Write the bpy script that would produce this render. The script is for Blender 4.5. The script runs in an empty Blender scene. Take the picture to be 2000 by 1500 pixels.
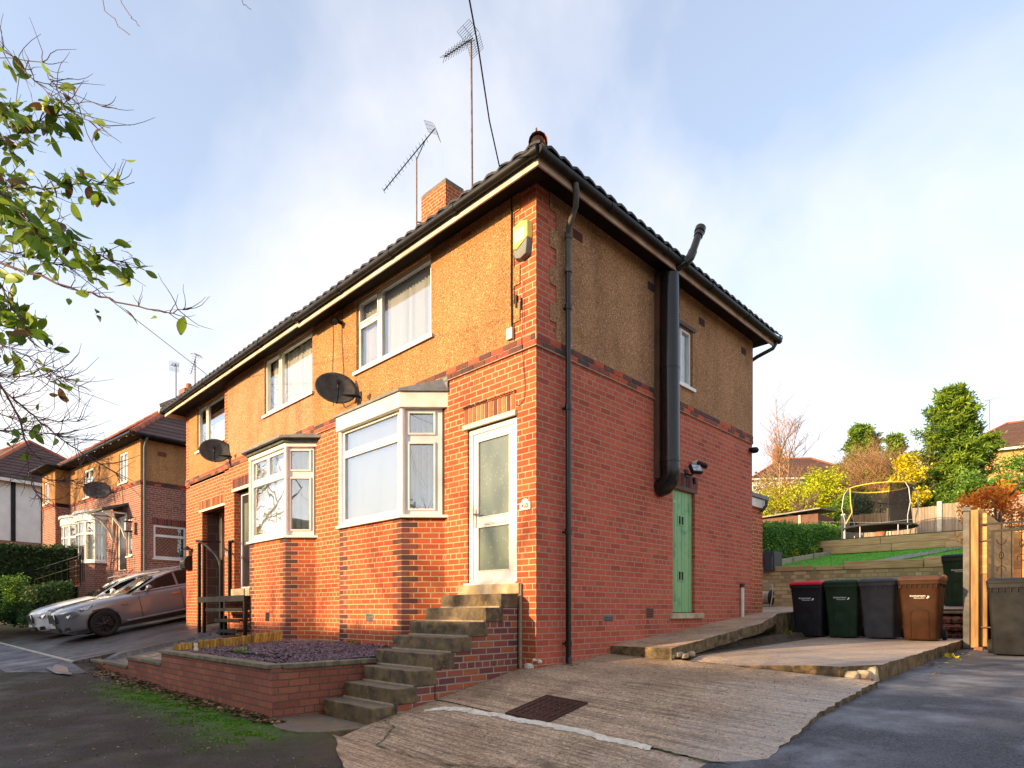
import bpy, math, random, bmesh
import numpy as np
from mathutils import Matrix, Vector
random.seed(7)
C = bpy.context.scene.collection
R = math.radians
# ------------------------------------------------------------------ camera
CA = R(44.4)
cam_d = bpy.data.cameras.new("camera")
cam = bpy.data.objects.new("camera", cam_d); C.objects.link(cam)
cam.location = (4.985, -5.503, 1.55)
cam.rotation_euler = (R(90), 0, CA)
cam_d.sensor_width = 36.0
cam_d.lens = 36.0 * 1209 / 2000
cam_d.shift_y = (1195 - 750) / 2000
cam_d.clip_start = 0.05; cam_d.clip_end = 3000
bpy.context.scene.camera = cam
# ------------------------------------------------------------------ world, sun, exposure
SUN_EL, SUN_AZ = R(15), R(200)      # azimuth measured clockwise from +Y: the sun stands in front of the facade, a little to its left
W = bpy.data.worlds.new("World"); bpy.context.scene.world = W; W.use_nodes = True
wt = W.node_tree; wn = wt.nodes; wl = wt.links
for n in list(wn): wn.remove(n)
def wnode(t, **k):
    n = wn.new(t)
    for a, b in k.items(): setattr(n, a, b)
    return n
out = wnode('ShaderNodeOutputWorld'); bg = wnode('ShaderNodeBackground'); bg.inputs[1].default_value = 0.14
sky = wnode('ShaderNodeTexSky', sky_type='NISHITA', sun_disc=False, sun_elevation=SUN_EL, sun_rotation=SUN_AZ, altitude=100, air_density=1.0, dust_density=1.2, ozone_density=1.6)
tc = wnode('ShaderNodeTexCoord'); sep = wnode('ShaderNodeSeparateXYZ'); wl.new(tc.outputs['Generated'], sep.inputs[0])
add = wnode('ShaderNodeMath', operation='ADD'); wl.new(sep.outputs[2], add.inputs[0]); add.inputs[1].default_value = 0.75
mx = wnode('ShaderNodeMath', operation='MAXIMUM'); wl.new(add.outputs[0], mx.inputs[0]); mx.inputs[1].default_value = 0.05
dx = wnode('ShaderNodeMath', operation='DIVIDE'); dy = wnode('ShaderNodeMath', operation='DIVIDE')
wl.new(sep.outputs[0], dx.inputs[0]); wl.new(mx.outputs[0], dx.inputs[1]); wl.new(sep.outputs[1], dy.inputs[0]); wl.new(mx.outputs[0], dy.inputs[1])
comb = wnode('ShaderNodeCombineXYZ'); wl.new(dx.outputs[0], comb.inputs[0]); wl.new(dy.outputs[0], comb.inputs[1])
nz = wnode('ShaderNodeTexNoise'); nz.inputs['Scale'].default_value = 2.1; nz.inputs['Detail'].default_value = 8; nz.inputs['Roughness'].default_value = 0.52; nz.inputs['Distortion'].default_value = 0.35
mpw = wnode('ShaderNodeMapping'); mpw.inputs['Location'].default_value = (7.9, 4.3, 0.0); mpw.inputs['Scale'].default_value = (1.0, 0.75, 1)
wl.new(comb.outputs[0], mpw.inputs[0]); wl.new(mpw.outputs[0], nz.inputs['Vector'])
rp = wnode('ShaderNodeValToRGB'); rp.color_ramp.elements[0].position = 0.43; rp.color_ramp.elements[0].color = (0.26,)*3+(1,)
rp.color_ramp.elements[1].position = 0.68; rp.color_ramp.elements[1].color = (0.92,)*3+(1,)
wl.new(nz.outputs[0], rp.inputs[0])
# low haze band of cloud near the horizon
hz = wnode('ShaderNodeMapRange'); hz.inputs['From Min'].default_value = 0.02; hz.inputs['From Max'].default_value = 0.46; hz.inputs['To Min'].default_value = 0.97; hz.inputs['To Max'].default_value = 0.0
wl.new(sep.outputs[2], hz.inputs['Value'])
mxx = wnode('ShaderNodeMath', operation='MAXIMUM'); wl.new(rp.outputs[0], mxx.inputs[0]); wl.new(hz.outputs[0], mxx.inputs[1])
mxc = wnode('ShaderNodeMix', data_type='RGBA')
wl.new(mxx.outputs[0], mxc.inputs[0])
skm = wnode('ShaderNodeMix', data_type='RGBA', blend_type='MULTIPLY'); skm.inputs[0].default_value = 1; wl.new(sky.outputs[0], skm.inputs[6]); skm.inputs[7].default_value = (1.55, 1.45, 1.4, 1)
wl.new(skm.outputs[2], mxc.inputs[6])
ccol = wnode('ShaderNodeMix', data_type='RGBA'); wl.new(hz.outputs[0], ccol.inputs[0])
ccol.inputs[6].default_value = (4.2, 4.1, 4.2, 1); ccol.inputs[7].default_value = (5.0, 4.55, 4.1, 1)
wl.new(ccol.outputs[2], mxc.inputs[7])
wl.new(mxc.outputs[2], bg.inputs[0]); wl.new(bg.outputs[0], out.inputs[0])

sd = bpy.data.lights.new("sun", 'SUN'); so = bpy.data.objects.new("sun", sd); C.objects.link(so)
sd.energy = 4.9; sd.angle = R(0.6); sd.color = (1.0, 0.68, 0.34)
svec = Vector((math.sin(SUN_AZ)*math.cos(SUN_EL), math.cos(SUN_AZ)*math.cos(SUN_EL), math.sin(SUN_EL)))
so.rotation_euler = svec.to_track_quat('Z', 'Y').to_euler()
so.location = svec * 60
vs = bpy.context.scene.view_settings
vs.view_transform = 'Standard'; vs.look = 'None'; vs.exposure = 1.02; vs.gamma = 1.0

# ------------------------------------------------------------------ materials
def new_mat(name):
    m = bpy.data.materials.new(name); m.use_nodes = True
    nt = m.node_tree
    for n in list(nt.nodes): nt.nodes.remove(n)
    o = nt.nodes.new('ShaderNodeOutputMaterial'); p = nt.nodes.new('ShaderNodeBsdfPrincipled')
    nt.links.new(p.outputs[0], o.inputs[0])
    return m, nt, p, o
class NB:
    def __init__(s, nt): s.nt = nt
    def n(s, t, ins=None, **k):
        x = s.nt.nodes.new(t)
        for a, b in k.items(): setattr(x, a, b)
        if ins:
            for a, b in ins.items(): s.set(x.inputs[a], b)
        return x
    def set(s, sock, v):
        if isinstance(v, bpy.types.NodeSocket): s.nt.links.new(v, sock)
        elif isinstance(v, bpy.types.Node): s.nt.links.new(v.outputs[0], sock)
        else:
            if isinstance(v, tuple) and len(v) == 3 and sock.type == 'RGBA': v = v + (1,)
            sock.default_value = v
    def coord(s, kind='Object', scale=(1, 1, 1), rot=(0, 0, 0)):
        if kind == 'UV': t = s.n('ShaderNodeUVMap'); t.uv_map = 'UVMap'; v = t.outputs[0]
        else: v = s.n('ShaderNodeTexCoord').outputs[kind]
        if scale != (1, 1, 1) or rot != (0, 0, 0):
            m = s.n('ShaderNodeMapping', {'Vector': v, 'Scale': scale, 'Rotation': rot}); v = m.outputs[0]
        return v
    def noise(s, v, scale, detail=4, rough=.5, dist=0):
        return s.n('ShaderNodeTexNoise', {'Vector': v, 'Scale': scale, 'Detail': detail, 'Roughness': rough, 'Distortion': dist}).outputs[0]
    def ramp(s, f, stops, interp='LINEAR'):
        r = s.n('ShaderNodeValToRGB', {0: f}); cr = r.color_ramp; cr.interpolation = interp
        while len(cr.elements) < len(stops): cr.elements.new(0.5)
        for e, (p, c) in zip(cr.elements, stops):
            e.position = p; e.color = (c if isinstance(c, tuple) else (c, c, c)) + (1,)
        return r.outputs[0]
    def mix(s, f, a, b, mode='MIX'):
        m = s.n('ShaderNodeMix', data_type='RGBA', blend_type=mode)
        s.set(m.inputs[0], f); s.set(m.inputs[6], a); s.set(m.inputs[7], b)
        return m.outputs[2]
    def math(s, op, a, b=0.0, clamp=False):
        m = s.n('ShaderNodeMath', operation=op, use_clamp=clamp); s.set(m.inputs[0], a); s.set(m.inputs[1], b); return m.outputs[0]
    def mr(s, v, a, b, c, d):
        return s.n('ShaderNodeMapRange', {0: v, 1: a, 2: b, 3: c, 4: d}).outputs[0]
    def attr(s, name='rnd'): return s.n('ShaderNodeAttribute', attribute_name=name).outputs['Fac']
    def bump(s, h, strength=.5, dist=.01, normal=None):
        i = {'Height': h, 'Strength': strength, 'Distance': dist}
        if normal is not None: i['Normal'] = normal
        return s.n('ShaderNodeBump', i).outputs[0]

def pm(name, c1, c2=None, scale=4, rough=.7, rvar=0, metal=0, bump=0, bscale=60, bdist=.01, rnd=0, stretch=(1, 1, 1), coat=0, spec=.5, dirt=None, kind='Object', sheen=0, trans=0):
    m, nt, p, o = new_mat(name); b = NB(nt)
    v = b.coord(kind, stretch)
    col = c1
    if c2 is not None:
        f = b.ramp(b.noise(v, scale, 5, .55), [(.36, 0.), (.64, 1.)])
        col = b.mix(f, c1, c2)
    if rnd:
        a = b.attr(); k = b.mr(a, 0, 1, 1 - rnd, 1 + rnd)
        col = b.mix(1.0, col, b.n('ShaderNodeCombineColor', {0: k, 1: k, 2: k}).outputs[0], 'MULTIPLY')
    if dirt:
        dc, ds, dt = dirt
        f = b.ramp(b.noise(b.coord(kind), ds, 6, .6), [(dt, 0.), (min(dt + .2, 1), 1.)])
        col = b.mix(f, col, dc)
    b.set(p.inputs['Base Color'], col)
    b.set(p.inputs['Roughness'], rough if not rvar else b.mr(b.noise(v, scale * 2, 4), .3, .7, rough - rvar, rough + rvar))
    p.inputs['Metallic'].default_value = metal
    p.inputs['Coat Weight'].default_value = coat; p.inputs['Coat Roughness'].default_value = .08
    p.inputs['Specular IOR Level'].default_value = spec
    if trans:
        p.inputs['Transmission Weight'].default_value = trans
    if bump:
        b.set(p.inputs['Normal'], b.bump(b.noise(v, bscale, 4, .6), bump, bdist))
    return m

def brick_mat(name, cols, mortar, bw=.235, bh=.0757, ms=.009, bump=.6, soft=1.0, dark=.0, grime=.25, kind='UV'):
    m, nt, p, o = new_mat(name); b = NB(nt)
    v = b.coord(kind)
    # a little wobble so that courses are not ruled lines
    nv = b.n('ShaderNodeTexNoise', {'Vector': v, 'Scale': 7.0, 'Detail': 3.0}).outputs['Color']
    off = b.n('ShaderNodeVectorMath', {0: nv, 1: (.5, .5, .5)}, operation='SUBTRACT').outputs[0]
    off = b.n('ShaderNodeVectorMath', {0: off}, operation='SCALE'); off.inputs['Scale'].default_value = .006
    v2 = b.n('ShaderNodeVectorMath', {0: v, 1: off.outputs[0]}, operation='ADD').outputs[0]
    bt = b.n('ShaderNodeTexBrick', {'Vector': v2, 'Color1': (0, 0, 0), 'Color2': (1, 1, 1), 'Mortar': (.5, .5, .5), 'Scale': 1.0, 'Mortar Size': ms, 'Mortar Smooth': .25, 'Bias': 0.0, 'Brick Width': bw, 'Row Height': bh}, offset=.5, squash=.5, squash_frequency=6)
    n = len(cols); stops = [((i + .0) / n if i else 0.0, c) for i, c in enumerate(cols)]
    c = b.ramp(bt.outputs['Color'], stops, 'LINEAR')
    ns = b.noise(v, 38, 5, .7)
    c = b.mix(1.0, c, b.ramp(ns, [(.25, .72), (.75, 1.22)]), 'MULTIPLY')
    big = b.noise(v, 1.1, 5, .6)
    c = b.mix(1.0, c, b.ramp(big, [(.3, 1 - grime), (.7, 1.1)]), 'MULTIPLY')
    # pale bloom and mortar smears
    sm = b.ramp(b.noise(v, 5.5, 6, .75), [(.60, 0.), (.78, .35)])
    c = b.mix(sm, c, mortar)
    mc = b.mix(b.noise(v, 9, 4), mortar, tuple(x * .62 for x in mortar))
    c = b.mix(bt.outputs['Fac'], c, mc)
    b.set(p.inputs['Base Color'], c); p.inputs['Roughness'].default_value = .82; p.inputs['Specular IOR Level'].default_value = .3
    h = b.math('SUBTRACT', b.math('MULTIPLY', ns, .35), bt.outputs['Fac'])
    b.set(p.inputs['Normal'], b.bump(h, bump, .006))
    return m

MT = {}
RED = [(.36, .070, .025), (.46, .092, .028), (.50, .108, .032), (.45, .088, .028), (.53, .125, .036), (.42, .078, .026)]
MT['brick'] = brick_mat('brick', RED, (.60, .44, .27), ms=.008, bump=.9)
MT['brick_side'] = brick_mat('brick_side', [(.36, .070, .042), (.48, .094, .054), (.53, .112, .062), (.49, .096, .055), (.56, .128, .068), (.43, .082, .048), (.51, .102, .058)], (.50, .36, .25), ms=.0065, bump=.9, grime=.24)
MT['brick_far'] = brick_mat('brick_far', [(.16, .05, .04), (.30, .09, .06), (.36, .11, .07), (.26, .07, .05)], (.42, .33, .26), ms=.012)
MT['brick_planter'] = brick_mat('brick_planter', [(.27, .085, .05), (.37, .12, .065), (.41, .14, .08), (.33, .10, .06)], (.14, .10, .08), ms=.007)
MT['brick_old'] = brick_mat('brick_old', [(.12, .045, .05), (.24, .07, .055), (.34, .09, .05), (.15, .05, .055), (.27, .075, .055), (.42, .12, .05)], (.42, .34, .26), ms=.009, bump=1.0, grime=.4)
MT['brick_buff'] = brick_mat('brick_buff', [(.42, .28, .13), (.58, .41, .20), (.52, .36, .18), (.34, .23, .11)], (.34, .27, .17), bw=.3, bh=.1, ms=.012)
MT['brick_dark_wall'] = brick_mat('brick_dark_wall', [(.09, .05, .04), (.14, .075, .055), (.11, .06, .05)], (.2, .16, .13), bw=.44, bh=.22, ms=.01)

def single_brick(name, cols):
    m, nt, p, o = new_mat(name); b = NB(nt)
    a = b.attr(); n = len(cols)
    c = b.ramp(a, [(i / n, x) for i, x in enumerate(cols)], 'CONSTANT')
    ns = b.noise(b.coord(), 45, 5, .7)
    c = b.mix(1.0, c, b.ramp(ns, [(.25, .65), (.75, 1.3)]), 'MULTIPLY')
    c = b.mix(b.ramp(b.noise(b.coord(), 14, 4, .7), [(.62, 0.), (.75, .3)]), c, (.5, .4, .3))
    b.set(p.inputs['Base Color'], c); p.inputs['Roughness'].default_value = .85
    b.set(p.inputs['Normal'], b.bump(ns, .5, .005))
    return m
MT['string_brick'] = single_brick('string_brick', [(.42, .07, .03), (.10, .035, .03), (.24, .05, .035), (.065, .035, .035), (.47, .09, .04), (.13, .045, .03)])
MT['dark_brick'] = single_brick('dark_brick', [(.10, .03, .025), (.15, .04, .03), (.075, .03, .03), (.20, .05, .035)])
MT['soldier_brick'] = single_brick('soldier_brick', [(.50, .12, .04), (.15, .05, .03), (.55, .17, .06), (.42, .09, .03), (.20, .07, .035)])
MT['mortar'] = pm('mortar', (.55, .43, .31), (.36, .28, .2), 9, .9, bump=.4, bscale=80)

def pebble_mat(name, base, k=1.0, streak=.85):
    m, nt, p, o = new_mat(name); b = NB(nt)
    v = b.coord()
    vo = b.n('ShaderNodeTexVoronoi', {'Vector': v, 'Scale': 88.0, 'Randomness': 1.0}, feature='F1')
    sepc = b.n('ShaderNodeSeparateColor', {0: vo.outputs['Color']})
    stops = [(0., (.24, .12, .05)), (.10, (.38, .21, .09)), (.40, (.47, .27, .12)), (.7, (.54, .33, .15)), (.88, (.34, .18, .08)), (.96, (.70, .54, .35))]
    stops = [(q, tuple(x * k * y for x, y in zip(c, base))) for q, c in stops]
    c = b.ramp(sepc.outputs[0], stops, 'CONSTANT')
    vo2 = b.n('ShaderNodeTexVoronoi', {'Vector': v, 'Scale': 9.0, 'Randomness': 1.0}, feature='F1')
    c = b.mix(1.0, c, b.ramp(b.noise(v, .9, 6, .62), [(.3, .78), (.7, 1.12)]), 'MULTIPLY')
    # streaks running down
    st = b.noise(b.coord('Object', (2.2, 2.2, .5)), 1.0, 5, .6)
    c = b.mix(1.0, c, b.ramp(st, [(.30, streak), (.52, 1.02)]), 'MULTIPLY')
    b.set(p.inputs['Base Color'], c); p.inputs['Roughness'].default_value = .9; p.inputs['Specular IOR Level'].default_value = .2
    h = b.math('SUBTRACT', 1.0, vo.outputs['Distance'])
    b.set(p.inputs['Normal'], b.bump(h, 1.0, .012))
    return m
MT['pebble'] = pebble_mat('pebbledash', (1.02, .93, .86), 1.0, .78)
MT['pebble_side'] = pebble_mat('pebbledash_side', (1.05, .98, 1.12), 1.0, .75); MT['pebble_pale'] = pebble_mat('pebbledash_pale', (1.05, 1.05, 1.25), 1.0, .62)

# painted / plastic / metal
MT['upvc'] = pm('upvc', (.80, .79, .76), (.72, .70, .66), 3, .32, bump=.03, bscale=20, dirt=((.42, .38, .3), 3.0, .68))
MT['white_paint'] = pm('white_paint', (.78, .76, .70), (.64, .60, .52), 5, .5, bump=.08, bscale=30, dirt=((.38, .33, .25), 4.0, .66))
MT['cream_paint'] = pm('cream_paint', (.74, .69, .56), (.6, .54, .42), 6, .6, bump=.1, bscale=30)
MT['fascia'] = pm('fascia', (.72, .64, .52), (.50, .38, .27), 3, .5, bump=.1, bscale=25, stretch=(1, 1, .3))
MT['fascia_brown'] = pm('fascia_brown', (.30, .17, .10), (.46, .32, .22), 3, .5, bump=.1, bscale=25)
MT['soffit'] = pm('soffit', (.022, .014, .010), (.012, .009, .008), 3, .8, spec=.15, bump=.2, bscale=20)
MT['gutter'] = pm('gutter', (.010, .010, .011), (.022, .021, .020), 6, .45, spec=.22, bump=.05, bscale=30)
MT['black_pipe'] = pm('black_pipe', (.007, .007, .008), (.013, .012, .012), 3, .25, spec=.4, bump=.05, bscale=12, dirt=((.05, .04, .03), 7.0, .72))
MT['grey_pipe'] = pm('grey_pipe', (.10, .09, .075), (.05, .045, .04), 5, .5)
MT['casing'] = pm('casing', (.10, .045, .025), (.05, .03, .02), 4, .6)
MT['black_metal'] = pm('black_metal', (.006, .006, .007), (.011, .010, .010), 8, .5, spec=.25, bump=.1, bscale=60)
MT['lead'] = pm('lead', (.20, .21, .22), (.12, .125, .13), 7, .5, bump=.3, bscale=20)
MT['green_moss_lead'] = pm('green_moss_lead', (.10, .13, .09), (.05, .055, .05), 9, .8, bump=.6, bscale=30)
MT['steel'] = pm('steel', (.45, .45, .44), (.3, .3, .3), 6, .35, metal=.9)
MT['rusty'] = pm('rusty', (.20, .15, .12), (.12, .07, .05), 10, .6, metal=.4, bump=.2)
MT['dish'] = pm('dish', (.075, .07, .065), (.045, .042, .04), 8, .6, spec=.25)
MT['dish_white'] = pm('dish_white', (.6, .6, .58), None, 5, .5)
MT['dark'] = pm('dark_interior', (.012, .011, .010), None, 1, .9)
MT['room'] = pm('room', (.035, .032, .03), (.02, .02, .02), 2, .9)
MT['yellow'] = pm('yellow_plastic', (.80, .62, .05), (.82, .68, .16), 9, .35)
MT['pale_panel'] = pm('pale_panel', (.78, .74, .48), None, 3, .4)
MT['grey_plastic'] = pm('grey_plastic', (.14, .15, .14), (.10, .11, .10), 9, .45)
MT['ink'] = pm('ink', (.05, .05, .05), None, 1, .6)
MT['grey_ink'] = pm('grey_ink', (.4, .38, .28), None, 1, .6)
MT['white'] = pm('white_print', (.8, .8, .78), None, 1, .5)
MT['tile'] = pm('roof_tile', (.022, .022, .025), (.040, .034, .032), 12, .6, spec=.3, bump=.4, bscale=40, rnd=.25, dirt=((.06, .08, .03), 7, .66))
MT['tile_brown'] = pm('roof_tile_brown', (.11, .055, .045), (.07, .04, .035), 12, .8, bump=.3, bscale=40, rnd=.3, dirt=((.16, .09, .06), 4, .6))
MT['tile_red'] = pm('roof_tile_red', (.30, .10, .06), (.20, .08, .055), 6, .8, bump=.3, bscale=30, rnd=.3)
MT['ridge_red'] = pm('ridge_tile_red', (.36, .11, .06), (.26, .08, .05), 7, .8, bump=.3, bscale=30, rnd=.25, dirt=((.25, .24, .14), 12, .62))
MT['hip_end'] = pm('hip_end_clay', (.30, .09, .05), (.42, .30, .16), 9, .8, bump=.5, bscale=30)
MT['chimney_cap'] = pm('chimney_cap', (.20, .17, .13), (.12, .11, .09), 8, .9, bump=.5, bscale=30)
MT['pot'] = pm('clay_pot', (.48, .17, .08), (.35, .12, .07), 6, .8)
MT['stone_sill'] = pm('stone_sill', (.56, .46, .31), (.36, .26, .14), 5, .85, bump=.5, bscale=30, dirt=((.18, .13, .05), 6, .60))

def step_mat():
    m, nt, p, o = new_mat('mossy_step'); b = NB(nt); v = b.coord()
    c = b.mix(b.ramp(b.noise(v, 5, 6, .65), [(.38, 0.), (.62, 1.)]), (.17, .115, .055), (.05, .036, .02))
    c = b.mix(b.ramp(b.noise(v, 9, 6, .7), [(.52, 0.), (.68, .7)]), c, (.30, .19, .05))
    c = b.mix(b.ramp(b.noise(b.coord('Object', (3, 3, 1)), 3, 6, .7), [(.56, 0.), (.7, .8)]), c, (.05, .05, .022))
    c = b.mix(b.ramp(b.noise(v, 22, 6, .7), [(.64, 0.), (.72, .5)]), c, (.55, .47, .34))
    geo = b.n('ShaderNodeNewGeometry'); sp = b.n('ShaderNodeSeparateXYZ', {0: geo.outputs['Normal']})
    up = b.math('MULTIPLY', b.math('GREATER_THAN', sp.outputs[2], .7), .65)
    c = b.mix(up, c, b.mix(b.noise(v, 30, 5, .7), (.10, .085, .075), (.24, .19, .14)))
    b.set(p.inputs['Base Color'], c); b.set(p.inputs['Roughness'], b.mr(b.noise(v, 4), .3, .7, .45, .9))
    b.set(p.inputs['Normal'], b.bump(b.noise(v, 55, 6, .7), .7, .012))
    return m
MT['step'] = step_mat()
MT['concrete_lip'] = pm('concrete_lip', (.42, .33, .22), (.30, .23, .15), 12, .85, bump=.5)
MT['coping'] = pm('coping', (.22, .19, .12), (.11, .10, .065), 9, .9, bump=.7, bscale=45, dirt=((.30, .25, .14), 18, .6))
MT['green_door'] = pm('green_door_paint', (.18, .40, .18), (.24, .46, .20), 3, .5, bump=.2, bscale=50, rnd=.12, dirt=((.03, .17, .10), 3.2, .54), stretch=(1, 1, .25))
MT['door_black'] = pm('door_black', (.02, .022, .025), None, 3, .3, coat=.2)
MT['sleeper'] = pm('sleeper_wood', (.58, .40, .19), (.40, .25, .11), 6, .8, bump=.5, bscale=30, rnd=.25, stretch=(.3, 1, 4))
MT['grey_wood'] = pm('weathered_wood', (.34, .27, .20), (.23, .18, .14), 7, .85, bump=.4, bscale=20, rnd=.18, stretch=(3, 3, .3))
MT['orange_wood'] = pm('orange_wood', (.72, .40, .13), (.52, .25, .08), 6, .75, bump=.4, bscale=20, rnd=.25, stretch=(.3, .3, 3))
MT['post_wood'] = pm('post_wood', (.42, .24, .09), (.25, .14, .055), 8, .8, bump=.5, bscale=25, rnd=.2, stretch=(3, 3, .3))
MT['log'] = pm('log_edging', (.50, .34, .07), (.34, .22, .05), 12, .8, bump=.3, bscale=30, rnd=.4, dirt=((.08, .06, .02), 9, .60))
MT['shed_wood'] = pm('shed_wood', (.15, .065, .045), (.10, .045, .03), 6, .8, bump=.3, rnd=.2)
MT['concrete_post'] = pm('concrete_post', (.62, .56, .46), (.45, .41, .34), 8, .9, bump=.3)
MT['post_grey'] = pm('post_grey', (.17, .165, .16), (.11, .105, .10), 9, .8, bump=.3)
MT['slate_pot'] = pm('planter_grey', (.045, .048, .055), None, 5, .5)
MT['trampoline_net'] = pm('trampoline_net', (.02, .02, .022), None, 5, .8)
MT['trampoline_mat'] = pm('trampoline_mat', (.015, .015, .017), None, 5, .6)
MT['galv'] = pm('galvanised', (.42, .42, .41), (.32, .32, .32), 6, .4, metal=.7)
MT['yellow_pad'] = pm('yellow_pad', (.70, .52, .06), None, 3, .6)
MT['hose'] = pm('hose', (.52, .40, .27), None, 3, .5, rnd=.2)
MT['orange_plastic'] = pm('orange_plastic', (.8, .3, .03), None, 3, .4)
MT['manhole'] = pm('manhole_iron', (.055, .022, .018), (.035, .018, .016), 10, .5, metal=.3, bump=.4, bscale=60)
MT['soil'] = pm('soil', (.045, .03, .018), (.09, .06, .035), 9, .95, bump=1, bscale=20, bdist=.03)
MT['slate'] = pm('slate_chips', (.085, .05, .075), (.14, .10, .125), 20, .6, rnd=.6)
MT['grit'] = pm('grit', (.20, .17, .14), (.08, .06, .05), 20, .9, rnd=.8)
MT['bark'] = pm('bark', (.10, .06, .045), (.16, .10, .08), 15, .85, bump=.5, bscale=40)
MT['twig'] = pm('twig', (.12, .05, .045), (.075, .035, .035), 15, .7)
MT['twig_tan'] = pm('twig_tan', (.42, .25, .13), (.30, .17, .09), 15, .8, rnd=.3)
MT['tyre'] = pm('tyre', (.012, .012, .012), None, 1, .8)
MT['alloy_dark'] = pm('alloy_dark', (.05, .05, .052), None, 1, .3, metal=.8)
MT['chrome'] = pm('chrome', (.6, .6, .6), None, 1, .12, metal=1)
MT['car_grey'] = pm('car_paint_grey', (.22, .22, .24), (.205, .205, .225), 3, .28, metal=.3, coat=1)
MT['car_silver'] = pm('car_paint_silver', (.85, .84, .82), (.8, .79, .77), 3, .4, metal=.1, coat=1)
MT['car_black'] = pm('car_trim_black', (.01, .01, .01), None, 1, .4)
MT['car_glass'] = pm('car_glass', (.008, .010, .012), None, 1, .05, spec=.35)
MT['lamp_glass'] = pm('lamp_glass', (.55, .55, .55), (.2, .2, .2), 18, .08, metal=.5, coat=1)
MT['render_white'] = pm('render_white', (.84, .82, .78), (.74, .72, .68), 2, .85, bump=.2)
MT['render_yellow'] = pm('render_ochre', (.55, .34, .12), (.46, .28, .10), 4, .9, bump=.3)
for nm, c in dict(bin_black=(.014, .014, .018), bin_green=(.012, .030, .015), bin_grey=(.014, .015, .018), bin_grey_in_shade=(.055, .056, .062), bin_brown=(.036, .012, .0035), bin_red=(.50, .012, .03), bin_brown_lid=(.085, .038, .02)).items():  # colour of the sunlit grey bin is darkened, the shaded grey one lightened
    MT[nm] = pm(nm, c, tuple(x * 1.4 + .002 for x in c), 5, .5, rvar=.1, bump=.12, bscale=220, spec=.22, dirt=(tuple(x * 1.5 + .006 for x in c), 5, .60))
MT['wet_print'] = MT['white']

def glass_mat(name, tint=(.97, .98, .98), rough=.0, refl=.10, f0=1.52):
    m, nt, p, o = new_mat(name); b = NB(nt); nt.nodes.remove(p)
    tr = b.n('ShaderNodeBsdfTransparent', {0: tint}); gl = b.n('ShaderNodeBsdfGlossy', {'Roughness': rough, 'Color': (.95, .97, 1)})
    lw = b.n('ShaderNodeLayerWeight', {'Blend': .5}); fr = b.n('ShaderNodeMath', {0: lw.outputs['Facing'], 1: 4.0}, operation='POWER')
    wob = b.bump(b.noise(b.coord(), 1.3, 2), .05, .05); b.set(gl.inputs['Normal'], wob)
    f = b.math('ADD', fr.outputs[0], refl, True)
    mixn = b.n('ShaderNodeMixShader'); b.set(mixn.inputs[0], f); b.set(mixn.inputs[1], tr.outputs[0]); b.set(mixn.inputs[2], gl.outputs[0])
    b.set(o.inputs[0], mixn.outputs[0])
    return m
MT['glass'] = glass_mat('window_glass')
MT['glass_net'] = glass_mat('window_glass_strong', refl=.26)
def frosted():
    m, nt, p, o = new_mat('frosted_glass'); b = NB(nt); v = b.coord('Object', (1, 1, 1), (0, .6, 0))
    vo = b.n('ShaderNodeTexVoronoi', {'Vector': b.coord('Object', (30, 30, 12), (0, .8, 0)), 'Scale': 1.0}, feature='F1')
    f = b.ramp(vo.outputs['Distance'], [(.10, 1.), (.2, 0.)])
    c = b.mix(b.noise(v, 2.5), (.20, .24, .19), (.13, .17, .15))
    c = b.mix(b.math('MULTIPLY', f, .6), c, (.5, .52, .45))
    b.set(p.inputs['Base Color'], c); p.inputs['Roughness'].default_value = .16; p.inputs['Specular IOR Level'].default_value = .8
    b.set(p.inputs['Normal'], b.bump(b.noise(v, 60, 3), .35, .004))
    return m
MT['frosted'] = frosted()
def cloth(name, c, glow=0):
    m, nt, p, o = new_mat(name); b = NB(nt)
    b.set(p.inputs['Base Color'], b.mix(b.noise(b.coord('Object', (40, 40, .5)), 1), c, tuple(x * .82 for x in c)))
    p.inputs['Roughness'].default_value = .85
    return m
MT['blind'] = cloth('blind_fabric', (.60, .62, .66)); MT['blind_cream'] = cloth('blind_cream', (.30, .30, .255)); MT['net'] = cloth('net_curtain', (.60, .61, .58))
MT['curtain'] = cloth('curtain', (.40, .30, .20))

def leaf_mat(name, cols, rough=.55, tr=.25):
    m, nt, p, o = new_mat(name); b = NB(nt)
    n = len(cols)
    c = b.ramp(b.attr(), [(i / max(1, n - 1), x) for i, x in enumerate(cols)])
    c = b.mix(1.0, c, b.ramp(b.noise(b.coord(), 2.0, 3), [(.3, .75), (.7, 1.25)]), 'MULTIPLY')
    b.set(p.inputs['Base Color'], c); p.inputs['Roughness'].default_value = rough; p.inputs['Specular IOR Level'].default_value = .3
    tl = b.n('ShaderNodeBsdfTranslucent'); b.set(tl.inputs[0], c)
    ms = b.n('ShaderNodeMixShader', {0: tr}); b.set(ms.inputs[1], p.outputs[0]); b.set(ms.inputs[2], tl.outputs[0]); b.set(o.inputs[0], ms.outputs[0])
    return m
MT['leaf'] = leaf_mat('leaf_near', [(.05, .10, .012), (.12, .23, .02), (.22, .34, .03), (.26, .36, .04), (.09, .16, .02), (.12, .07, .03)], .4, .4)
MT['leaf_dark'] = leaf_mat('leaf_dark_hedge', [(.012, .03, .008), (.03, .07, .015), (.05, .11, .02), (.08, .13, .025)])
MT['leaf_privet'] = leaf_mat('leaf_privet', [(.03, .10, .015), (.08, .21, .025), (.13, .30, .03), (.20, .34, .05)])
MT['leaf_conifer'] = leaf_mat('leaf_conifer', [(.04, .09, .012), (.10, .20, .02), (.20, .31, .025), (.32, .40, .04)])
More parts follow.
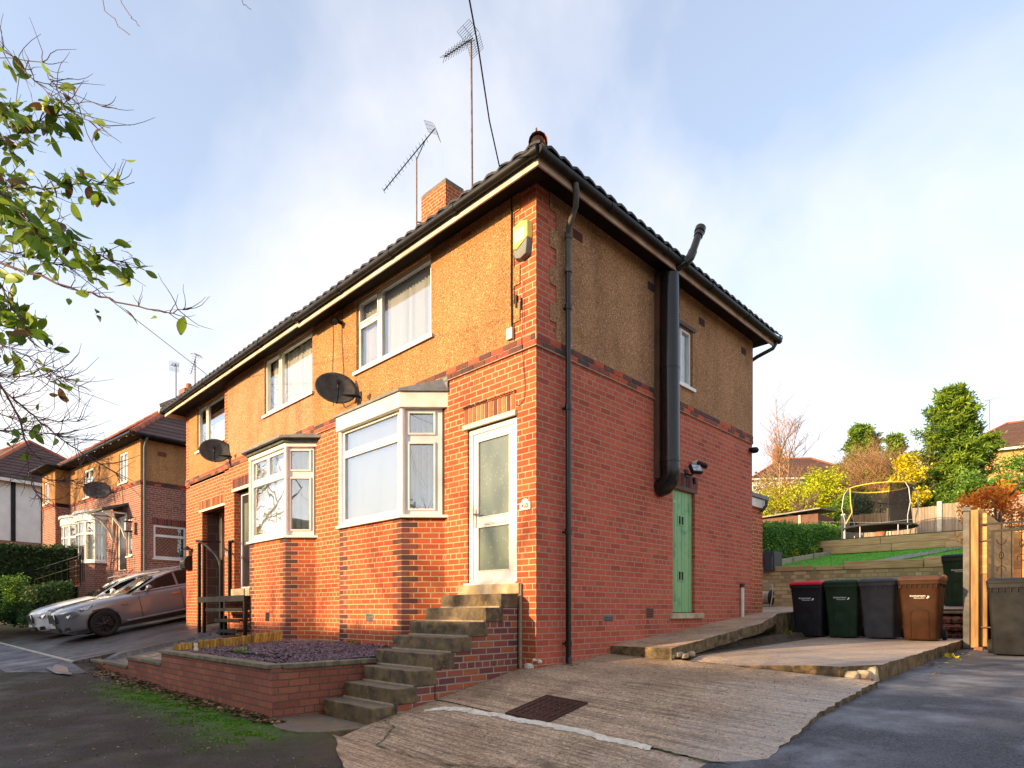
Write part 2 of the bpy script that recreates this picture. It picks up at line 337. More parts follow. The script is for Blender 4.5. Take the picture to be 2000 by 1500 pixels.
MT['leaf_olive'] = leaf_mat('leaf_olive', [(.08, .11, .015), (.20, .22, .02), (.32, .32, .03), (.42, .38, .04)])
MT['leaf_yellow'] = leaf_mat('leaf_yellow', [(.40, .32, .015), (.62, .50, .02), (.70, .60, .03), (.30, .30, .02)])
MT['leaf_lime'] = leaf_mat('leaf_lime', [(.18, .24, .01), (.42, .48, .015), (.58, .58, .02), (.14, .18, .015)])
MT['leaf_laurel'] = leaf_mat('leaf_laurel', [(.03, .08, .012), (.08, .18, .02), (.15, .28, .03), (.24, .36, .07)], .35)
MT['moss_tuft'] = leaf_mat('moss_tuft', [(.04, .10, .006), (.09, .20, .01), (.17, .32, .012)], .9, .1)
MT['leaf_orange'] = leaf_mat('leaf_orange', [(.60, .12, .01), (.80, .22, .015), (.75, .38, .04)])
MT['leaf_redgrey'] = leaf_mat('leaf_russet', [(.24, .22, .07), (.38, .20, .08), (.18, .22, .05), (.5, .12, .05)])
MT['leaf_brown'] = leaf_mat('leaf_litter', [(.06, .03, .015), (.14, .07, .03), (.28, .18, .08), (.42, .34, .18)], .7, .05)
MT['grass'] = leaf_mat('grass_blades', [(.09, .30, .03), (.14, .42, .04), (.24, .50, .05)], .7, .3)

def ground_mats():
    # wet asphalt pavement with moss along the planter foot
    m, nt, p, o = new_mat('asphalt_pavement'); b = NB(nt); v = b.coord('Object')
    sp = b.n('ShaderNodeSeparateXYZ', {0: v})
    fine = b.noise(v, 170, 3, .7); mid = b.noise(v, 26, 5, .7)
    c = b.mix(b.ramp(b.noise(v, 75, 4, .8), [(.36, 0.), (.64, 1.)]), (.012, .010, .010), (.085, .068, .062))
    c = b.mix(b.ramp(mid, [(.45, 0.), (.7, .5)]), c, (.035, .026, .022))
    c = b.mix(b.ramp(b.noise(v, 2.4, 5, .6), [(.45, 0.), (.62, .55)]), c, (.045, .05, .018))
    # chips of pale stone
    vo = b.n('ShaderNodeTexVoronoi', {'Vector': v, 'Scale': 55.0}, feature='F1')
    c = b.mix(b.math('MULTIPLY', b.math('LESS_THAN', vo.outputs['Distance'], .12), .6), c, (.22, .19, .16))
    # moss: a ragged strip close to the brick planter
    d = b.math('ADD', b.math('MULTIPLY', sp.outputs[1], -1.0), -2.62)       # distance in front of the planter line
    xs = b.math('MULTIPLY', b.mr(sp.outputs[0], -6.4, -4.9, 0, 1), b.mr(sp.outputs[0], -.1, -.9, 0, 1))
    wob = b.math('MULTIPLY', b.math('SUBTRACT', b.noise(v, 2.2, 6, .65), .5), .9)
    g = b.mr(b.math('ADD', d, wob), .85, .35, 0, 1)
    g2 = b.ramp(b.noise(v, 18, 6, .75), [(.36, .12), (.58, 1.)])
    mk = b.math('MULTIPLY', b.math('MULTIPLY', b.math('MULTIPLY', g, xs), g2), .95, True)
    mossc = b.mix(b.noise(v, 30, 4), (.04, .12, .006), (.11, .24, .012))
    c = b.mix(mk, c, mossc)
    mk2 = b.math('MULTIPLY', b.mr(b.math('ADD', d, wob), 1.3, .4, 0, 1), b.ramp(b.noise(v, 9, 6, .7), [(.5, 0.), (.68, .6)]))
    c = b.mix(mk2, c, (.045, .075, .012))
    b.set(p.inputs['Base Color'], c)
    wet = b.ramp(b.noise(v, 1.3, 4, .55), [(.42, .9), (.62, .55)])
    b.set(p.inputs['Roughness'], b.math('MAXIMUM', wet, mk)); p.inputs['Specular IOR Level'].default_value = .18
    h = b.math('ADD', b.math('MULTIPLY', fine, .5), b.math('MULTIPLY', mid, .6))
    b.set(p.inputs['Normal'], b.bump(h, .8, .008))
    MT['asphalt'] = m
    # damp crossover asphalt; pale bluish patches paint in the sky's reflection
    m, nt, p, o = new_mat('damp_tarmac'); b = NB(nt); v = b.coord('Object')
    fine = b.noise(v, 150, 3, .7)
    c = b.mix(b.ramp(b.noise(v, 60, 4, .8), [(.38, 0.), (.62, 1.)]), (.012, .013, .017), (.10, .10, .115))
    c = b.mix(b.ramp(b.noise(v, 1.3, 6, .62), [(.46, 0.), (.66, 1.)]), c, b.mix(b.noise(v, 50, 4, .8), (.06, .065, .08), (.34, .35, .39)))
    c = b.mix(b.ramp(b.noise(v, 5, 5, .7), [(.60, 0.), (.72, .5)]), c, (.05, .055, .02))
    b.set(p.inputs['Base Color'], c)
    b.set(p.inputs['Roughness'], b.ramp(b.noise(v, 1.2, 4, .55), [(.4, .75), (.6, .42)]))
    b.set(p.inputs['Normal'], b.bump(b.math('ADD', fine, b.noise(v, 30, 4)), .6, .007))
    MT['tarmac'] = m
    # tamped concrete: lines along X
    for nm, k, wetk in (('concrete_drive', 1.0, 0), ('concrete_slab', 1.1, 1)):
        m, nt, p, o = new_mat(nm); b = NB(nt); v = b.coord('Object')
        lines = b.noise(b.coord('Object', (.9, 30, 1), (0, 0, .02)), 1.0, 2, .5)
        ln2 = b.noise(b.coord('Object', (3, 60, 1), (0, 0, .02)), 1.0, 2, .5)
        big = b.noise(v, .8, 6, .6); agg = b.noise(v, 42, 5, .8); agg2 = b.noise(v, 18, 5, .8)
        c = b.mix(b.ramp(big, [(.35, 0.), (.65, 1.)]), (.34 * k, .225 * k, .135 * k), (.52 * k, .37 * k, .245 * k))
        rid = b.ramp(b.math('ADD', b.math('MULTIPLY', lines, .6), b.math('MULTIPLY', ln2, .4)), [(.42, .42), (.50, .88), (.58, 1.18)])
        c = b.mix(b.ramp(b.noise(v, 1.1, 5, .6), [(.38, .15), (.62, .9)]), c, b.mix(1.0, c, rid, 'MULTIPLY'))
        c = b.mix(1.0, c, b.ramp(agg, [(.36, .38), (.50, .95), (.64, 1.45)]), 'MULTIPLY')
        c = b.mix(1.0, c, b.ramp(agg2, [(.34, .72), (.66, 1.22)]), 'MULTIPLY')
        c = b.mix(b.ramp(b.noise(v, 2.2, 6, .75), [(.54, 0.), (.70, .6)]), c, (.12, .08, .055))
        vo = b.n('ShaderNodeTexVoronoi', {'Vector': v, 'Scale': 38.0}, feature='F1')
        c = b.mix(b.math('MULTIPLY', b.math('LESS_THAN', vo.outputs['Distance'], .16), .6), c, (.66, .54, .40))
        # paler grey toward the tarmac edge and on the bin slab
        sp = b.n('ShaderNodeSeparateXYZ', {0: v})
        e = b.mr(b.math('ADD', sp.outputs[0], b.math('MULTIPLY', b.noise(v, 1.6, 6, .65), 1.6)), 2.9 if not wetk else 1.4, 3.9 if not wetk else 2.6, 0, .6)
        c = b.mix(b.math('MULTIPLY', e, b.ramp(b.noise(v, 25, 5, .7), [(.35, .2), (.6, 1.)])), c, (.47, .43, .40))
        b.set(p.inputs['Base Color'], c)
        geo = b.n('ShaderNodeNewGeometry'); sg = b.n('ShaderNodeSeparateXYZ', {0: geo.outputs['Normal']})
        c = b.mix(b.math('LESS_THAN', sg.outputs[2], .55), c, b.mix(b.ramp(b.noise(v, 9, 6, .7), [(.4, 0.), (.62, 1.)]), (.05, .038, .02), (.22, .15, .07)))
        b.set(p.inputs['Base Color'], c)
        b.set(p.inputs['Roughness'], b.ramp(b.noise(v, 1.0, 4, .55), [(.42, .8), (.6, .45 if not wetk else .32)]))
        h = b.math('ADD', lines, b.math('ADD', b.math('MULTIPLY', ln2, .7), b.math('MULTIPLY', b.noise(v, 110, 3), .35)))
        b.set(p.inputs['Normal'], b.bump(h, 1.0, .02)); p.inputs['Specular IOR Level'].default_value = .35
        MT[nm] = m
    # block paving
    m, nt, p, o = new_mat('block_paving'); b = NB(nt); v = b.coord('Object', (1, 1, 1), (0, 0, .0))
    bt = b.n('ShaderNodeTexBrick', {'Vector': v, 'Color1': (0, 0, 0), 'Color2': (1, 1, 1), 'Mortar': (0, 0, 0), 'Scale': 1.0, 'Mortar Size': .008, 'Mortar Smooth': .2, 'Brick Width': .21, 'Row Height': .105}, offset=.5)
    c = b.ramp(bt.outputs['Color'], [(0., (.055, .048, .05)), (.5, (.085, .07, .07)), (1., (.12, .10, .095))])
    c = b.mix(b.ramp(b.noise(v, 1.0, 5), [(.4, 0.), (.65, .6)]), c, (.045, .04, .03))
    sp = b.n('ShaderNodeSeparateXYZ', {0: v})
    pale = b.math('MULTIPLY', b.mr(b.math('ADD', sp.outputs[0], b.math('MULTIPLY', b.noise(v, 2), .8)), -8.6, -7.7, 0, 1), b.mr(sp.outputs[1], -1.1, -1.6, 0, 1))
    c = b.mix(pale, c, b.ramp(bt.outputs['Color'], [(0., (.16, .12, .08)), (1., (.42, .34, .25))]))
    c = b.mix(bt.outputs['Fac'], c, (.03, .028, .02))
    b.set(p.inputs['Base Color'], c)
    b.set(p.inputs['Roughness'], b.ramp(b.noise(v, 1.4, 4, .5), [(.4, .62), (.62, .3)]))
    b.set(p.inputs['Normal'], b.bump(b.math('SUBTRACT', b.noise(v, 30), bt.outputs['Fac']), .6, .008))
    MT['paving'] = m
ground_mats()
MT['earth'] = pm('earth', (.06, .07, .025), (.10, .10, .04), 3, .95, bump=.5, bscale=10)
MT['lawn'] = pm('lawn', (.10, .36, .04), (.14, .42, .05), 6, .9, bump=.6, bscale=90, dirt=((.20, .28, .05), 2.2, .52))
MT['flags'] = pm('flagstones', (.24, .21, .18), (.17, .15, .13), 4, .6, bump=.3)
MT['crack'] = pm('crack_dirt', (.02, .017, .012), (.06, .10, .015), 14, .95)
MT['repair'] = pm('mortar_repair', (.85, .76, .64), (.62, .53, .42), 16, .9, bump=1, bscale=45, bdist=.02)
MT['puddle'] = pm('puddle_water', (.13, .14, .16), None, 3, .22, spec=.6)  # bluish base colour stands in for reflected sky

# ------------------------------------------------------------------ mesh builder
ROOTINV = {}
class MB:
    def __init__(s): s.v = []; s.f = []; s.r = []; s.m = []; s.sm = []
    def add(s, vs, fs, rnd=None, mat=0, smooth=False):
        o = len(s.v); s.v.extend([tuple(a) for a in vs]); rnd = random.random() if rnd is None else rnd
        for f in fs: s.f.append(tuple(i + o for i in f)); s.r.append(rnd); s.m.append(mat); s.sm.append(smooth)
    def quad(s, a, b, c, d, rnd=None, mat=0): s.add([a, b, c, d], [(0, 1, 2, 3)], rnd, mat)
    def poly(s, pts, rnd=None, mat=0): s.add(pts, [tuple(range(len(pts)))], rnd, mat)
    def box(s, x0, x1, y0, y1, z0, z1, rnd=None, mat=0, M=None):
        if x0 > x1: x0, x1 = x1, x0
        if y0 > y1: y0, y1 = y1, y0
        if z0 > z1: z0, z1 = z1, z0
        vs = [Vector(p) for p in ((x0,y0,z0),(x1,y0,z0),(x1,y1,z0),(x0,y1,z0),(x0,y0,z1),(x1,y0,z1),(x1,y1,z1),(x0,y1,z1))]
        if M is not None: vs = [M @ p for p in vs]
        s.add(vs, [(0,3,2,1),(4,5,6,7),(0,1,5,4),(1,2,6,5),(2,3,7,6),(3,0,4,7)], rnd, mat)
    def prism(s, pts, z0, z1, rnd=None, mat=0, M=None):   # pts ccw in xy
        n = len(pts); vs = [Vector((x, y, z0)) for x, y in pts] + [Vector((x, y, z1)) for x, y in pts]
        if M is not None: vs = [M @ p for p in vs]
        s.add(vs, [tuple(range(n - 1, -1, -1)), tuple(range(n, 2 * n))] + [(i, (i + 1) % n, (i + 1) % n + n, i + n) for i in range(n)], rnd, mat)
    def tube(s, pts, r, n=8, rnd=None, mat=0, caps=True, smooth=True, sq=None):
        pts = [Vector(p) for p in pts]; k = len(pts)
        rs = r if isinstance(r, (list, tuple)) else [r] * k
        up = Vector((0, 0, 1)); vs = []; prev = None
        for i, p in enumerate(pts):
            if i == 0: t = pts[1] - p
            elif i == k - 1: t = p - pts[i - 1]
            else: t = (pts[i + 1] - p).normalized() + (p - pts[i - 1]).normalized()
            if t.length < 1e-9: t = Vector((0, 0, 1))
            t.normalize()
            if prev is None:
                a = up if abs(t.z) < .95 else Vector((1, 0, 0))
                u = t.cross(a).normalized()
            else:
                u = prev - t * prev.dot(t)
                if u.length < 1e-6: u = t.orthogonal()
                u.normalize()
            prev = u; w = t.cross(u)
            for j in range(n):
                an = 2 * math.pi * (j + (.5 if n == 4 else 0)) / n
                vs.append(p + (u * math.cos(an) + w * math.sin(an)) * rs[i])
        fs = [(i * n + j, i * n + (j + 1) % n, (i + 1) * n + (j + 1) % n, (i + 1) * n + j) for i in range(k - 1) for j in range(n)]
        s.add(vs, fs, rnd, mat, smooth and n > 4)
        if caps:
            s.add(vs[:n], [tuple(range(n - 1, -1, -1))], rnd, mat); s.add(vs[-n:], [tuple(range(n))], rnd, mat)
    def cyl(s, a, b, r, n=16, rnd=None, mat=0): s.tube([a, b], r, n, rnd, mat)
    def lathe(s, prof, n=20, M=None, rnd=None, mat=0):    # prof [(r,z)]
        vs = []
        for r, z in prof:
            for j in range(n):
                a = 2 * math.pi * j / n; p = Vector((r * math.cos(a), r * math.sin(a), z)); vs.append(M @ p if M is not None else p)
        fs = [(i * n + j, i * n + (j + 1) % n, (i + 1) * n + (j + 1) % n, (i + 1) * n + j) for i in range(len(prof) - 1) for j in range(n)]
        s.add(vs, fs, rnd, mat, True)
    def build(s, name, mat, parent=None, origin=None, bevel=0, smooth=None):
        me = bpy.data.meshes.new(name)
        v = np.array(s.v, dtype=np.float64)
        # metric box UV in scene space
        nf = len(s.f)
        loc = None
        if parent is not None: inv = ROOTINV[parent.name]
        elif origin is not None: inv = Matrix.Translation(-Vector(origin))
        else: inv = Matrix.Identity(4)
        A = np.array(inv); v2 = v @ A[:3, :3].T + A[:3, 3]
        me.from_pydata(v2.tolist(), [], s.f)
        uv = me.uv_layers.new(name='UVMap')
        li = np.empty(len(me.loops), dtype=np.int32); me.loops.foreach_get('vertex_index', li)
        tot = np.empty(nf, dtype=np.int32); me.polygons.foreach_get('loop_total', tot)
        nor = np.empty(nf * 3); me.polygons.foreach_get('normal', nor); nor = nor.reshape(-1, 3)
        Rm = np.array(inv)[:3, :3]; nor = nor @ Rm          # back to build space
        nl = np.repeat(nor, tot, axis=0); P = v[li]
        h = np.hypot(nl[:, 0], nl[:, 1]); flat = (np.abs(nl[:, 2]) > .8) | (h < 1e-6); h = np.where(h < 1e-6, 1, h)
        tx, ty = -nl[:, 1] / h, nl[:, 0] / h
        U = np.where(flat, P[:, 0], P[:, 0] * tx + P[:, 1] * ty); V = np.where(flat, P[:, 1], P[:, 2])
        uv.data.foreach_set('uv', np.stack([U, V], 1).astype(np.float32).ravel())
        at = me.attributes.new('rnd', 'FLOAT', 'FACE'); at.data.foreach_set('value', np.array(s.r, dtype=np.float32))
        for m in (mat if isinstance(mat, (list, tuple)) else [mat]): me.materials.append(MT[m] if isinstance(m, str) else m)
        me.polygons.foreach_set('material_index', np.array(s.m, dtype=np.int32))
        me.polygons.foreach_set('use_smooth', np.array([bool(x) if smooth is None else smooth for x in s.sm]))
        me.update()
        o = bpy.data.objects.new(name, me); C.objects.link(o)
        if parent is not None: o.parent = parent; ROOTINV[o.name] = inv
        elif origin is not None: o.location = origin; ROOTINV[o.name] = inv
        else: ROOTINV[o.name] = inv
        if bevel:
            bv = o.modifiers.new('bevel', 'BEVEL'); bv.width = bevel; bv.segments = 2; bv.limit_method = 'ANGLE'; bv.angle_limit = R(40)
        return o
def tag(o, label=None, cat=None, group=None, kind=None):
    if label: o['label'] = label
    if cat: o['category'] = cat
    if group: o['group'] = group
    if kind: o['kind'] = kind
    return o
def thing(name, label, cat, loc=(0, 0, 0), rz=0, group=None):
    o = bpy.data.objects.new(name, None); C.objects.link(o); o.location = loc; o.rotation_euler = (0, 0, rz); o.empty_display_size = .2
    ROOTINV[o.name] = (Matrix.Translation(loc) @ Matrix.Rotation(rz, 4, 'Z')).inverted()
    return tag(o, label, cat, group)
def kids(o): return [x for x in bpy.data.objects if x.parent == o]
def copy_tree(o, parent=None):
    c = o.copy(); C.objects.link(c); c.parent = parent
    for ch in kids(o): copy_tree(ch, c)
    return c
def text_part(name, s, size, mat, parent, M, ext=.002, scx=1.0):
    cu = bpy.data.curves.new('t', 'FONT'); cu.body = s; cu.size = size; cu.extrude = ext; cu.align_x = 'CENTER'; cu.align_y = 'CENTER'; cu.resolution_u = 2
    to = bpy.data.objects.new('t', cu); C.objects.link(to)
    bpy.context.view_layer.update()
    me = bpy.data.meshes.new_from_object(to.evaluated_get(bpy.context.evaluated_depsgraph_get()))
    bpy.data.objects.remove(to); bpy.data.curves.remove(cu)
    inv = ROOTINV[parent.name]
    me.transform(inv @ M @ Matrix.Scale(scx, 4, (1, 0, 0)))
    me.materials.clear(); me.materials.append(MT[mat])
    o = bpy.data.objects.new(name, me); C.objects.link(o); o.parent = parent; ROOTINV[o.name] = inv
    return o
FRONT = Matrix.Rotation(R(90), 4, 'X')          # text plane facing -Y
def at(x, y, z): return Matrix.Translation((x, y, z))

# ------------------------------------------------------------------ ground heights
def lerp_tab(t, x):
    if x <= t[0][0]: return t[0][1]
    for (a, b), (c, d) in zip(t, t[1:]):
        if x <= c: return b + (d - b) * (x - a) / (c - a)
    return t[-1][1]
PV = [(-60, -.9), (-20, -.3), (-8, .18), (-4, .35), (-2.6, .43), (-2, .44)]
def pav(x, y): return lerp_tab(PV, y) + .012 * max(0, min(-x - 5, 4)) - .03 * max(0, min(x - .5, 3)) + .11 * min(1, max(0, (-8.4 - x) / 1.2)) * min(1, max(0, (y + 4.6) / 1.7))
def drv(x, y): return (.87 + .19 * y if y < 0 else .87 + .07 * y) - .045 * max(x, 0)
TT = [(-12, .1), (-6, .18), (-2.8, .31), (-1.2, .50), (0, .68), (1.6, .775), (4, .86), (7, .94), (12, 1.0)]
def tar(x, y): return lerp_tab(TT, y)
def lpv(x, y): return .59 + .205 * (min(y, 5) + 2.9)
def slabz(x, y): return .955 + .022 * (y - 1.7) + .004 * x
BG = [(-60, -1.2), (-12, -.4), (-3, -.1), (0, .1), (7, .5), (10.5, 1.0), (12, 2.4), (18, 3.2), (20, 3.9), (27, 4.5), (43, 9), (60, 13.5), (90, 17), (400, 24)]
def base(x, y): return lerp_tab(BG, y) + (min((-16 - x) * .09, 2.6) if x < -16 else 0) - (min(3.0, max(0, (-20 - x) * .02)) if y > 10 else 0)
def patch(name, xl, xr, y0, y1, zf, mat, nx=40, ny=40, skirt=.4, label=None, kind='structure', jit=0):
    mb = MB(); rows = []
    xl_ = xl if callable(xl) else (lambda y: xl); xr_ = xr if callable(xr) else (lambda y: xr)
    for j in range(ny + 1):
        y = y0 + (y1 - y0) * j / ny; a, b = xl_(y), xr_(y)
        rows.append([(a + (b - a) * i / nx, y) for i in range(nx + 1)])
    vs = [(x, y, zf(x, y)) for r in rows for x, y in r]; n = nx + 1
    fs = [(j * n + i, j * n + i + 1, (j + 1) * n + i + 1, (j + 1) * n + i) for j in range(ny) for i in range(nx)]
    k = len(vs)
    if skirt:
        ring = [i for i in range(n)] + [j * n + nx for j in range(1, ny + 1)] + [ny * n + i for i in range(nx - 1, -1, -1)] + [j * n for j in range(ny - 1, 0, -1)]
        vs += [(vs[i][0], vs[i][1], vs[i][2] - skirt) for i in ring]; L = len(ring)
        fs += [(ring[i], k + i, k + (i + 1) % L, ring[(i + 1) % L]) for i in range(L)]
    mb.add(vs, fs)
    o = mb.build(name, mat); tag(o, label, None, None, kind); return o

# ground sheet to the horizon (non-uniform grid)
def ticks(a): return a
xs = [-900, -400, -200, -120, -80, -60, -45, -35, -28, -22, -18, -16, -12, -8, -4, 0, 4, 8, 12, 18, 26, 40, 60, 100, 200, 400, 900]
ys = [-900, -300, -100, -60, -20, -12, -8, -5, -3, 0, 3, 7, 10.5, 12, 15, 18, 20, 23, 27, 32, 38, 43, 50, 60, 75, 90, 150, 300, 900]
mb = MB(); n = len(xs)
mb.add([(x, y, base(x, y) - .12) for y in ys for x in xs], [(j * n + i, j * n + i + 1, (j + 1) * n + i + 1, (j + 1) * n + i) for j in range(len(ys) - 1) for i in range(n - 1)])
tag(mb.build('ground', 'earth'), kind='structure')
wob = lambda y, a=.03, f=9: a * math.sin(y * f) + a * .7 * math.sin(y * f * 2.7 + 1)
patch('pavement', -60, 3.6, -14, -2.62, pav, 'asphalt', 120, 60, .3)
patch('tarmac_drive', lambda y: 2.9, 12, -14, 11.5, tar, 'tarmac', 30, 80, .3)
patch('paved_driveway', -24, -9.41, -2.9, .0, lpv, 'paving', 60, 24, .4)
patch('paved_driveway', -9.405, lambda y: -4.86 if y < -.45 else -7.7, -2.48, .0, lambda x, y: min(lpv(x, y), .57 + .47 * min(1, (y + 2.5) / 2.0)) if x > -9.0 else min(lpv(x, y), .57 + .5 * (y + 2.5)), 'paving', 40, 24, .3)
patch('paved_driveway', -24, -9.3, 0.0, 9, lpv, 'paving', 20, 16, .4)
patch('damp_crossover', -24, lambda y: -8.1 + (y + 2.9) * 1.3, -3.9, -2.9, lambda x, y: pav(x, y) + .010, 'tarmac', 30, 8, .3)
def dr_left(y): return -.235 if y > -2.12 else (-.24 + (-2.12 - y) * .15)
def dr_right(y): return 3.22 + wob(y, .006, 9) + .010 * math.sin(y * 31)
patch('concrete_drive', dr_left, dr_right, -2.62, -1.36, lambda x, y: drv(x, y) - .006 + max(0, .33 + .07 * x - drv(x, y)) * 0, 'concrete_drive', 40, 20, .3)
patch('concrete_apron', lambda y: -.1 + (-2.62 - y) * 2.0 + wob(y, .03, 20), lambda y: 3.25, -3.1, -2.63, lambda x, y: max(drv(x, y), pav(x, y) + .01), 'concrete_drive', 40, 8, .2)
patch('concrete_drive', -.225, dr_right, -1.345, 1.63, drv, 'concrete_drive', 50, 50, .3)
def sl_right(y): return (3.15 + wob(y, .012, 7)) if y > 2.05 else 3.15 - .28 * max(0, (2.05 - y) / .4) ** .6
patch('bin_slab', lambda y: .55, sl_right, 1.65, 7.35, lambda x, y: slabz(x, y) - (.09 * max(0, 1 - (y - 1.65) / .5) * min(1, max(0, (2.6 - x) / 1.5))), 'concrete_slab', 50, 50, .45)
# path along the side wall
def path_r(y): return .93 - .035 * (y - 1.5) + wob(y, .012, 6) - .30 * max(0, (y - 4.6) / 1.6)
patch('concrete_path', .0, path_r, 1.52, 6.2, lambda x, y: 1.085 + .092 * (y - 1.52), 'concrete_slab', 20, 50, .16)
patch('soil_bank', .5, 1.0, 1.9, 8.3, lambda x, y: min(1.07 + .085 * (y - 1.52) * (1 if x < .75 else .25), slabz(x, y) + .20) - .11, 'soil', 12, 60, .5)
patch('patio', -9, lambda y: .42 if y < 8.35 else 3.15, 6.2, 12, lambda x, y: 1.515 + .04 * (y - 6.2), 'concrete_slab', 40, 40, .5)
# lime-mortar repair along the joint and the open crack beyond it
mb = MB(); pts = [(.0, -1.66), (.12, -1.52), (.3, -1.44), (.56, -1.43), (.8, -1.385), (1.02, -1.40), (1.24, -1.36), (1.5, -1.35), (1.75, -1.33), (2.0, -1.365), (2.2, -1.345), (2.43, -1.36)]
L = []
for i, (x, y) in enumerate(pts[:-1]):
    for k in range(6): t = k / 6; L.append((x + (pts[i + 1][0] - x) * t, y + (pts[i + 1][1] - y) * t))
L.append(pts[-1]); random.seed(3); prev = None
for i, (x, y) in enumerate(L):
    w = (.022 + .034 * random.random()) * min(1, (len(L) - i) / 6 + .3, i / 6 + .3)
    cur = [(x, y - w - .015, drv(x, y - w) - .004), (x, y - w * .5, drv(x, y) + .008 + .008 * random.random()), (x, y + w * .5, drv(x, y) + .010 + .008 * random.random()), (x, y + w, drv(x, y + w) - .002)]
    if prev:
        for k in range(3): mb.add([prev[k], cur[k], cur[k + 1], prev[k + 1]], [(0, 1, 2, 3)])
    prev = cur
tag(mb.build('mortar_repair', 'repair'), kind='structure')
def crack(name, pts, w, zf, seed=1):
    random.seed(seed); mb = MB(); L = []
    for i in range(len(pts) - 1):
        for k in range(8):
            t = k / 8; L.append((pts[i][0] + (pts[i+1][0] - pts[i][0]) * t + random.uniform(-.012, .012), pts[i][1] + (pts[i+1][1] - pts[i][1]) * t + random.uniform(-.018, .018)))
    L.append(pts[-1]); prev = None
    for x, y in L:
        ww = w * random.uniform(.3, 1.4); cur = [(x, y - ww, zf(x, y) + .005), (x, y + ww, zf(x, y) + .005)]
        if prev: mb.quad(prev[0], cur[0], cur[1], prev[1])
        prev = cur
    tag(mb.build(name, 'crack'), kind='structure')
crack('joint_crack', [(2.4, -1.34), (2.75, -1.37), (3.21, -1.33)], .012, drv, 2)
crack('joint_crack', [(1.05, 1.60), (1.6, 1.63), (2.3, 1.62), (3.05, 1.64)], .014, drv, 3)
crack('joint_crack', [(-.1, -2.55), (.5, -2.48), (1.2, -2.42), (1.7, -2.2), (2.3, -2.1), (3.0, -2.0)], .010, drv, 4)
crack('joint_crack', [(-.2, -2.05), (.1, -2.1), (.25, -2.3), (.4, -2.5)], .008, drv, 5)
crack('tarmac_crack', [(3.25, -1.5), (3.7, -1.42), (4.4, -1.5), (5.2, -1.4)], .010, tar, 6)
# puddle
mb = MB(); cpt = []
for i in range(28):
    a = i * 2 * math.pi / 28; rr = 1 + .18 * math.sin(3 * a + 1) + .1 * math.sin(5 * a)
    cpt.append((-8.75 + .62 * rr * math.cos(a), -3.22 + .13 * rr * math.sin(a)))
mb.poly([(x, y, pav(x, y) + .035) for x, y in cpt]); tag(mb.build('puddle', 'puddle'), kind='structure')
# kerb edging between crossover and drive
mb = MB(); x = -24
while x < -9.6: mb.box(x, x + .9, -2.93, -2.87, .3, lpv(x, -2.9) + .012); x += .91
tag(mb.build('edging_kerb', 'concrete_post'), kind='structure')
# ================================================================== HOUSES
def wall_panels(mb, axis, pos, a0, a1, z0, z1, holes, out=-1, depth=.1, mat=0, back=None):
    """flat wall on plane y=pos (axis 'y') or x=pos (axis 'x'); a = other axis; out = sign of outward normal; holes (a0,a1,z0,z1[,depth])"""
    P = (lambda a, z, d=0: (a, pos - out * d, z)) if axis == 'y' else (lambda a, z, d=0: (pos - out * d, a, z))
    A = sorted({a0, a1, *[h[0] for h in holes], *[h[1] for h in holes]}); A = [a for a in A if a0 <= a <= a1]
    Z = sorted({z0, z1, *[h[2] for h in holes], *[h[3] for h in holes]}); Z = [z for z in Z if z0 <= z <= z1]
    flip = (axis == 'y') == (out < 0)
    def q(p):
        mb.quad(*(p if flip else p[::-1]), mat=mat)
    for i in range(len(A) - 1):
        for j in range(len(Z) - 1):
            ca, cz = (A[i] + A[i + 1]) / 2, (Z[j] + Z[j + 1]) / 2
            if any(h[0] < ca < h[1] and h[2] < cz < h[3] for h in holes): continue
            q([P(A[i], Z[j]), P(A[i + 1], Z[j]), P(A[i + 1], Z[j + 1]), P(A[i], Z[j + 1])])
    for h in holes:
        b0, b1, c0, c1 = max(h[0], a0), min(h[1], a1), max(h[2], z0), min(h[3], z1); d = h[4] if len(h) > 4 else depth
        if b1 <= b0 or c1 <= c0: continue
        if c0 == h[2]: q([P(b0, c0), P(b0, c0, d), P(b1, c0, d), P(b1, c0)][::-1])
        if c1 == h[3]: q([P(b0, c1), P(b1, c1), P(b1, c1, d), P(b0, c1, d)][::-1])
        if b0 == h[0]: q([P(b0, c0), P(b0, c1), P(b0, c1, d), P(b0, c0, d)][::-1])
        if b1 == h[1]: q([P(b1, c0), P(b1, c0, d), P(b1, c1, d), P(b1, c1)][::-1])

def frame_M(p0, p1, z):
    """local frame: x along p0->p1 (seen left to right from outside), y pointing inwards, z up"""
    d = Vector((p1[0] - p0[0], p1[1] - p0[1], 0)).normalized(); n = Vector((-d.y, d.x, 0))
    return Matrix(((d.x, n.x, 0, p0[0]), (d.y, n.y, 0, p0[1]), (0, 0, 1, z), (0, 0, 0, 1)))

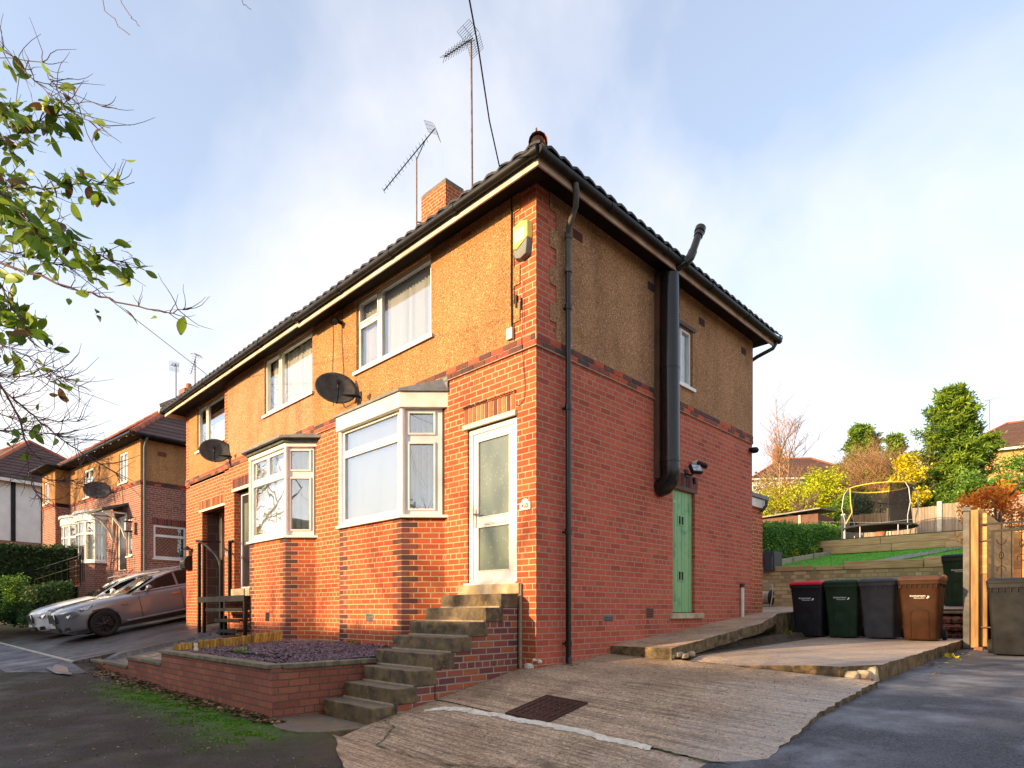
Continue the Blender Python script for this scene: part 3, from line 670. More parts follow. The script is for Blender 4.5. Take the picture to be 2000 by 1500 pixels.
def window(root, M, w, h, cells, fw=.055, dep=.06, blind=None, bmat='blind', glass='glass', sill=True, fmat='upvc', name='window', backing=True, lead=False, sillw=.05, openers=()):
    """cells: list of (x0,x1,z0,z1) glass openings in window-local metres"""
    fr = MB()
    # outer frame and bars: fill everything that is not glass
    A = sorted({0, w, *[c[0] for c in cells], *[c[1] for c in cells]}); Z = sorted({0, h, *[c[2] for c in cells], *[c[3] for c in cells]})
    for i in range(len(A) - 1):
        for j in range(len(Z) - 1):
            ca, cz = (A[i] + A[i + 1]) / 2, (Z[j] + Z[j + 1]) / 2
            if any(c[0] < ca < c[1] and c[2] < cz < c[3] for c in cells): continue
            fr.box(A[i], A[i + 1], 0, dep, Z[j], Z[j + 1], M=M)
    for k, c in enumerate(cells):          # raised sash rim round each pane
        t = .022 if k in openers else .010; o = -.016 if k in openers else -.006
        x0, x1, z0, z1 = c
        for b in ((x0 - t, x1 + t, z0 - t, z0 + .004), (x0 - t, x1 + t, z1 - .004, z1 + t), (x0 - t, x0 + .004, z0 + .005, z1 - .005), (x1 - .004, x1 + t, z0 + .005, z1 - .005)):
            fr.box(b[0], b[1], o, .004, b[2], b[3], M=M)
    F = fr.build(name, fmat, root)
    for c in cells:
        g = MB(); g.box(c[0] - .004, c[1] + .004, .022, .028, c[2] - .004, c[3] + .004, M=M); g.build('pane', glass, F)
        if lead:
            l = MB(); W_, H_ = c[1] - c[0], c[3] - c[2]; s = .13
            k = -int(H_ / s) - 1
            while k * s < W_:
                for sg in (1, -1):
                    x0 = k * s; pts = []
                    for t in (0, H_):
                        xx = x0 + t if sg > 0 else x0 + (H_ - t)
                        pts.append((xx, t))
                    (xa, za), (xb, zb) = pts
                    # clip
                    def cl(xa, za, xb, zb):
                        P = []
                        for q in range(21):
                            t = q / 20; x = xa + (xb - xa) * t; z = za + (zb - za) * t
                            if 0 <= x <= W_: P.append((x, z))
                        return (P[0], P[-1]) if len(P) > 1 else None
                    r = cl(xa, za, xb, zb)
                    if r: l.tube([M @ Vector((c[0] + r[0][0], .018, c[2] + r[0][1])), M @ Vector((c[0] + r[1][0], .018, c[2] + r[1][1]))], .007, 4)
                k += 1
            if l.f: l.build('lead_came', 'lead', F)
    if sill:
        s = MB(); s.box(-sillw, w + sillw, -.075, .0, -.045, -.005, M=M); s.box(-sillw, w + sillw, -.085, -.065, -.06, -.01, M=M); s.build('sill', fmat, F)
    x0 = min(c[0] for c in cells); x1 = max(c[1] for c in cells); z0 = min(c[2] for c in cells); z1 = max(c[3] for c in cells)
    if blind == 'vertical':
        b = MB(); x = x0 - .02; k = 0
        while x < x1 + .02:
            a = R(38 + random.uniform(-8, 8)); wd = .090
            dx_, dy_ = wd * math.cos(a) / 2, wd * math.sin(a) / 2; cx_ = x + .04
            b.quad(M @ Vector((cx_ - dx_, .10 - dy_, z0 - .02)), M @ Vector((cx_ + dx_, .10 + dy_, z0 - .02)), M @ Vector((cx_ + dx_, .10 + dy_, z1 + .02)), M @ Vector((cx_ - dx_, .10 - dy_, z1 + .02)))
            x += .078
        b.build('vertical_blind', bmat, F)
    elif blind == 'open_vertical':
        b = MB(); x = x0 - .02
        while x < x1 + .02:
            a = R(58 + random.uniform(-6, 6)); wd = .089
            dx_, dy_ = wd * math.cos(a) / 2, wd * math.sin(a) / 2; cx_ = x + .04
            b.quad(M @ Vector((cx_ - dx_, .11 - dy_, z0 - .02)), M @ Vector((cx_ + dx_, .11 + dy_, z0 - .02)), M @ Vector((cx_ + dx_, .11 + dy_, z1 + .02)), M @ Vector((cx_ - dx_, .11 - dy_, z1 + .02)))
            x += .085
        b.build('vertical_blind', bmat, F)
    elif blind == 'net':
        b = MB(); N = int((x1 - x0) / .015); vs = []
        for i in range(N + 1):
            x = x0 - .02 + (x1 - x0 + .04) * i / N; y = .12 + .018 * math.sin(i * .9) + .01 * math.sin(i * .37)
            vs += [M @ Vector((x, y, z0 - .02)), M @ Vector((x, y, z1 + .02))]
        b.add(vs, [(2*i, 2*i+2, 2*i+3, 2*i+1) for i in range(N)], smooth=True); b.build('net_curtain', bmat, F)
    if backing:
        b = MB(); b.quad(M @ Vector((0, .30, 0)), M @ Vector((w, .30, 0)), M @ Vector((w, .30, h)), M @ Vector((0, .30, h)))
        for q in (((0, .06, 0), (0, .30, 0), (0, .30, h), (0, .06, h)), ((w, .06, 0), (w, .30, 0), (w, .30, h), (w, .06, h)), ((0, .06, h), (w, .06, h), (w, .30, h), (0, .30, h)), ((0, .06, 0), (w, .06, 0), (w, .30, 0), (0, .30, 0))):
            b.quad(*[M @ Vector(p) for p in q])
        b.build('dark_room', 'room', F)
    return F

def course_bricks(mb, p0, p1, z, proud=.02, rows=2, h=.065, L=.215, gap=.011, back=.03, seed=0, offs=.0):
    M = frame_M(p0, p1, 0); tot = math.hypot(p1[0]-p0[0], p1[1]-p0[1]); rnd = random.Random(seed)
    for r in range(rows):
        x = -offs - (L / 2 if r % 2 else 0)
        while x < tot:
            a, b = max(0, x), min(tot, x + L)
            if b - a > .02: mb.box(a, b, -proud - rnd.uniform(0, .003), back, z + r * (h + gap), z + r * (h + gap) + h, rnd=rnd.random(), M=M)
            x += L + gap
def soldier(mb, p0, p1, z, h=.215, w=.065, gap=.012, proud=.004, back=.05, seed=0):
    M = frame_M(p0, p1, 0); tot = math.hypot(p1[0]-p0[0], p1[1]-p0[1]); rnd = random.Random(seed); n = max(1, int(round(tot / (w + gap)))); st = tot / n
    for i in range(n): mb.box(i * st + gap / 2, (i + 1) * st - gap / 2, -proud - rnd.uniform(0, .003), back, z + rnd.uniform(-.003, .003), z + h, rnd=rnd.random(), M=M)

def roof_half(root, x0, x1, y0, y1, ze, pitch, hipL, hipR, mat='tile', tw=.23, amp=.017):
    """hipped roof between eaves x0..x1,y0..y1; pantiles running down the slope"""
    t = math.tan(pitch); run = (y1 - y0) / 2
    mb = MB()
    def plane(a0, a1, clampL, clampR, P, length):
        nrow = 14; st = tw / 8; n = int((a1 - a0) / st) + 1
        rows = []
        for r in range(nrow):
            for e in (0, 1):
                v = (r + e * .995) / nrow * length
                lo, hi = a0 + (v if clampL else 0), a1 - (v if clampR else 0)
                row = []
                for i in range(n + 1):
                    a = min(max(a0 + (a1 - a0) * i / n, lo), hi)
                    ph = (a / tw) % 1.0
                    w = amp * (math.sin(ph * 2 * math.pi) + .35 * math.sin(4 * math.pi * ph + .8)) + amp
                    row.append(P(a, v, w + (1 - e) * .02))
                rows.append(row)
        vs = [p for row in rows for p in row]; m = n + 1
        mb.add(vs, [(j * m + i, j * m + i + 1, (j + 1) * m + i + 1, (j + 1) * m + i) for j in range(len(rows) - 1) for i in range(n)])
        # eave face (thickness of the tiles)
        lowv = [Vector(p) - Vector((0, 0, .03)) for p in rows[0]]
        mb.add(rows[0] + lowv, [(m + i, m + i + 1, i + 1, i) for i in range(n)])
    plane(x0, x1, hipL, hipR, lambda a, v, w: (a, y0 + v, ze + v * t + w), run)
    plane(x0, x1, hipL, hipR, lambda a, v, w: (a, y1 - v, ze + v * t + w), run)
    if hipR: plane(y0, y1, True, True, lambda a, v, w: (x1 - v, a, ze + v * t + w), run)
    if hipL: plane(y0, y1, True, True, lambda a, v, w: (x0 + v, a, ze + v * t + w), run)
    roof = mb.build('roof', mat, root)
    # ridge and hip tiles
    rd = MB()
    def capline(a, b, r=.11):
        a, b = Vector(a), Vector(b); L = (b - a).length; n = max(1, int(L / .42))
        for i in range(n):
            p, q = a + (b - a) * (i / n), a + (b - a) * ((i + 1.04) / n)
            rd.tube([p, q], [r * 1.05, r * .92], 10, caps=True)
    yr = (y0 + y1) / 2; zr = ze + run * t + .02
    capline((x0 + (run if hipL else 0), yr, zr), (x1 - (run if hipR else 0), yr, zr))
    if hipR:
        for yy in (y0, y1): capline((x1 - .36, yy + (.36 if yy == y0 else -.36), ze + .36 * t + .04), (x1 - run, yr, zr))
    if hipL:
        for yy in (y0, y1): capline((x0 + .06, yy + (.06 if yy == y0 else -.06), ze + .06 * t + .04), (x0 + run, yr, zr))
    rd.build('ridge_tiles', 'ridge_red' if mat != 'tile' else 'tile', root)
    return roof

def gutter_run(mb, a, b, r=.05):
    mb.tube([a, b], r, 10)
    a, b = Vector(a), Vector(b); L = (b - a).length; n = max(1, int(L / 1.35))
    for i in range(n + 1):
        p = a + (b - a) * ((i + .03) / (n + .06)); d = (b - a).normalized()
        mb.tube([p - d * .045, p + d * .045], r * 1.16, 10)

# ---------------------------------------------------------------- near house
XP = -5.39
H1 = thing('semi_detached_house', 'near half of the brick and pebbledash pair, with green side door and thick black flue', 'house', (0, 0, .9))
DOOR = (-1.24, -.32, 1.93, 3.98, .09); W1 = (-3.98, -2.0, 5.5, 6.66, .07)
b = MB(); SC = 4.75
wall_panels(b, 'y', 0, XP, 0, .3, SC, [DOOR, (-4.02, -1.95, 2.9, 4.5)])
b.quad((XP, 0, .3), (XP, .0, .3), (XP, .0, .31), (XP, 0, .31))
wall = b.build('front_wall', 'brick', H1)
b = MB(); GD = (3.19, 3.90, 1.53, 3.50, .10)
wall_panels(b, 'x', 0, 0, 6.13, .3, SC, [GD], out=1)
wall_panels(b, 'y', 6.13, XP, 0, .3, 6.72, [], out=1)
b.build('side_wall', 'brick_side', H1)
# upper storey: brick quoin (flush) and pebbledash 14 mm proud with a toothed edge
UW = SC + .15
qf = MB(); wall_panels(qf, 'y', 0, -.42, 0, UW - .02, 6.72, []); qf.build('quoin', 'brick', H1)
qs = MB(); wall_panels(qs, 'x', 0, 0, .42, UW - .02, 6.72, [], out=1); qs.build('quoin', 'brick_side', H1)
pbf = MB(); pbs = MB()
z = UW; k = 0
while z < 6.72:
    z1 = min(z + .2265, 6.72)
    e = -.26 if k % 2 else -.36
    wall_panels(pbf, 'y', -.014, -.37 if 1 else e, e, z, z1, []) if e > -.37 else None
    pbf.quad((e, -.014, z), (e, 0, z), (e, 0, z1), (e, -.014, z1))
    f = .24 if k % 2 else .36
    wall_panels(pbs, 'x', .014, f, .37, z, z1, [], out=1) if f < .37 else None
    pbs.quad((.014, f, z), (.014, f, z1), (0, f, z1), (0, f, z)); 
    if e > -.3: pbf.quad((-.37, -.014, z), (e, -.014, z), (e, 0, z), (-.37, 0, z)); pbf.quad((-.37, -.014, z1), (-.37, 0, z1), (e, 0, z1), (e, -.014, z1))
    if f < .3: pbs.quad((.014, .37, z1), (0, .37, z1), (0, f, z1), (.014, f, z1)); pbs.quad((.014, .37, z), (.014, f, z), (0, f, z), (0, .37, z))
    z = z1; k += 1
wall_panels(pbf, 'y', -.014, XP, -.37, UW, 6.72, [(W1[0], W1[1], W1[2], W1[3], .084)])
SW = (3.12, 3.80, 5.2, 6.12, .09)
wall_panels(pbs, 'x', .014, .37, 6.13, UW, 6.72, [SW], out=1)
pbs.quad((.014, 6.13, UW), (0, 6.13, UW), (0, 6.13, 6.72), (.014, 6.13, 6.72))
pbf.build('pebbledash_front', 'pebble', H1); pbs.build('pebbledash_side', 'pebble_side', H1)
# string course of dark and red bricks
s = MB(); course_bricks(s, (XP, 0), (-.001, 0), SC, seed=4); course_bricks(s, (.02, -.02), (.02, 6.13), SC, seed=9, proud=.001, offs=.1); 
sc = s.build('string_course', 'string_brick', H1)
s = MB(); s.box(XP, .014, -.014, .0, SC - .004, SC + .148); s.box(0, .0145, -.013, 6.13, SC - .004, SC + .148); s.box(XP, .03, -.03, 0, SC - .012, SC - .004, mat=0); s.box(.001, .03, 0, 6.13, SC - .0125, SC - .0045); s.build('mortar_bed', 'mortar', sc)
# scattered dark purple bricks on the corner of the side wall
# soldier lintels
s = MB(); s.box(-1.30, -.34, -.002, .02, 4.05, 4.262); s.build('lintel_mortar', 'mortar', H1)
s = MB(); soldier(s, (-1.30, 0), (-.34, 0), 4.06, h=.20, gap=.024, w=.058, proud=.008, seed=1); s.build('door_lintel', 'soldier_brick', H1)
s = MB(); s.box(-1.31, -.33, -.02, .0, 4.262, 4.275); 
for i in range(12): s.box(-1.31 + i * .082, -1.24 + i * .082, -.035, 0, 4.276, 4.29 + .006 * (i % 2))
s.build('lintel_drip', 'brick_old', H1)
s = MB(); soldier(s, (.0, 3.12), (.0, 3.99), 3.56, h=.21, seed=3); s.build('side_door_lintel', 'dark_brick', H1)
s = MB(); s.box(0, .012, 3.15, 3.96, 3.50, 3.555); s.build('lintel_plate', 'casing', H1)
# corner footing where the plinth brick has broken away
s = MB(); rr = random.Random(2)
for q in ((-.10, -.015, .88, .16), (-.03, .01, .97, .07), (.008, .05, .95, .09)):
    bm = bmesh.new(); bmesh.ops.create_icosphere(bm, subdivisions=2, radius=1)
    vs = [(q[0] + v.co.x * q[3] * .5 * rr.uniform(.8, 1.1), q[1] + v.co.y * .03, q[2] + v.co.z * q[3] * .35 * rr.uniform(.8, 1.1)) for v in bm.verts]
    s.add(vs, [[v.index for v in f.verts] for f in bm.faces]); bm.free()
s.build('mortar_patch', 'repair', H1)
# front door
D = MB(); dx0, dx1, dz0, dz1 = DOOR[0], DOOR[1], DOOR[2], DOOR[3]
for q in ((dx0, dx0 + .075, dz0, dz1), (dx1 - .075, dx1, dz0, dz1), (dx0 + .075, dx1 - .075, dz1 - .075, dz1), (dx0 + .075, dx1 - .075, dz0, dz0 + .04)): D.box(q[0], q[1], .03, .10, q[2], q[3])
fdo = D.build('front_door', 'upvc', H1, bevel=.004)
D = MB(); ax, bx_ = dx0 + .075, dx1 - .075; az, bz = dz0 + .04, dz1 - .075
mid0, mid1 = az + .70, az + .82
for q in ((ax, ax + .095, az, bz), (bx_ - .095, bx_, az, bz), (ax + .095, bx_ - .095, bz - .10, bz), (ax + .095, bx_ - .095, az, az + .11), (ax + .095, bx_ - .095, mid0, mid1)): D.box(q[0], q[1], .045, .09, q[2], q[3])
D.build('door_leaf', 'upvc', fdo, bevel=.005)
for q in ((mid1, bz - .10), (az + .11, mid0)):
    D = MB(); D.box(ax + .085, bx_ - .085, .06, .075, q[0] - .01, q[1] + .01); D.build('glass_panel', 'frosted', fdo)
    D = MB()
    for r_ in ((ax + .088, ax + .10, q[0], q[1]), (bx_ - .10, bx_ - .088, q[0], q[1]), (ax + .10, bx_ - .10, q[0], q[0] + .012), (ax + .10, bx_ - .10, q[1] - .012, q[1])): D.box(r_[0], r_[1], .038, .06, r_[2], r_[3])
    D.build('glazing_bead', 'upvc', fdo)
D = MB(); D.box(ax + .20, bx_ - .17, .034, .046, mid0 + .02, mid1 - .02); D.box(ax + .215, bx_ - .185, .028, .035, mid0 + .033, mid1 - .033); D.build('letterbox', 'upvc', fdo, bevel=.003)
D = MB(); D.box(ax + .03, ax + .06, .034, .046, mid1 - .12, mid1 + .12); D.tube([(ax + .045, .04, mid1 + .05), (ax + .045, .0, mid1 + .05), (ax + .16, -.005, mid1 + .045)], .010, 8); D.build('door_handle', 'steel', fdo)
D = MB(); D.box(-1.31, -.32, -.035, .06, 3.98, 4.045); D.build('door_head', 'cream_paint', H1, bevel=.004)
D = MB(); D.box(dx0 - .05, dx1 + .0, -.03, .05, dz0 - .03, dz0 - .002); D.build('threshold', 'white_paint', H1)
# bedroom window
window(H1, frame_M((W1[0], .03), (W1[1], .03), W1[2]), W1[1] - W1[0], W1[3] - W1[2], [(.06, .575, .06, .70), (.06, .575, .79, 1.10), (.68, 1.92, .06, 1.10)], blind='vertical', sillw=.06, openers=(1,))
# side window
window(H1, frame_M((.014 - .05, SW[0]), (.014 - .05, SW[1]), SW[2]), SW[1] - SW[0], SW[3] - SW[2], [(.05, .32, .05, .87), (.37, .63, .05, .87)], blind='net', bmat='blind', openers=(1,))
s = MB(); s.box(.0, .035, SW[0] - .06, SW[1] + .06, SW[3], SW[3] + .06); s.build('window_head', 'casing', H1)
# green ledged side door
D = MB(); n = 6; yy = GD[0] + .015; wd = (GD[1] - GD[0] - .03) / n
for i in range(n): D.box(-.09, -.052 + .002 * (i % 2), yy + i * wd + .003, yy + (i + 1) * wd - .003, GD[2] + .01, GD[3] - .01, rnd=random.random())
gd = D.build('side_door', 'green_door', H1, bevel=.003)
for zc in (3.02, 2.13):
    D = MB()
    for q in ((-.10, .10, .065, .085), (-.10, .10, -.085, -.065), (-.10, -.075, -.065, .065), (.075, .10, -.065, .065), (-.012, .012, -.065, .065)): D.box(-.05, -.040, 3.52 + q[0], 3.52 + q[1], zc + q[2], zc + q[3])
    v_ = D.build('vent_frame', 'green_door', gd)
    D = MB(); D.box(-.051, -.047, 3.44, 3.60, zc - .065, zc + .065); D.build('vent_hole', 'dark', gd)
for q in ((1.75, .45), (3.30, .30)): D = MB(); D.box(-.05, -.042, GD[0] + .02, GD[0] + q[1] * .6, q[0] - .02, q[0] + .02); D.build('hinge', 'green_door', gd)
D = MB(); D.box(-.06, .0, GD[0] - .0, GD[1], GD[2], GD[3]); 
D = MB(); D.box(-.098, -.093, GD[0], GD[1], GD[2], GD[3]); D.build('door_back', 'dark', gd)
D = MB(); D.box(-.05, .055, GD[0] - .09, GD[1] + .22, GD[2] - .09, GD[2] - .0); D.build('side_door_sill', 'stone_sill', H1, bevel=.012)
# air bricks
def airbrick(root, M, w=.22, h=.14, mat='brick_old', name='air_brick'):
    a = MB(); a.box(0, w, -.004, .01, 0, h, M=M); o = a.build(name, mat, root); a = MB()
    nz_ = max(2, int(h / .028))
    for i in range(nz_): a.box(.015, w - .015, -.0065, -.0045, .012 + i * (h - .02) / nz_, .012 + i * (h - .02) / nz_ + .010, M=M)
    a.build('slots', 'dark', o); return o
airbrick(H1, frame_M((0, 2.42), (0, 2.64), 1.46), .2, .15, 'tile_red'); airbrick(H1, frame_M((0, 1.36), (0, 1.58), 1.42), .22, .08, 'post_grey')
for y in (.68, 2.44, 4.0, 5.62): airbrick(H1, frame_M((.014, y), (.014, y + .2), 6.33), .2, .12, 'dark_brick')
airbrick(H1, frame_M((-1.36, -.014), (-1.1, -.014), 6.55), .22, .07, 'soldier_brick'); airbrick(H1, frame_M((-4.78, -.014), (-4.6, -.014), 6.55), .2, .07, 'soldier_brick')

# ---- bay window builder
def bay(root, xr, xl, d, z0, zs, zh, ztop, roofstyle, cells_front, cells_side, blindF, blindS, bm_, seed, glass='glass'):
    """xr/xl: front corners; splay 45deg of depth d"""
    jr, jl = xr + d, xl - d; g = MB()
    foot = [(jl, 0), (xl, -d), (xr, -d), (jr, 0)]
    for a, c in zip(foot, foot[1:]): g.quad((a[0], a[1], z0), (c[0], c[1], z0), (c[0], c[1], zs - .04), (a[0], a[1], zs - .04))
    bw = g.build('bay_wall', 'brick', root)
    # toothed dark brick corners
    G2 = {1: MB(), -1: MB()}; rr = random.Random(seed); z = z0 + .02; k = 0; rt2 = math.sqrt(.5)
    z = math.ceil(z0 / .0757) * .0757
    while z < zs - .06:
        L1, L2 = (.215, .10) if k % 2 else (.10, .215)
        if k % 1 == 0:
            for (cx_, sg) in ((xr, 1), (xl, -1)):
                g = G2[sg]; Mf = frame_M((cx_ - (L1 if sg > 0 else 0), -d), (cx_ + (0 if sg > 0 else L1), -d), 0)
                g.box(0, L1, -.0035, .01, z + .005, min(z + .070, zs - .045), rnd=rr.random(), M=Mf)
                if sg > 0: Ms = frame_M((xr, -d), (xr + rt2, -d + rt2), 0); g.box(0, L2, -.0035, .01, z + .005, min(z + .070, zs - .045), rnd=rr.random(), M=Ms)
                else: Ms = frame_M((xl - rt2, -d + rt2), (xl, -d), 0); g.box(1 - L2, 1, -.0035, .01, z + .005, min(z + .070, zs - .045), rnd=rr.random(), M=Ms)
        z += .0757; k += 1
    G2[1].build('dark_corner_bricks', 'dark_brick', bw); G2[-1].build('dark_corner_bricks', 'dark_brick', bw)
    # sill
    o = .05; g = MB()
    def off(dd): return [(jl - dd * 1.4, 0.0), (xl - dd * .414, -d - dd), (xr + dd * .414, -d - dd), (jr + dd * 1.4, 0.0)]
    g.prism(off(o + .01), zs - .045, zs - .005); g.build('bay_sill', 'upvc', root, bevel=.004)
    # window faces (3)
    i_ = .03
    fw_ = off(-i_)
    segs = [(fw_[0], fw_[1], cells_side, blindS), (fw_[1], fw_[2], cells_front, blindF), (fw_[2], fw_[3], cells_side, blindS)]
    for a, c, ce, bl in segs:
        w = math.hypot(c[0]-a[0], c[1]-a[1]); hgt = zh - zs
        cells = [(x0 * w, x1 * w, y0 * hgt, y1 * hgt) for x0, x1, y0, y1 in ce]
        window(root, frame_M(a, c, zs - .004), w, hgt + .004, cells, blind=bl, bmat=bm_, sill=False, backing=False, name='bay_window', openers=tuple(range(len(cells))) if ce is cells_side else (), glass=glass)
    g = MB()
    for p in (fw_[1], fw_[2]): g.tube([(p[0], p[1] - .006, zs - .004), (p[0], p[1] - .006, zh)], .045, 8)
    g.build('corner_post', 'upvc', root)
    # room behind
    g = MB(); g.quad((jl, -.004, zs), (jr, -.004, zs), (jr, -.004, zh), (jl, -.004, zh)); g.prism([(x, y) for x, y in off(-.09)], zh - .02, zh); g.build('bay_interior', 'room', root)
    return off
f1 = [(.055, .93, .06, .70), (.055, .93, .765, .955)]; s1 = [(.16, .78, .06, .66), (.16, .78, .755, .94)]
offb = bay(H1, -2.14, -3.80, .42, .9, 2.90, 4.42, 4.6, 'flat', f1, s1, 'vertical', 'open_vertical', 'blind_cream', 11, glass='glass_net')
# bay fascia and lead roof
g = MB(); o_ = offb(.055); g.prism(o_, 4.385, 4.60); g.build('bay_fascia', 'white_paint', H1, bevel=.004)
g = MB(); a_, b_ = offb(.085), offb(.0)
g.prism(a_, 4.602, 4.635)
top = [(-4.2, 0, 4.80), (-3.7, -.12, 4.745), (-2.2, -.12, 4.745), (-1.70, 0, 4.80)]; lo = [(x, y, 4.636) for x, y in a_]
g.add(lo + top, [(0, 1, 5, 4), (1, 2, 6, 5), (2, 3, 7, 6)]); g.build('bay_roof', 'lead', H1)
g = MB(); g.box(-1.75, -1.62, -.03, .0, 4.60, 4.80); g.quad((-1.98, -.02, 4.64), (-1.62, -.02, 4.64), (-1.62, -.02, 4.82), (-1.75, -.02, 4.80)); g.build('lead_flashing', 'lead', H1)

# ---- eaves
EO = .30; ZF0, ZF1 = 6.585, 6.70
def eaves(root, x0, x1, y1, sideR, sideL, zo=0.0, side_mat='fascia'):
    g = MB(); g.box(x0 - (EO if sideL else 0), x1 + (EO if sideR else 0), -EO, .0, 6.695 + zo, 6.715 + zo)
    if sideR: g.box(x1, x1 + EO, 0, y1 + EO, 6.695 + zo, 6.715 + zo)
    if sideL: g.box(x0 - EO, x0, 0, y1 + EO, 6.695 + zo, 6.715 + zo)
    g.box(x0, x1, y1, y1 + EO, 6.695 + zo, 6.715 + zo); g.build('soffit', 'soffit', root)
    g = MB(); g.box(x0 - (EO if sideL else 0), x1 + (EO + .022 if sideR else 0), -EO - .022, -EO, ZF0 + zo, ZF1 + zo); g.build('front_fascia', 'fascia', root)
    g = MB()
    if sideR: g.box(x1 + EO, x1 + EO + .022, -EO, y1 + EO, ZF0 + zo, ZF1 + zo)
    if sideL: g.box(x0 - EO - .022, x0 - EO, -EO, y1 + EO, ZF0 + zo, ZF1 + zo)
    if g.f: g.build('side_fascia', side_mat, root)
    g = MB(); zz = 6.705 + zo; gx = EO + .075
    gutter_run(g, (x0 - (gx if sideL else 0), -gx, zz), (x1 + (gx if sideR else 0), -gx, zz))
    if sideR: gutter_run(g, (x1 + gx, -gx, zz), (x1 + gx, y1 + EO + .05, zz))
    if sideL: gutter_run(g, (x0 - gx, -gx, zz), (x0 - gx, y1 + EO + .05, zz))
    g.build('gutter', 'gutter', root)
eaves(H1, XP, 0, 6.13, True, False, side_mat='fascia_brown')
roof_half(H1, XP, .42, -.40, 6.53, 6.755, R(33), False, True)
# open round hip end at the corner
g = MB(); g.tube([(.34, -.34, 6.815), (.10, -.10, 6.93)], [.11, .105], 14, caps=False); g.tube([(.31, -.31, 6.83), (.20, -.20, 6.88)], [.085, .085], 12)
g.build('hip_end_tile', 'hip_end', H1)
g = MB(); g.tube([(.30, -.32, 6.88), (.31, -.34, 6.99)], .012, 5); g.build('hip_iron', 'rusty', H1)
# chimney
CH = [(-5.34, -6.21)]
g = MB(); g.box(-6.19, -5.34, 3.0, 3.55, 8.3, 10.80); ch = g.build('chimney', 'brick', H1)
g = MB(); g.box(-6.19, -5.34, 3.0, 3.55, 10.802, 10.85); g.box(-6.17, -5.36, 3.02, 3.53, 10.85, 10.90); g.build('chimney_cap', 'chimney_cap', ch)
# rainwater pipe at the corner
g = MB(); P = [(.36, .30, 6.70), (.36, .32, 6.55), (.30, .38, 6.45), (.12, .47, 6.32), (.085, .50, 6.22), (.085, .50, 5.82)]; g.tube(P, .036, 12)
g.tube([(.085, .50, 6.2), (.085, .50, 6.27)], .046, 12); g.tube([(.085, .5, 5.83), (.085, .5, 5.78)], .047, 12)
g.build('swan_neck_pipe', 'grey_pipe', H1)
g = MB(); g.tube([(.085, .50, 5.80), (.085, .505, .93)], .035, 12)
for zz in (5.35, 4.1, 2.55, 1.15): g.tube([(.085, .502, zz - .035), (.085, .502, zz + .035)], .045, 12); g.box(.0, .085, .49, .52, zz - .012, zz + .012)
g.tube([(.085, .505, .98), (.10, .50, .90)], .038, 12); g.build('downpipe', 'black_pipe', H1)
g = MB(); g.box(.03, .22, .42, .62, .83, .905); g.build('gully', 'brick_old', H1, bevel=.01)
g = MB(); g.tube([(.36, 6.42, 6.70), (.30, 6.36, 6.55), (.06, 6.22, 6.42), (-.08, 6.20, 6.35), (-.08, 6.20, 1.7)], .036, 10); g.build('rear_downpipe', 'black_pipe', H1)
# flue: dark casing, fat black pipe and the thin vent above the gutter
g = MB(); g.box(.014, .10, 2.62, 2.68, 3.55, 6.60); g.box(.014, .17, 2.64, 2.90, 6.15, 6.63); g.build('flue_casing', 'casing', H1)
g = MB(); g.tube([(.02, 2.76, 3.42), (.12, 2.755, 3.44), (.18, 2.75, 3.50), (.215, 2.75, 3.60), (.215, 2.745, 3.72), (.215, 2.72, 6.55)], .138, 24)
g.tube([(.215, 2.74, 3.78), (.215, 2.74, 3.84)], .148, 24); g.tube([(.215, 2.73, 5.16), (.215, 2.73, 5.19)], .143, 24); g.build('flue_pipe', 'black_pipe', H1)
g = MB(); g.tube([(.22, 2.72, 6.52), (.25, 2.74, 6.62), (.36, 2.78, 6.66), (.45, 2.80, 6.69), (.50, 2.84, 6.78), (.52, 3.06, 7.22)], .055, 14)
g.tube([(.43, 2.79, 6.685), (.49, 2.83, 6.76), (.505, 2.88, 6.86)], .066, 14); g.tube([(.518, 3.02, 7.14), (.52, 3.06, 7.22)], .068, 14); g.tube([(.52, 3.055, 7.215), (.522, 3.09, 7.29)], .080, 14); g.build('vent_pipe', 'black_pipe', H1)
# rear lean-to edge
g = MB(); g.box(-1.4, -.16, 6.14, 7.0, 1.3, 3.62); ex = g.build('rear_extension', 'brick', H1)
g = MB(); g.box(-1.5, -.06, 6.14, 7.1, 3.80, 3.87); g.build('extension_roof', 'lead', H1)
g = MB(); g.box(-1.45, -.10, 6.14, 7.05, 3.62, 3.79); g.build('extension_fascia', 'white_paint', H1)
g = MB(); g.tube([(-.04, 6.9, 3.78), (-.04, 6.9, 3.68), (-.12, 6.85, 3.55)], .03, 8); g.build('extension_downpipe', 'black_pipe', H1)
g = MB(); g.tube([(.035, 5.62, 1.40), (.035, 5.62, 2.02)], .034, 10); g.build('waste_pipe', 'cream_paint', H1)
g = MB(); g.tube([(.035, 5.62, 2.0), (.035, 5.62, 2.07)], .04, 10); g.build('waste_pipe_collar', 'casing', H1)
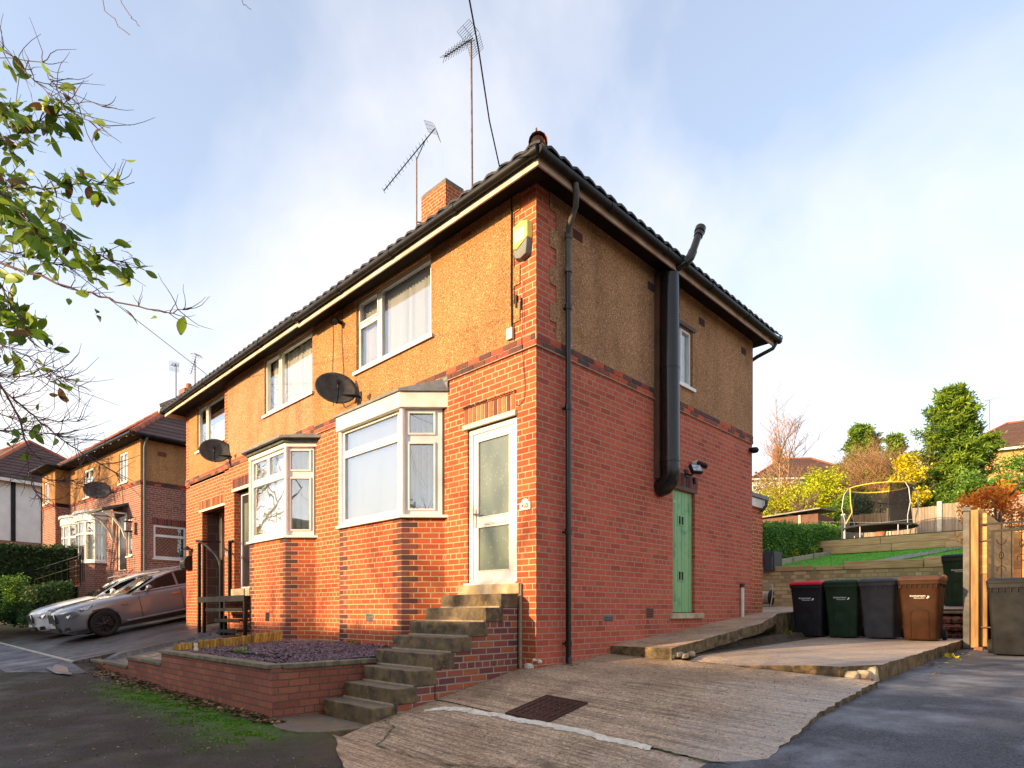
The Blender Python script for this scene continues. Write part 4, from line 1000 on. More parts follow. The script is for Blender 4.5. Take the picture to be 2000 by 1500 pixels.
# cables and the cable clip on the facade
def cable(root, pts, r=.006, name='cable', mat='black_metal'):
    g = MB(); g.tube(pts, r, 5); return g.build(name, mat, root)
cable(H1, [(-.385, -.03, 6.72), (-.385, -.03, 6.2), (-.39, -.03, 5.6), (-.38, -.03, 5.05), (-.40, -.035, 4.98), (-.43, -.03, 5.0)], .010)
cable(H1, [(-.20, -.02, 5.6), (-.20, -.025, 5.0), (-.21, -.035, 4.85), (-.20, -.012, 4.6), (-.17, -.012, 4.3), (-.18, -.012, 4.15), (-.26, -.012, 4.08), (-.32, -.012, 4.1)], .004)
cable(H1, [(-4.72, -.025, 6.72), (-4.70, -.025, 6.2), (-4.74, -.025, 5.5), (-4.70, -.025, 5.1)], .005)
cable(H1, [(-4.40, -.025, 6.72), (-4.42, -.025, 6.2), (-4.36, -.025, 5.6), (-4.42, -.025, 5.1), (-4.3, -.03, 4.98), (-3.95, -.03, 5.02), (-3.93, -.03, 5.2)], .005)
g = MB(); g.box(-.46, -.36, -.05, -.014, 4.93, 5.07); g.build('cable_box', 'cream_paint', H1, bevel=.006)
g = MB(); g.box(-.325, -.30, -.03, -.005, 5.30, 5.45); g.box(-.245, -.235, -.02, -.002, 5.25, 5.40); g.build('cable_clip', 'black_metal', H1)

# ---------------------------------------------------------------- attached house
XE, XW = -9.58, -12.42
H2 = thing('semi_detached_house', 'far half of the brick pair, with open side passage and black front door', 'house', (-8.9, 0, 1.2))
D2 = (-9.04, -8.20, 2.06, 4.20, .22); W2 = (-7.46, -5.46, 5.55, 6.69, .07); WY = .10
b = MB(); wall_panels(b, 'y', 0, XE, XP - .001, .4, SC + .03, [D2, (-7.5, -5.55, 2.9, 4.55)])
OP = (-11.28, -9.66, .4, 4.02, .12)
wall_panels(b, 'y', WY, XW, XE, .4, SC + .03, [OP]); 
b.quad((XE, WY, .4), (XE, 0, .4), (XE, 0, 6.75), (XE, WY, 6.75))
wall_panels(b, 'x', XW, WY, 6.13, .4, 6.75, [], out=-1); wall_panels(b, 'y', 6.13, XW, XP, .4, 6.75, [], out=1)
wall_panels(b, 'y', 0, XE, XE + .24, SC, 6.75, []); wall_panels(b, 'y', WY, XW, XW + .30, SC, 6.75, [])
b.build('front_wall', 'brick', H2)
b = MB(); wall_panels(b, 'y', -.014, XE + .22, XP, UW + .03, 6.75, [(W2[0], W2[1], W2[2], W2[3], .084)]); b.quad((XE + .22, -.014, UW), (XE + .22, 0, UW), (XE + .22, 0, 6.75), (XE + .22, -.014, 6.75))
b.build('pebbledash_front', 'pebble_pale', H2)
W3 = (-11.58, -9.72, 5.58, 6.66, .07)
b = MB(); wall_panels(b, 'y', WY - .014, XW + .28, XE, UW + .06, 6.75, [(W3[0], W3[1], W3[2], W3[3], .084)]); b.build('pebbledash_wing', 'pebble', H2)
s = MB(); course_bricks(s, (XW, WY), (XE, WY), SC + .08, seed=19, proud=.02); s.build('string_course', 'string_brick', H2)
s = MB(); course_bricks(s, (XE, 0), (XP, 0), SC + .04, seed=14); sc = s.build('string_course', 'string_brick', H2)
s = MB(); s.box(XE, XP, -.015, .0, SC + .036, SC + .188); s.box(XW, XE, WY - .0145, WY, SC + .076, SC + .23); s.build('mortar_bed', 'mortar', sc)
# passage
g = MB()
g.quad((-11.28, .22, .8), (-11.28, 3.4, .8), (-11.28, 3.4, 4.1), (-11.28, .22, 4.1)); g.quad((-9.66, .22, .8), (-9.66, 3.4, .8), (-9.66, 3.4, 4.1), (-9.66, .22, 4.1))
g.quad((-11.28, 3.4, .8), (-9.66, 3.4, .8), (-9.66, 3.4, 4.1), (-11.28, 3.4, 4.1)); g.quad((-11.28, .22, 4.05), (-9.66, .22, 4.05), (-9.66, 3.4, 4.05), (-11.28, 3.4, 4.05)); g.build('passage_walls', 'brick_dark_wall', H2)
g = MB(); g.box(-11.27, -11.12, .5, .66, 1.2, 4.04); g.build('passage_pier', 'stone_sill', H2)
g = MB(); soldier(g, (-11.50, WY), (-9.60, WY), 4.08, h=.215, seed=21); g.build('passage_lintel', 'soldier_brick', H2)
g = MB(); g.box(-11.42, -9.62, WY - .03, WY + .12, 4.022, 4.075); g.build('lintel_board', 'cream_paint', H2)
# door
g = MB()
for q in ((D2[0], D2[0] + .075, D2[2], D2[3]), (D2[1] - .075, D2[1], D2[2], D2[3]), (D2[0] + .075, D2[1] - .075, D2[3] - .075, D2[3]), (D2[0] + .075, D2[1] - .075, D2[2], D2[2] + .045)): g.box(q[0], q[1], .14, .21, q[2], q[3])
fd2 = g.build('front_door', 'upvc', H2, bevel=.004)
g = MB(); g.box(D2[0] + .07, D2[1] - .07, .165, .20, D2[2] + .04, D2[3] - .07); g.build('door_leaf', 'door_black', fd2)
for xx in (-8.86, -8.60):
    g = MB(); g.box(xx, xx + .20, .155, .166, 3.02, 3.95); g.build('door_glass', 'frosted', fd2)
    g = MB(); g.box(xx, xx + .20, .156, .166, 2.25, 2.75); g.build('door_panel', 'door_black', fd2, bevel=.01)
g = MB(); g.box(-8.44, -8.41, .14, .165, 3.0, 3.2); g.build('door_handle', 'steel', fd2)
g = MB(); soldier(g, (-9.12, 0), (-8.12, 0), 4.27, h=.22, seed=22); g.build('door_lintel', 'dark_brick', H2)
g = MB(); g.box(-9.10, -8.12, -.04, .14, 4.20, 4.265); g.build('door_head', 'cream_paint', H2, bevel=.004)
g = MB(); g.box(-9.10, -8.12, -.05, .20, 1.88, 2.055); g.build('door_sill', 'stone_sill', H2, bevel=.01)
window(H2, frame_M((W2[0], .03), (W2[1], .03), W2[2]), W2[1] - W2[0], W2[3] - W2[2], [(.06, .60, .06, 1.08), (.70, 1.94, .06, 1.08)], blind='net', bmat='net', sillw=.06, openers=(0,))
window(H2, frame_M((W3[0], WY + .03), (W3[1], WY + .03), W3[2]), W3[1] - W3[0], W3[3] - W3[2], [(.06, .54, .06, 1.02), (.64, 1.80, .06, 1.02)], blind=None, sillw=.06, glass='glass_net', openers=(0,))
g = MB(); g.box(W3[0] + .03, W3[1] - .03, WY + .16, WY + .165, W3[2] + .03, W3[2] + .58); g.build('pale_reflection', 'net', H2)  # pale sheet behind the glass stands in for a white reflection
f2 = [(.06, .46, .07, .66), (.06, .46, .735, .95), (.53, .94, .07, .66), (.53, .94, .735, .95)]; f2 = [(.06, .94, .07, .66), (.06, .47, .735, .95), (.53, .94, .735, .95)]
offb2 = bay(H2, -5.75, -7.30, .38, .9, 2.93, 4.55, 4.7, 'lead', f2, [(.14, .84, .07, .64), (.14, .84, .735, .95)], 'net', 'net', 'net', 17, glass='glass_net')
g = MB(); g.prism(offb2(.02), 4.53, 4.60); g.build('bay_head', 'upvc', H2)
g = MB(); g.prism(offb2(.06), 4.602, 4.66); g.build('bay_gutter_board', 'green_moss_lead', H2)
g = MB(); a_ = offb2(.15); lo = [(x, y, 4.662) for x, y in a_]; lo2 = [(x, y, 4.70) for x, y in a_]; top = [(-7.7, 0, 4.79), (-7.2, -.1, 4.785), (-5.8, -.1, 4.785), (-5.42, 0, 4.79)]
g.prism(a_, 4.662, 4.70); g.add(lo2 + top, [(0, 1, 5, 4), (1, 2, 6, 5), (2, 3, 7, 6)]); g.build('bay_roof', 'lead', H2)
airbrick(H2, frame_M((-6.58, -.38), (-6.38, -.38), 1.37), .17, .17, 'black_metal'); airbrick(H1, frame_M((-3.05, -.42), (-2.85, -.42), 1.40), .19, .13, 'post_grey')
eaves(H2, XW, XP, 6.13, False, True, zo=.035)
g = MB(); g.box(XW, XE, 0, WY, 6.72, 6.745); g.build('wing_soffit', 'soffit', H2)
roof_half(H2, XW - .42, XP, -.40, 6.53, 6.79, R(33), True, False)
cable(H2, [(-11.6, .05, 6.72), (-11.2, .04, 6.4), (-10.2, .06, 6.66)], .005)

# ---------------------------------------------------------------- fittings that could be lifted off
def number_plaque(x, y, z, s, label):
    t = thing('number_plaque', label, 'house number', (x, y, z - .07))
    w, h = .088, .06; pts = [(x - w, z - h), (x + w, z - h), (x + w, z + h * .55)] + [(x + w * .7 * math.cos(a) , z + h * .55 + .045 * math.sin(a)) for a in [R(q) for q in range(0, 181, 20)]] + [(x - w, z + h * .55)]
    g = MB(); n = len(pts); g.add([(a, y - .016, c) for a, c in pts] + [(a, y - .001, c) for a, c in pts], [tuple(range(n))] + [(i, i + n, (i + 1) % n + n, (i + 1) % n) for i in range(n)]); g.build('plate', 'white_paint', t)
    text_part('numerals', s, .075, 'ink', t, at(x, y - .018, z - .01) @ FRONT)
number_plaque(-.17, 0, 2.85, '432', 'white arched number plate reading 432 beside the white front door')
t = thing('number_plaque', 'white number 434 on the brick beside the black metal stair', 'house number', (-9.42, 0, 2.8))
text_part('numerals', '434', .15, 'white', t, at(-9.42, -.004, 2.86) @ FRONT)
# burglar alarm box
t = thing('alarm_box', 'yellow alarm box with grey base high on the corner brickwork', 'alarm box', (-.2, 0, 5.84))
def shell(prof, x0, x1, y0, m, nm):
    g = MB(); n = len(prof)
    vs = [(x0 + (x1 - x0) * px, y0, z) for px, z in prof] + [(x0 + (x1 - x0) * (.5 + (px - .5) * .86), y0 - .075, z * .97 + 6.06 * .03) for px, z in prof]
    g.add(vs, [tuple(range(n, 2 * n))] + [(i, (i + 1) % n, (i + 1) % n + n, i + n) for i in range(n)]); return g.build(nm, m, t, bevel=.008)
shell([(.0, 5.99), (.25, 5.965), (.5, 6.0), (.75, 6.03), (1, 6.06), (1, 6.26), (.5, 6.29), (0, 6.26)], -.33, -.06, -.002, 'yellow', 'cover')
shell([(.10, 5.86), (.5, 5.83), (.90, 5.86), (1, 6.05), (.75, 6.02), (.5, 5.985), (.25, 5.955), (0, 5.98)], -.33, -.06, -.001, 'grey_plastic', 'base')
g = MB(); g.box(-.29, -.12, -.0785, -.076, 6.05, 6.20); g.build('label_panel', 'pale_panel', t)
g = MB()
for i, w in enumerate((.13, .11, .09)): g.box(-.28, -.28 + w, -.0805, -.079, 6.165 - i * .032, 6.175 - i * .032)
g.build('print', 'grey_ink', t)

def sat_dish(name, label, px, py, pz, ax, mount, face, dia=(.33, .28), mat='dish', wall_y=0):
    """px,py,pz centre; mount = wall point; face = outward unit vector"""
    f = Vector(face).normalized(); u = f.cross(Vector((0, 0, 1))).normalized(); v = u.cross(f)
    t = thing(name, label, 'satellite dish', mount, 0, 'satellite dishes')
    g = MB(); n = 28; rings = 6; vs = []
    for r in range(rings + 1):
        q = r / rings
        for j in range(n):
            a = 2 * math.pi * j / n
            p = Vector((px, py, pz)) + u * (dia[0] * q * math.cos(a)) + v * (dia[1] * q * math.sin(a)) + f * (.075 * q * q - .05)
            vs.append(p)
    fs = [(r * n + j, r * n + (j + 1) % n, (r + 1) * n + (j + 1) % n, (r + 1) * n + j) for r in range(rings) for j in range(n)]
    g.add(vs, fs, smooth=True); o = g.build('reflector', mat, t); so_ = o.modifiers.new('thick', 'SOLIDIFY'); so_.thickness = .008
    c = Vector((px, py, pz)); hd = c + f * .34 - v * .12
    g = MB(); g.tube([c - v * dia[1] * .92 - f * .02, c - v * .30 + f * .15, hd], .010, 6); g.build('feed_arm', 'black_metal', t)
    g = MB(); g.tube([hd, hd - f * .10], [.035, .025], 10); g.tube([hd - f * .05 + v * .02, hd - f * .05 - v * .09], .02, 8); g.build('receiver', 'black_metal', t)
    m = Vector(mount); g = MB(); g.tube([c - f * .06, c - f * .10 - v * .05, (m.x, m.y - .1, m.z), (m.x, m.y, m.z)], .018, 8); g.box(m.x - .05, m.x + .05, m.y - .012, m.y, m.z - .08, m.z + .08); g.build('bracket', 'black_metal', t)
    return t
sat_dish('satellite_dish', 'dark mesh satellite dish above the white bay window of the near house', -4.05, -.34, 5.16, 0, (-3.86, -.014, 5.06), (.86, -.38, .30), (.33, .29))
sat_dish('satellite_dish', 'dark satellite dish above the open passage of the left house', -9.36, -.28, 5.13, 0, (-9.16, -.0, 5.02), (.86, -.38, .30), (.33, .29))
# lamp on the upper facade and lights over the green door
t = thing('wall_lamp', 'small black bulkhead lamp high on the pebbledash between two upstairs windows', 'lamp', (-4.45, -.014, 6.45))
g = MB(); g.tube([(-4.45, -.014, 6.46), (-4.45, -.10, 6.46)], .03, 10); g.build('arm', 'black_metal', t)
g = MB(); g.tube([(-4.47, -.07, 6.49), (-4.41, -.16, 6.42)], [.03, .055], 12); g.build('lamp_head', 'black_metal', t)
t = thing('floodlight', 'black square floodlight tilted on a bracket over the green side door', 'floodlight', (0, 3.60, 3.82))
Mf = at(.16, 3.62, 3.83) @ Matrix.Rotation(R(-25), 4, 'Z') @ Matrix.Rotation(R(-30), 4, 'Y')
g = MB(); g.box(-.03, .03, -.10, .10, -.08, .08, M=Mf); g.build('housing', 'black_metal', t, bevel=.008)
g = MB(); g.box(.031, .036, -.08, .08, -.06, .06, M=Mf); g.build('lens', 'lamp_glass', t)
g = MB(); g.tube([(0, 3.60, 3.78), (.10, 3.60, 3.74), (.15, 3.61, 3.78)], .014, 6); g.box(0, .02, 3.55, 3.65, 3.72, 3.84); g.build('bracket', 'black_metal', t)
g = MB(); g.tube([(.12, 3.64, 3.70), (.13, 3.65, 3.60)], .028, 10); g.build('motion_sensor', 'black_metal', t)
t = thing('security_camera', 'black bullet camera with white base just right of the floodlight', 'camera', (0, 3.86, 3.98))
g = MB(); g.tube([(0, 3.84, 3.98), (.07, 3.84, 3.98)], .045, 12); g.build('base', 'white_paint', t)
g = MB(); g.tube([(.07, 3.84, 3.98), (.11, 3.86, 3.97), (.12, 3.98, 3.96)], .038, 12); g.tube([(.12, 3.97, 3.96), (.12, 4.03, 3.955)], .045, 12); g.build('camera_body', 'black_metal', t)
t = thing('dome_sensor', 'small black sensor at the far edge of the side wall under the dark band', 'sensor', (0, 6.0, 4.58))
g = MB(); g.lathe([(.0, .05), (.06, .04), (.085, .0), (.06, -.05), (0, -.065)], 12, at(.09, 6.02, 4.60)); g.build('dome', 'black_metal', t)
g = MB(); g.box(0, .09, 5.98, 6.06, 4.60, 4.64); g.build('bracket', 'black_metal', t)
t = thing('letter_box', 'black curved letter box on the brick pier of the passage', 'letter box', (-12.2, .10, 2.65))
g = MB(); pr = [(0, 0), (-.10, .01), (-.165, .06), (-.185, .16), (-.165, .28), (-.10, .36), (0, .38)]
n = len(pr); g.add([(x, WY + y, 2.62 + z) for x in (-12.34, -12.0) for y, z in pr], [tuple(range(n)), tuple(range(2 * n - 1, n - 1, -1))] + [(i, i + 1, n + i + 1, n + i) for i in range(n - 1)]); g.build('body', 'black_metal', t)
g = MB(); g.box(-12.30, -12.04, WY - .19, WY - .175, 2.84, 2.86); g.build('flap', 'steel', t)
t = thing('wall_lamp', 'black cone shaped wall light above the letter box', 'lamp', (-12.0, .10, 3.05))
g = MB(); g.lathe([(.11, 0), (.02, .09), (.0, .10)], 14, at(-12.02, WY - .10, 3.14)); g.build('shade', 'black_metal', t)
g = MB(); g.box(-12.06, -11.98, WY - .08, WY, 2.98, 3.12); g.build('sensor_body', 'grey_plastic', t)

# ---------------------------------------------------------------- aerials
def yagi(name, label, base_, top_, boom0, boom1, refl_at, elems, el, mast_r=.018, refl='grid', group='roof aerials', brk=None):
    t = thing(name, label, 'aerial', base_, 0, group)
    g = MB(); g.tube([base_, top_], mast_r, 8); g.build('mast', 'rusty', t)
    a, b_ = Vector(boom0), Vector(boom1); d = (b_ - a).normalized(); side = d.cross(Vector((0, 0, 1))).normalized(); upv = side.cross(d)
    g = MB(); g.tube([a, b_], .012, 5); g.tube([Vector(top_) - Vector((0, 0, .04)), a + (b_ - a) * .18], .010, 5); g.build('boom', 'black_metal', t)
    g = MB()
    for i in range(elems):
        p = a + (b_ - a) * (.16 + .84 * i / (elems - 1)); L = el * (1 - .3 * i / elems)
        if refl == 'grid': g.tube([p - side * L, p + side * L], .005, 4)
        else:
            g.tube([p - side * L + upv * L * .5, p + side * L - upv * L * .5], .005, 4); g.tube([p - side * L - upv * L * .5, p + side * L + upv * L * .5], .005, 4)
    g.build('elements', 'black_metal', t)
    g = MB(); c = a
    if refl == 'grid':
        for s_ in (-1, 1):
            for i in range(7):
                off_ = upv * (s_ * (.03 + .028 * i)) - d * (-.012 * i)
                g.tube([c + off_ - side * .17, c + off_ + side * .17], .004, 4)
            for q in (-.17, -.06, .06, .17): g.tube([c + side * q, c + upv * (s_ * .21) + d * .08 + side * q], .004, 4)
    else:
        for s_ in (-1, 1):
            for i in range(7): g.tube([c + upv * s_ * (.04 + .038 * i) - side * .2 + d * .02 * i, c + upv * s_ * (.04 + .038 * i) + side * .2 + d * .02 * i], .004, 4)
            for q in (-.2, 0, .2): g.tube([c + side * q, c + upv * s_ * .27 + d * .12 + side * q], .004, 4)
    g.build('reflector', 'galv' if refl == 'grid' else 'black_metal', t)
    if brk:
        g = MB()
        for z_ in brk[1]: g.tube([brk[0][0:2] + (z_,), (base_[0], base_[1], z_)], .016, 5)
        g.build('bracket', 'rusty', t)
    return t
yagi('roof_aerial', 'tall mast aerial behind the chimney with a dark wide grid head', (-5.13, 3.60, 8.9), (-5.13, 3.55, 14.05), (-5.02, 3.5, 14.0), (-5.03, 2.72, 13.1), 0, 10, .15, .022, 'x', brk=((-5.36, 3.5), (9.3, 10.2)))
yagi('roof_aerial', 'shorter slanting aerial with pale grid clipped to the left of the chimney', (-6.27, 2.93, 9.9), (-6.27, 2.93, 11.75), (-5.90, 3.15, 12.32), (-6.85, 2.45, 11.05), 0, 15, .12, .016, 'grid', brk=((-6.15, 3.05), (10.0, 10.3)))

# telephone wires
t = MB(); t.tube([(-.25, -.36, 6.80), (.2, -.96, 6.78), (.75, -1.62, 6.76), (1.08, -2.05, 6.78), (2.6, -4.1, 6.85), (7.0, -10.0, 7.3), (9.5, -13.4, 7.7)], .008, 5)
tag(t.build('overhead_wire', 'black_metal', None, (-.25, -.36, 6.80)), 'black telephone wire running up over the street from the near eaves corner', 'wire')
t = MB(); t.tube([(-9.61, -.36, 6.86), (-7.72, -2.55, 7.0), (-5.5, -5.1, 7.15), (-2.2, -8.9, 7.5), (2, -13.7, 8.2)], .006, 5)
tag(t.build('overhead_wire', 'black_metal', None, (-9.61, -.36, 6.86)), 'thin telephone wire slanting down to the eaves above the passage of the left house', 'wire')
# ================================================================== FRONT GARDEN
ST = thing('garden_steps', 'mossy concrete steps with patched brick flank climbing to the white front door', 'steps', (-.75, -1.2, .44))
random.seed(21)
for k in range(8):
    y0 = -2.12 + .252 * k; zt = .602 + .1665 * k; xl = -1.21 if k < 3 else -1.36
    g = MB(); y1 = min(y0 + .29, -.004); 
    g.box(xl, -.232 - .004 * (k % 2), y0, y1, zt - (.17 if k else .2), zt)
    g.build('step', 'step', ST, bevel=.012)
    if k: g = MB(); g.box(xl + .01, -.25, y0 - .018, y0, zt - .166, zt - .150); g.build('mortar_fillet', 'concrete_lip', ST)
g = MB(); g.box(-1.38, -.235, -.055, .08, 1.772, 1.905); g.build('door_step_block', 'stone_sill', ST, bevel=.01)
g = MB()
for k in range(8):
    y0 = -2.12 + .252 * k; zt = .602 + .1665 * k
    if k >= 3: g.box(-1.33, -.245, y0 + .03, y0 + .282, drv(-.2, y0) - .2, zt - .170)
    else: g.box(-1.19, -.24, y0 + .01, y0 + .262, .2, zt - .17)
fl = g.build('brick_flank', 'brick_old', ST)
g = MB(); g.box(-.262, -.222, -.035, -.002, .80, 1.90); g.build('render_fillet', 'concrete_lip', ST, bevel=.008)
g = MB()
L = [(-1.36, -2.14), (-1.36, -2.64), (-1.2, -2.70), (-.95, -2.80), (-.7, -2.83), (-.45, -2.78), (-.30, -2.62), (-.225, -2.35), (-.225, -2.13)]
g.prism(L, .25, .437); tag(g.build('landing_slab', 'step', None, (-.8, -2.4, .25), bevel=.012), 'mossy rounded concrete slab at the foot of the steps', 'slab')
# raised brick planter
PL = thing('brick_planter', 'raised red brick planter with mossy stone coping, bedded with slate chips', 'planter', (-3.1, -2.6, .4))
g = MB(); g.box(-4.92, -1.30, -2.65, -2.54, .3, .945); g.box(-1.41, -1.30, -2.54, -1.42, .3, .945); g.box(-4.92, -4.81, -2.54, -.6, .3, .945)
g.build('brick_wall', 'brick_planter', PL)
g = MB(); x = -4.95; rr = random.Random(8)
while x < -1.36:
    w = min(.45, -1.28 - x); g.box(x, x + w - .005, -2.675, -2.515, .947, .997 + rr.uniform(-.002, .002)); x += .45
y = -2.51
while y < -1.5: g.box(-1.435, -1.275, y, min(y + .45, -1.40) - .005, .947, .998 + (y + 2.5) * .006); y += .45
g.box(-4.95, -4.79, -2.51, -2.0, .947, .997)
g.build('coping', 'coping', PL, bevel=.008)
g = MB(); g.quad((-5.6, -2.55, .94), (-1.40, -2.55, .94), (-1.36, -.5, 1.04), (-5.6, -.5, 1.0)); g.build('bed_soil', 'soil', PL)
# slate chips: uncountable
def chips(name, x0, x1, y0, y1, zf, n, s, mat, parent=None, flat=.35, seed=1, kind='stuff', label=None, cat=None, mask=None):
    rr = np.random.default_rng(seed); X = rr.uniform(x0, x1, n); Y = rr.uniform(y0, y1, n); g = MB(); rp = random.Random(seed)
    for i in range(n):
        x, y = X[i], Y[i]
        if mask and not mask(x, y): continue
        z = zf(x, y) + rp.uniform(0, s * .5); a = rp.uniform(0, 6.3); L = s * rp.uniform(.5, 1.3); w = L * rp.uniform(.35, .7); h = L * flat * rp.uniform(.3, 1)
        M_ = at(x, y, z) @ Matrix.Rotation(a, 4, 'Z') @ Matrix.Rotation(rp.uniform(-.7, .7), 4, 'X') @ Matrix.Rotation(rp.uniform(-.7, .7), 4, 'Y')
        vs = [M_ @ Vector(p) for p in ((-L, -w * .6, 0), (L * .8, -w, 0), (L, w * .7, 0), (-L * .7, w, 0), (-L * .8, -w * .4, h), (L * .7, -w * .7, h), (L * .8, w * .5, h), (-L * .5, w * .7, h))]
        g.add(vs, [(4, 5, 6, 7), (0, 1, 5, 4), (1, 2, 6, 5), (2, 3, 7, 6), (3, 0, 4, 7)], rp.random())
    o = g.build(name, mat, parent); tag(o, label, cat, None, kind); return o
def slz(x, y): return .955 + .05 * (y + 2.55) * .9 + .05 * math.exp(-((x + 3) ** 2) / 1.5) * (1 if y > -2.2 else .3)
chips('slate_chips', -5.25, -1.42, -2.53, -.62, slz, 9000, .024, 'slate', None, seed=4)
chips('slate_chips', -1.9, -1.37, -1.9, -.62, slz, 900, .024, 'slate', None, seed=5)
# path strip along the foot of the wall
g = MB(); g.box(-5.9, -1.38, -.62, -.0, .8, 1.045); tag(g.build('slab_strip', 'coping'), kind='structure')
# log-roll edging
LR = thing('log_edging', 'yellowish log roll edging rising along the left edge of the slate bed', 'edging', (-5.0, -1.7, 1.0))
g = MB(); n = 34; rr = random.Random(12)
for i in range(n):
    t = i / (n - 1); x = -4.80 - .55 * t; y = -2.50 + 1.78 * t; hh = .10 + .13 * t + rr.uniform(-.012, .012); ln = -.05 * t
    r_ = .030
    g.tube([(x + ln * -.2, y, .86), (x - ln * .6 + rr.uniform(-.008, .008), y + .05 * t + rr.uniform(-.006, .006), .985 + hh)], r_, 8, rnd=rr.random())
g.build('logs', 'log', LR)
g = MB(); g.tube([(-4.77, -2.5, .99), (-5.32, -.72, 1.06)], .004, 4); g.build('binding_wire', 'rusty', LR)
# little bottle-shaped ornament at the logs
t = thing('garden_ornament', 'tiny white ornament standing in the slate by the log edging', 'ornament', (-4.62, -2.28, .96))
g = MB(); g.lathe([(0, 0), (.03, 0), (.032, .05), (.02, .08), (.03, .11), (.022, .15), (0, .17)], 12, at(-4.62, -2.28, .96)); g.build('figure', 'white_paint', t)
g = MB(); g.lathe([(.022, .135), (.03, .14), (.012, .17), (0, .175)], 12, at(-4.62, -2.28, .965)); g.build('cap', 'grey_plastic', t)
# stepped low wall
LW = thing('low_brick_wall', 'low stepped brick wall with stone caps to the left of the planter', 'wall', (-7.2, -2.6, .4))
g = MB(); segs = [(-9.4, -8.35, .575), (-8.35, -6.85, .60), (-6.85, -5.02, .755)]
for a, c, z in segs: g.box(a, c - .001, -2.60, -2.49, .15, z)
g.box(-5.12, -5.02, -2.49, -2.30, .15, .755)
g.build('brick_wall', 'brick_planter', LW)
g = MB()
for a, c, z in segs:
    x = a
    while x < c - .05: g.box(x, min(x + .45, c) - .006, -2.625, -2.46, z + .002, z + .052); x += .45
g.build('coping', 'coping', LW, bevel=.006)

# leaf cards ------------------------------------------------------------
def leaves_np(name, centers, mat, parent=None, kind=None, size=.06, aspect=.55, seed=0, droop=0.0, origin=None, rnd_shift=None, up=.0):
    """centers Nx3 array; each leaf two triangles folded along the midrib (4 verts quad)"""
    rr = np.random.default_rng(seed); N = len(centers)
    d = rr.normal(size=(N, 3)); d[:, 2] = d[:, 2] * .7 - droop + up; d /= np.linalg.norm(d, axis=1)[:, None]
    q = rr.normal(size=(N, 3)); s = np.cross(d, q); s /= np.linalg.norm(s, axis=1)[:, None]
    L = (size * rr.uniform(.6, 1.35, N))[:, None]
    a = centers; b = centers + d * L * .5 + s * L * aspect * .5; c = centers + d * L; e = centers + d * L * .5 - s * L * aspect * .5
    V = np.stack([a, b, c, e], 1).reshape(-1, 3)
    inv = np.array(ROOTINV[parent.name] if parent is not None else (Matrix.Translation(-Vector(origin)) if origin is not None else Matrix.Identity(4)))
    V = V @ inv[:3, :3].T + inv[:3, 3]
    me = bpy.data.meshes.new(name); me.vertices.add(4 * N); me.vertices.foreach_set('co', V.astype(np.float32).ravel())
    me.loops.add(4 * N); me.loops.foreach_set('vertex_index', np.arange(4 * N, dtype=np.int32))
    me.polygons.add(N); me.polygons.foreach_set('loop_start', np.arange(0, 4 * N, 4, dtype=np.int32)); me.polygons.foreach_set('loop_total', np.full(N, 4, dtype=np.int32))
    me.update(calc_edges=True)
    r = rr.random(N)
    if rnd_shift is not None: r = np.clip(r * .6 + rnd_shift * .4 + .0, 0, 1)
    at_ = me.attributes.new('rnd', 'FLOAT', 'FACE'); at_.data.foreach_set('value', r.astype(np.float32))
    me.materials.append(MT[mat]); o = bpy.data.objects.new(name, me); C.objects.link(o)
    if parent is not None: o.parent = parent; ROOTINV[o.name] = ROOTINV[parent.name]
    elif origin is not None: o.location = origin
    if kind: o['kind'] = kind
    return o
def cloud(clumps, n, seed, hollow=.35):
    """points spread in ellipsoidal clumps [(cx,cy,cz,rx,ry,rz)]"""
    rr = np.random.default_rng(seed); vol = np.array([c[3] * c[4] * c[5] for c in clumps]) ** .75; k = rr.choice(len(clumps), n, p=vol / vol.sum())
    c = np.array(clumps)[k]; d = rr.normal(size=(n, 3)); d /= np.linalg.norm(d, axis=1)[:, None]
    rad = hollow + (1 - hollow) * rr.random(n) ** .6; rad *= 1 + .12 * rr.normal(size=n)
    sh = np.random.default_rng(seed + 1).random(len(clumps))[k]
    return c[:, :3] + d * c[:, 3:6] * rad[:, None], sh
def clumps_in(cx, cy, z0, z1, rx, ry, prof, n, s, seed):
    rr = random.Random(seed); out = []
    for i in range(n):
        t = rr.random(); z = z0 + (z1 - z0) * t; a = rr.uniform(0, 6.283); w = prof(t); q = math.sqrt(rr.random())
        r_ = s * rr.uniform(.6, 1.35); out.append((cx + rx * w * q * math.cos(a), cy + ry * w * q * math.sin(a), z, r_, r_, r_ * .75))
    return out
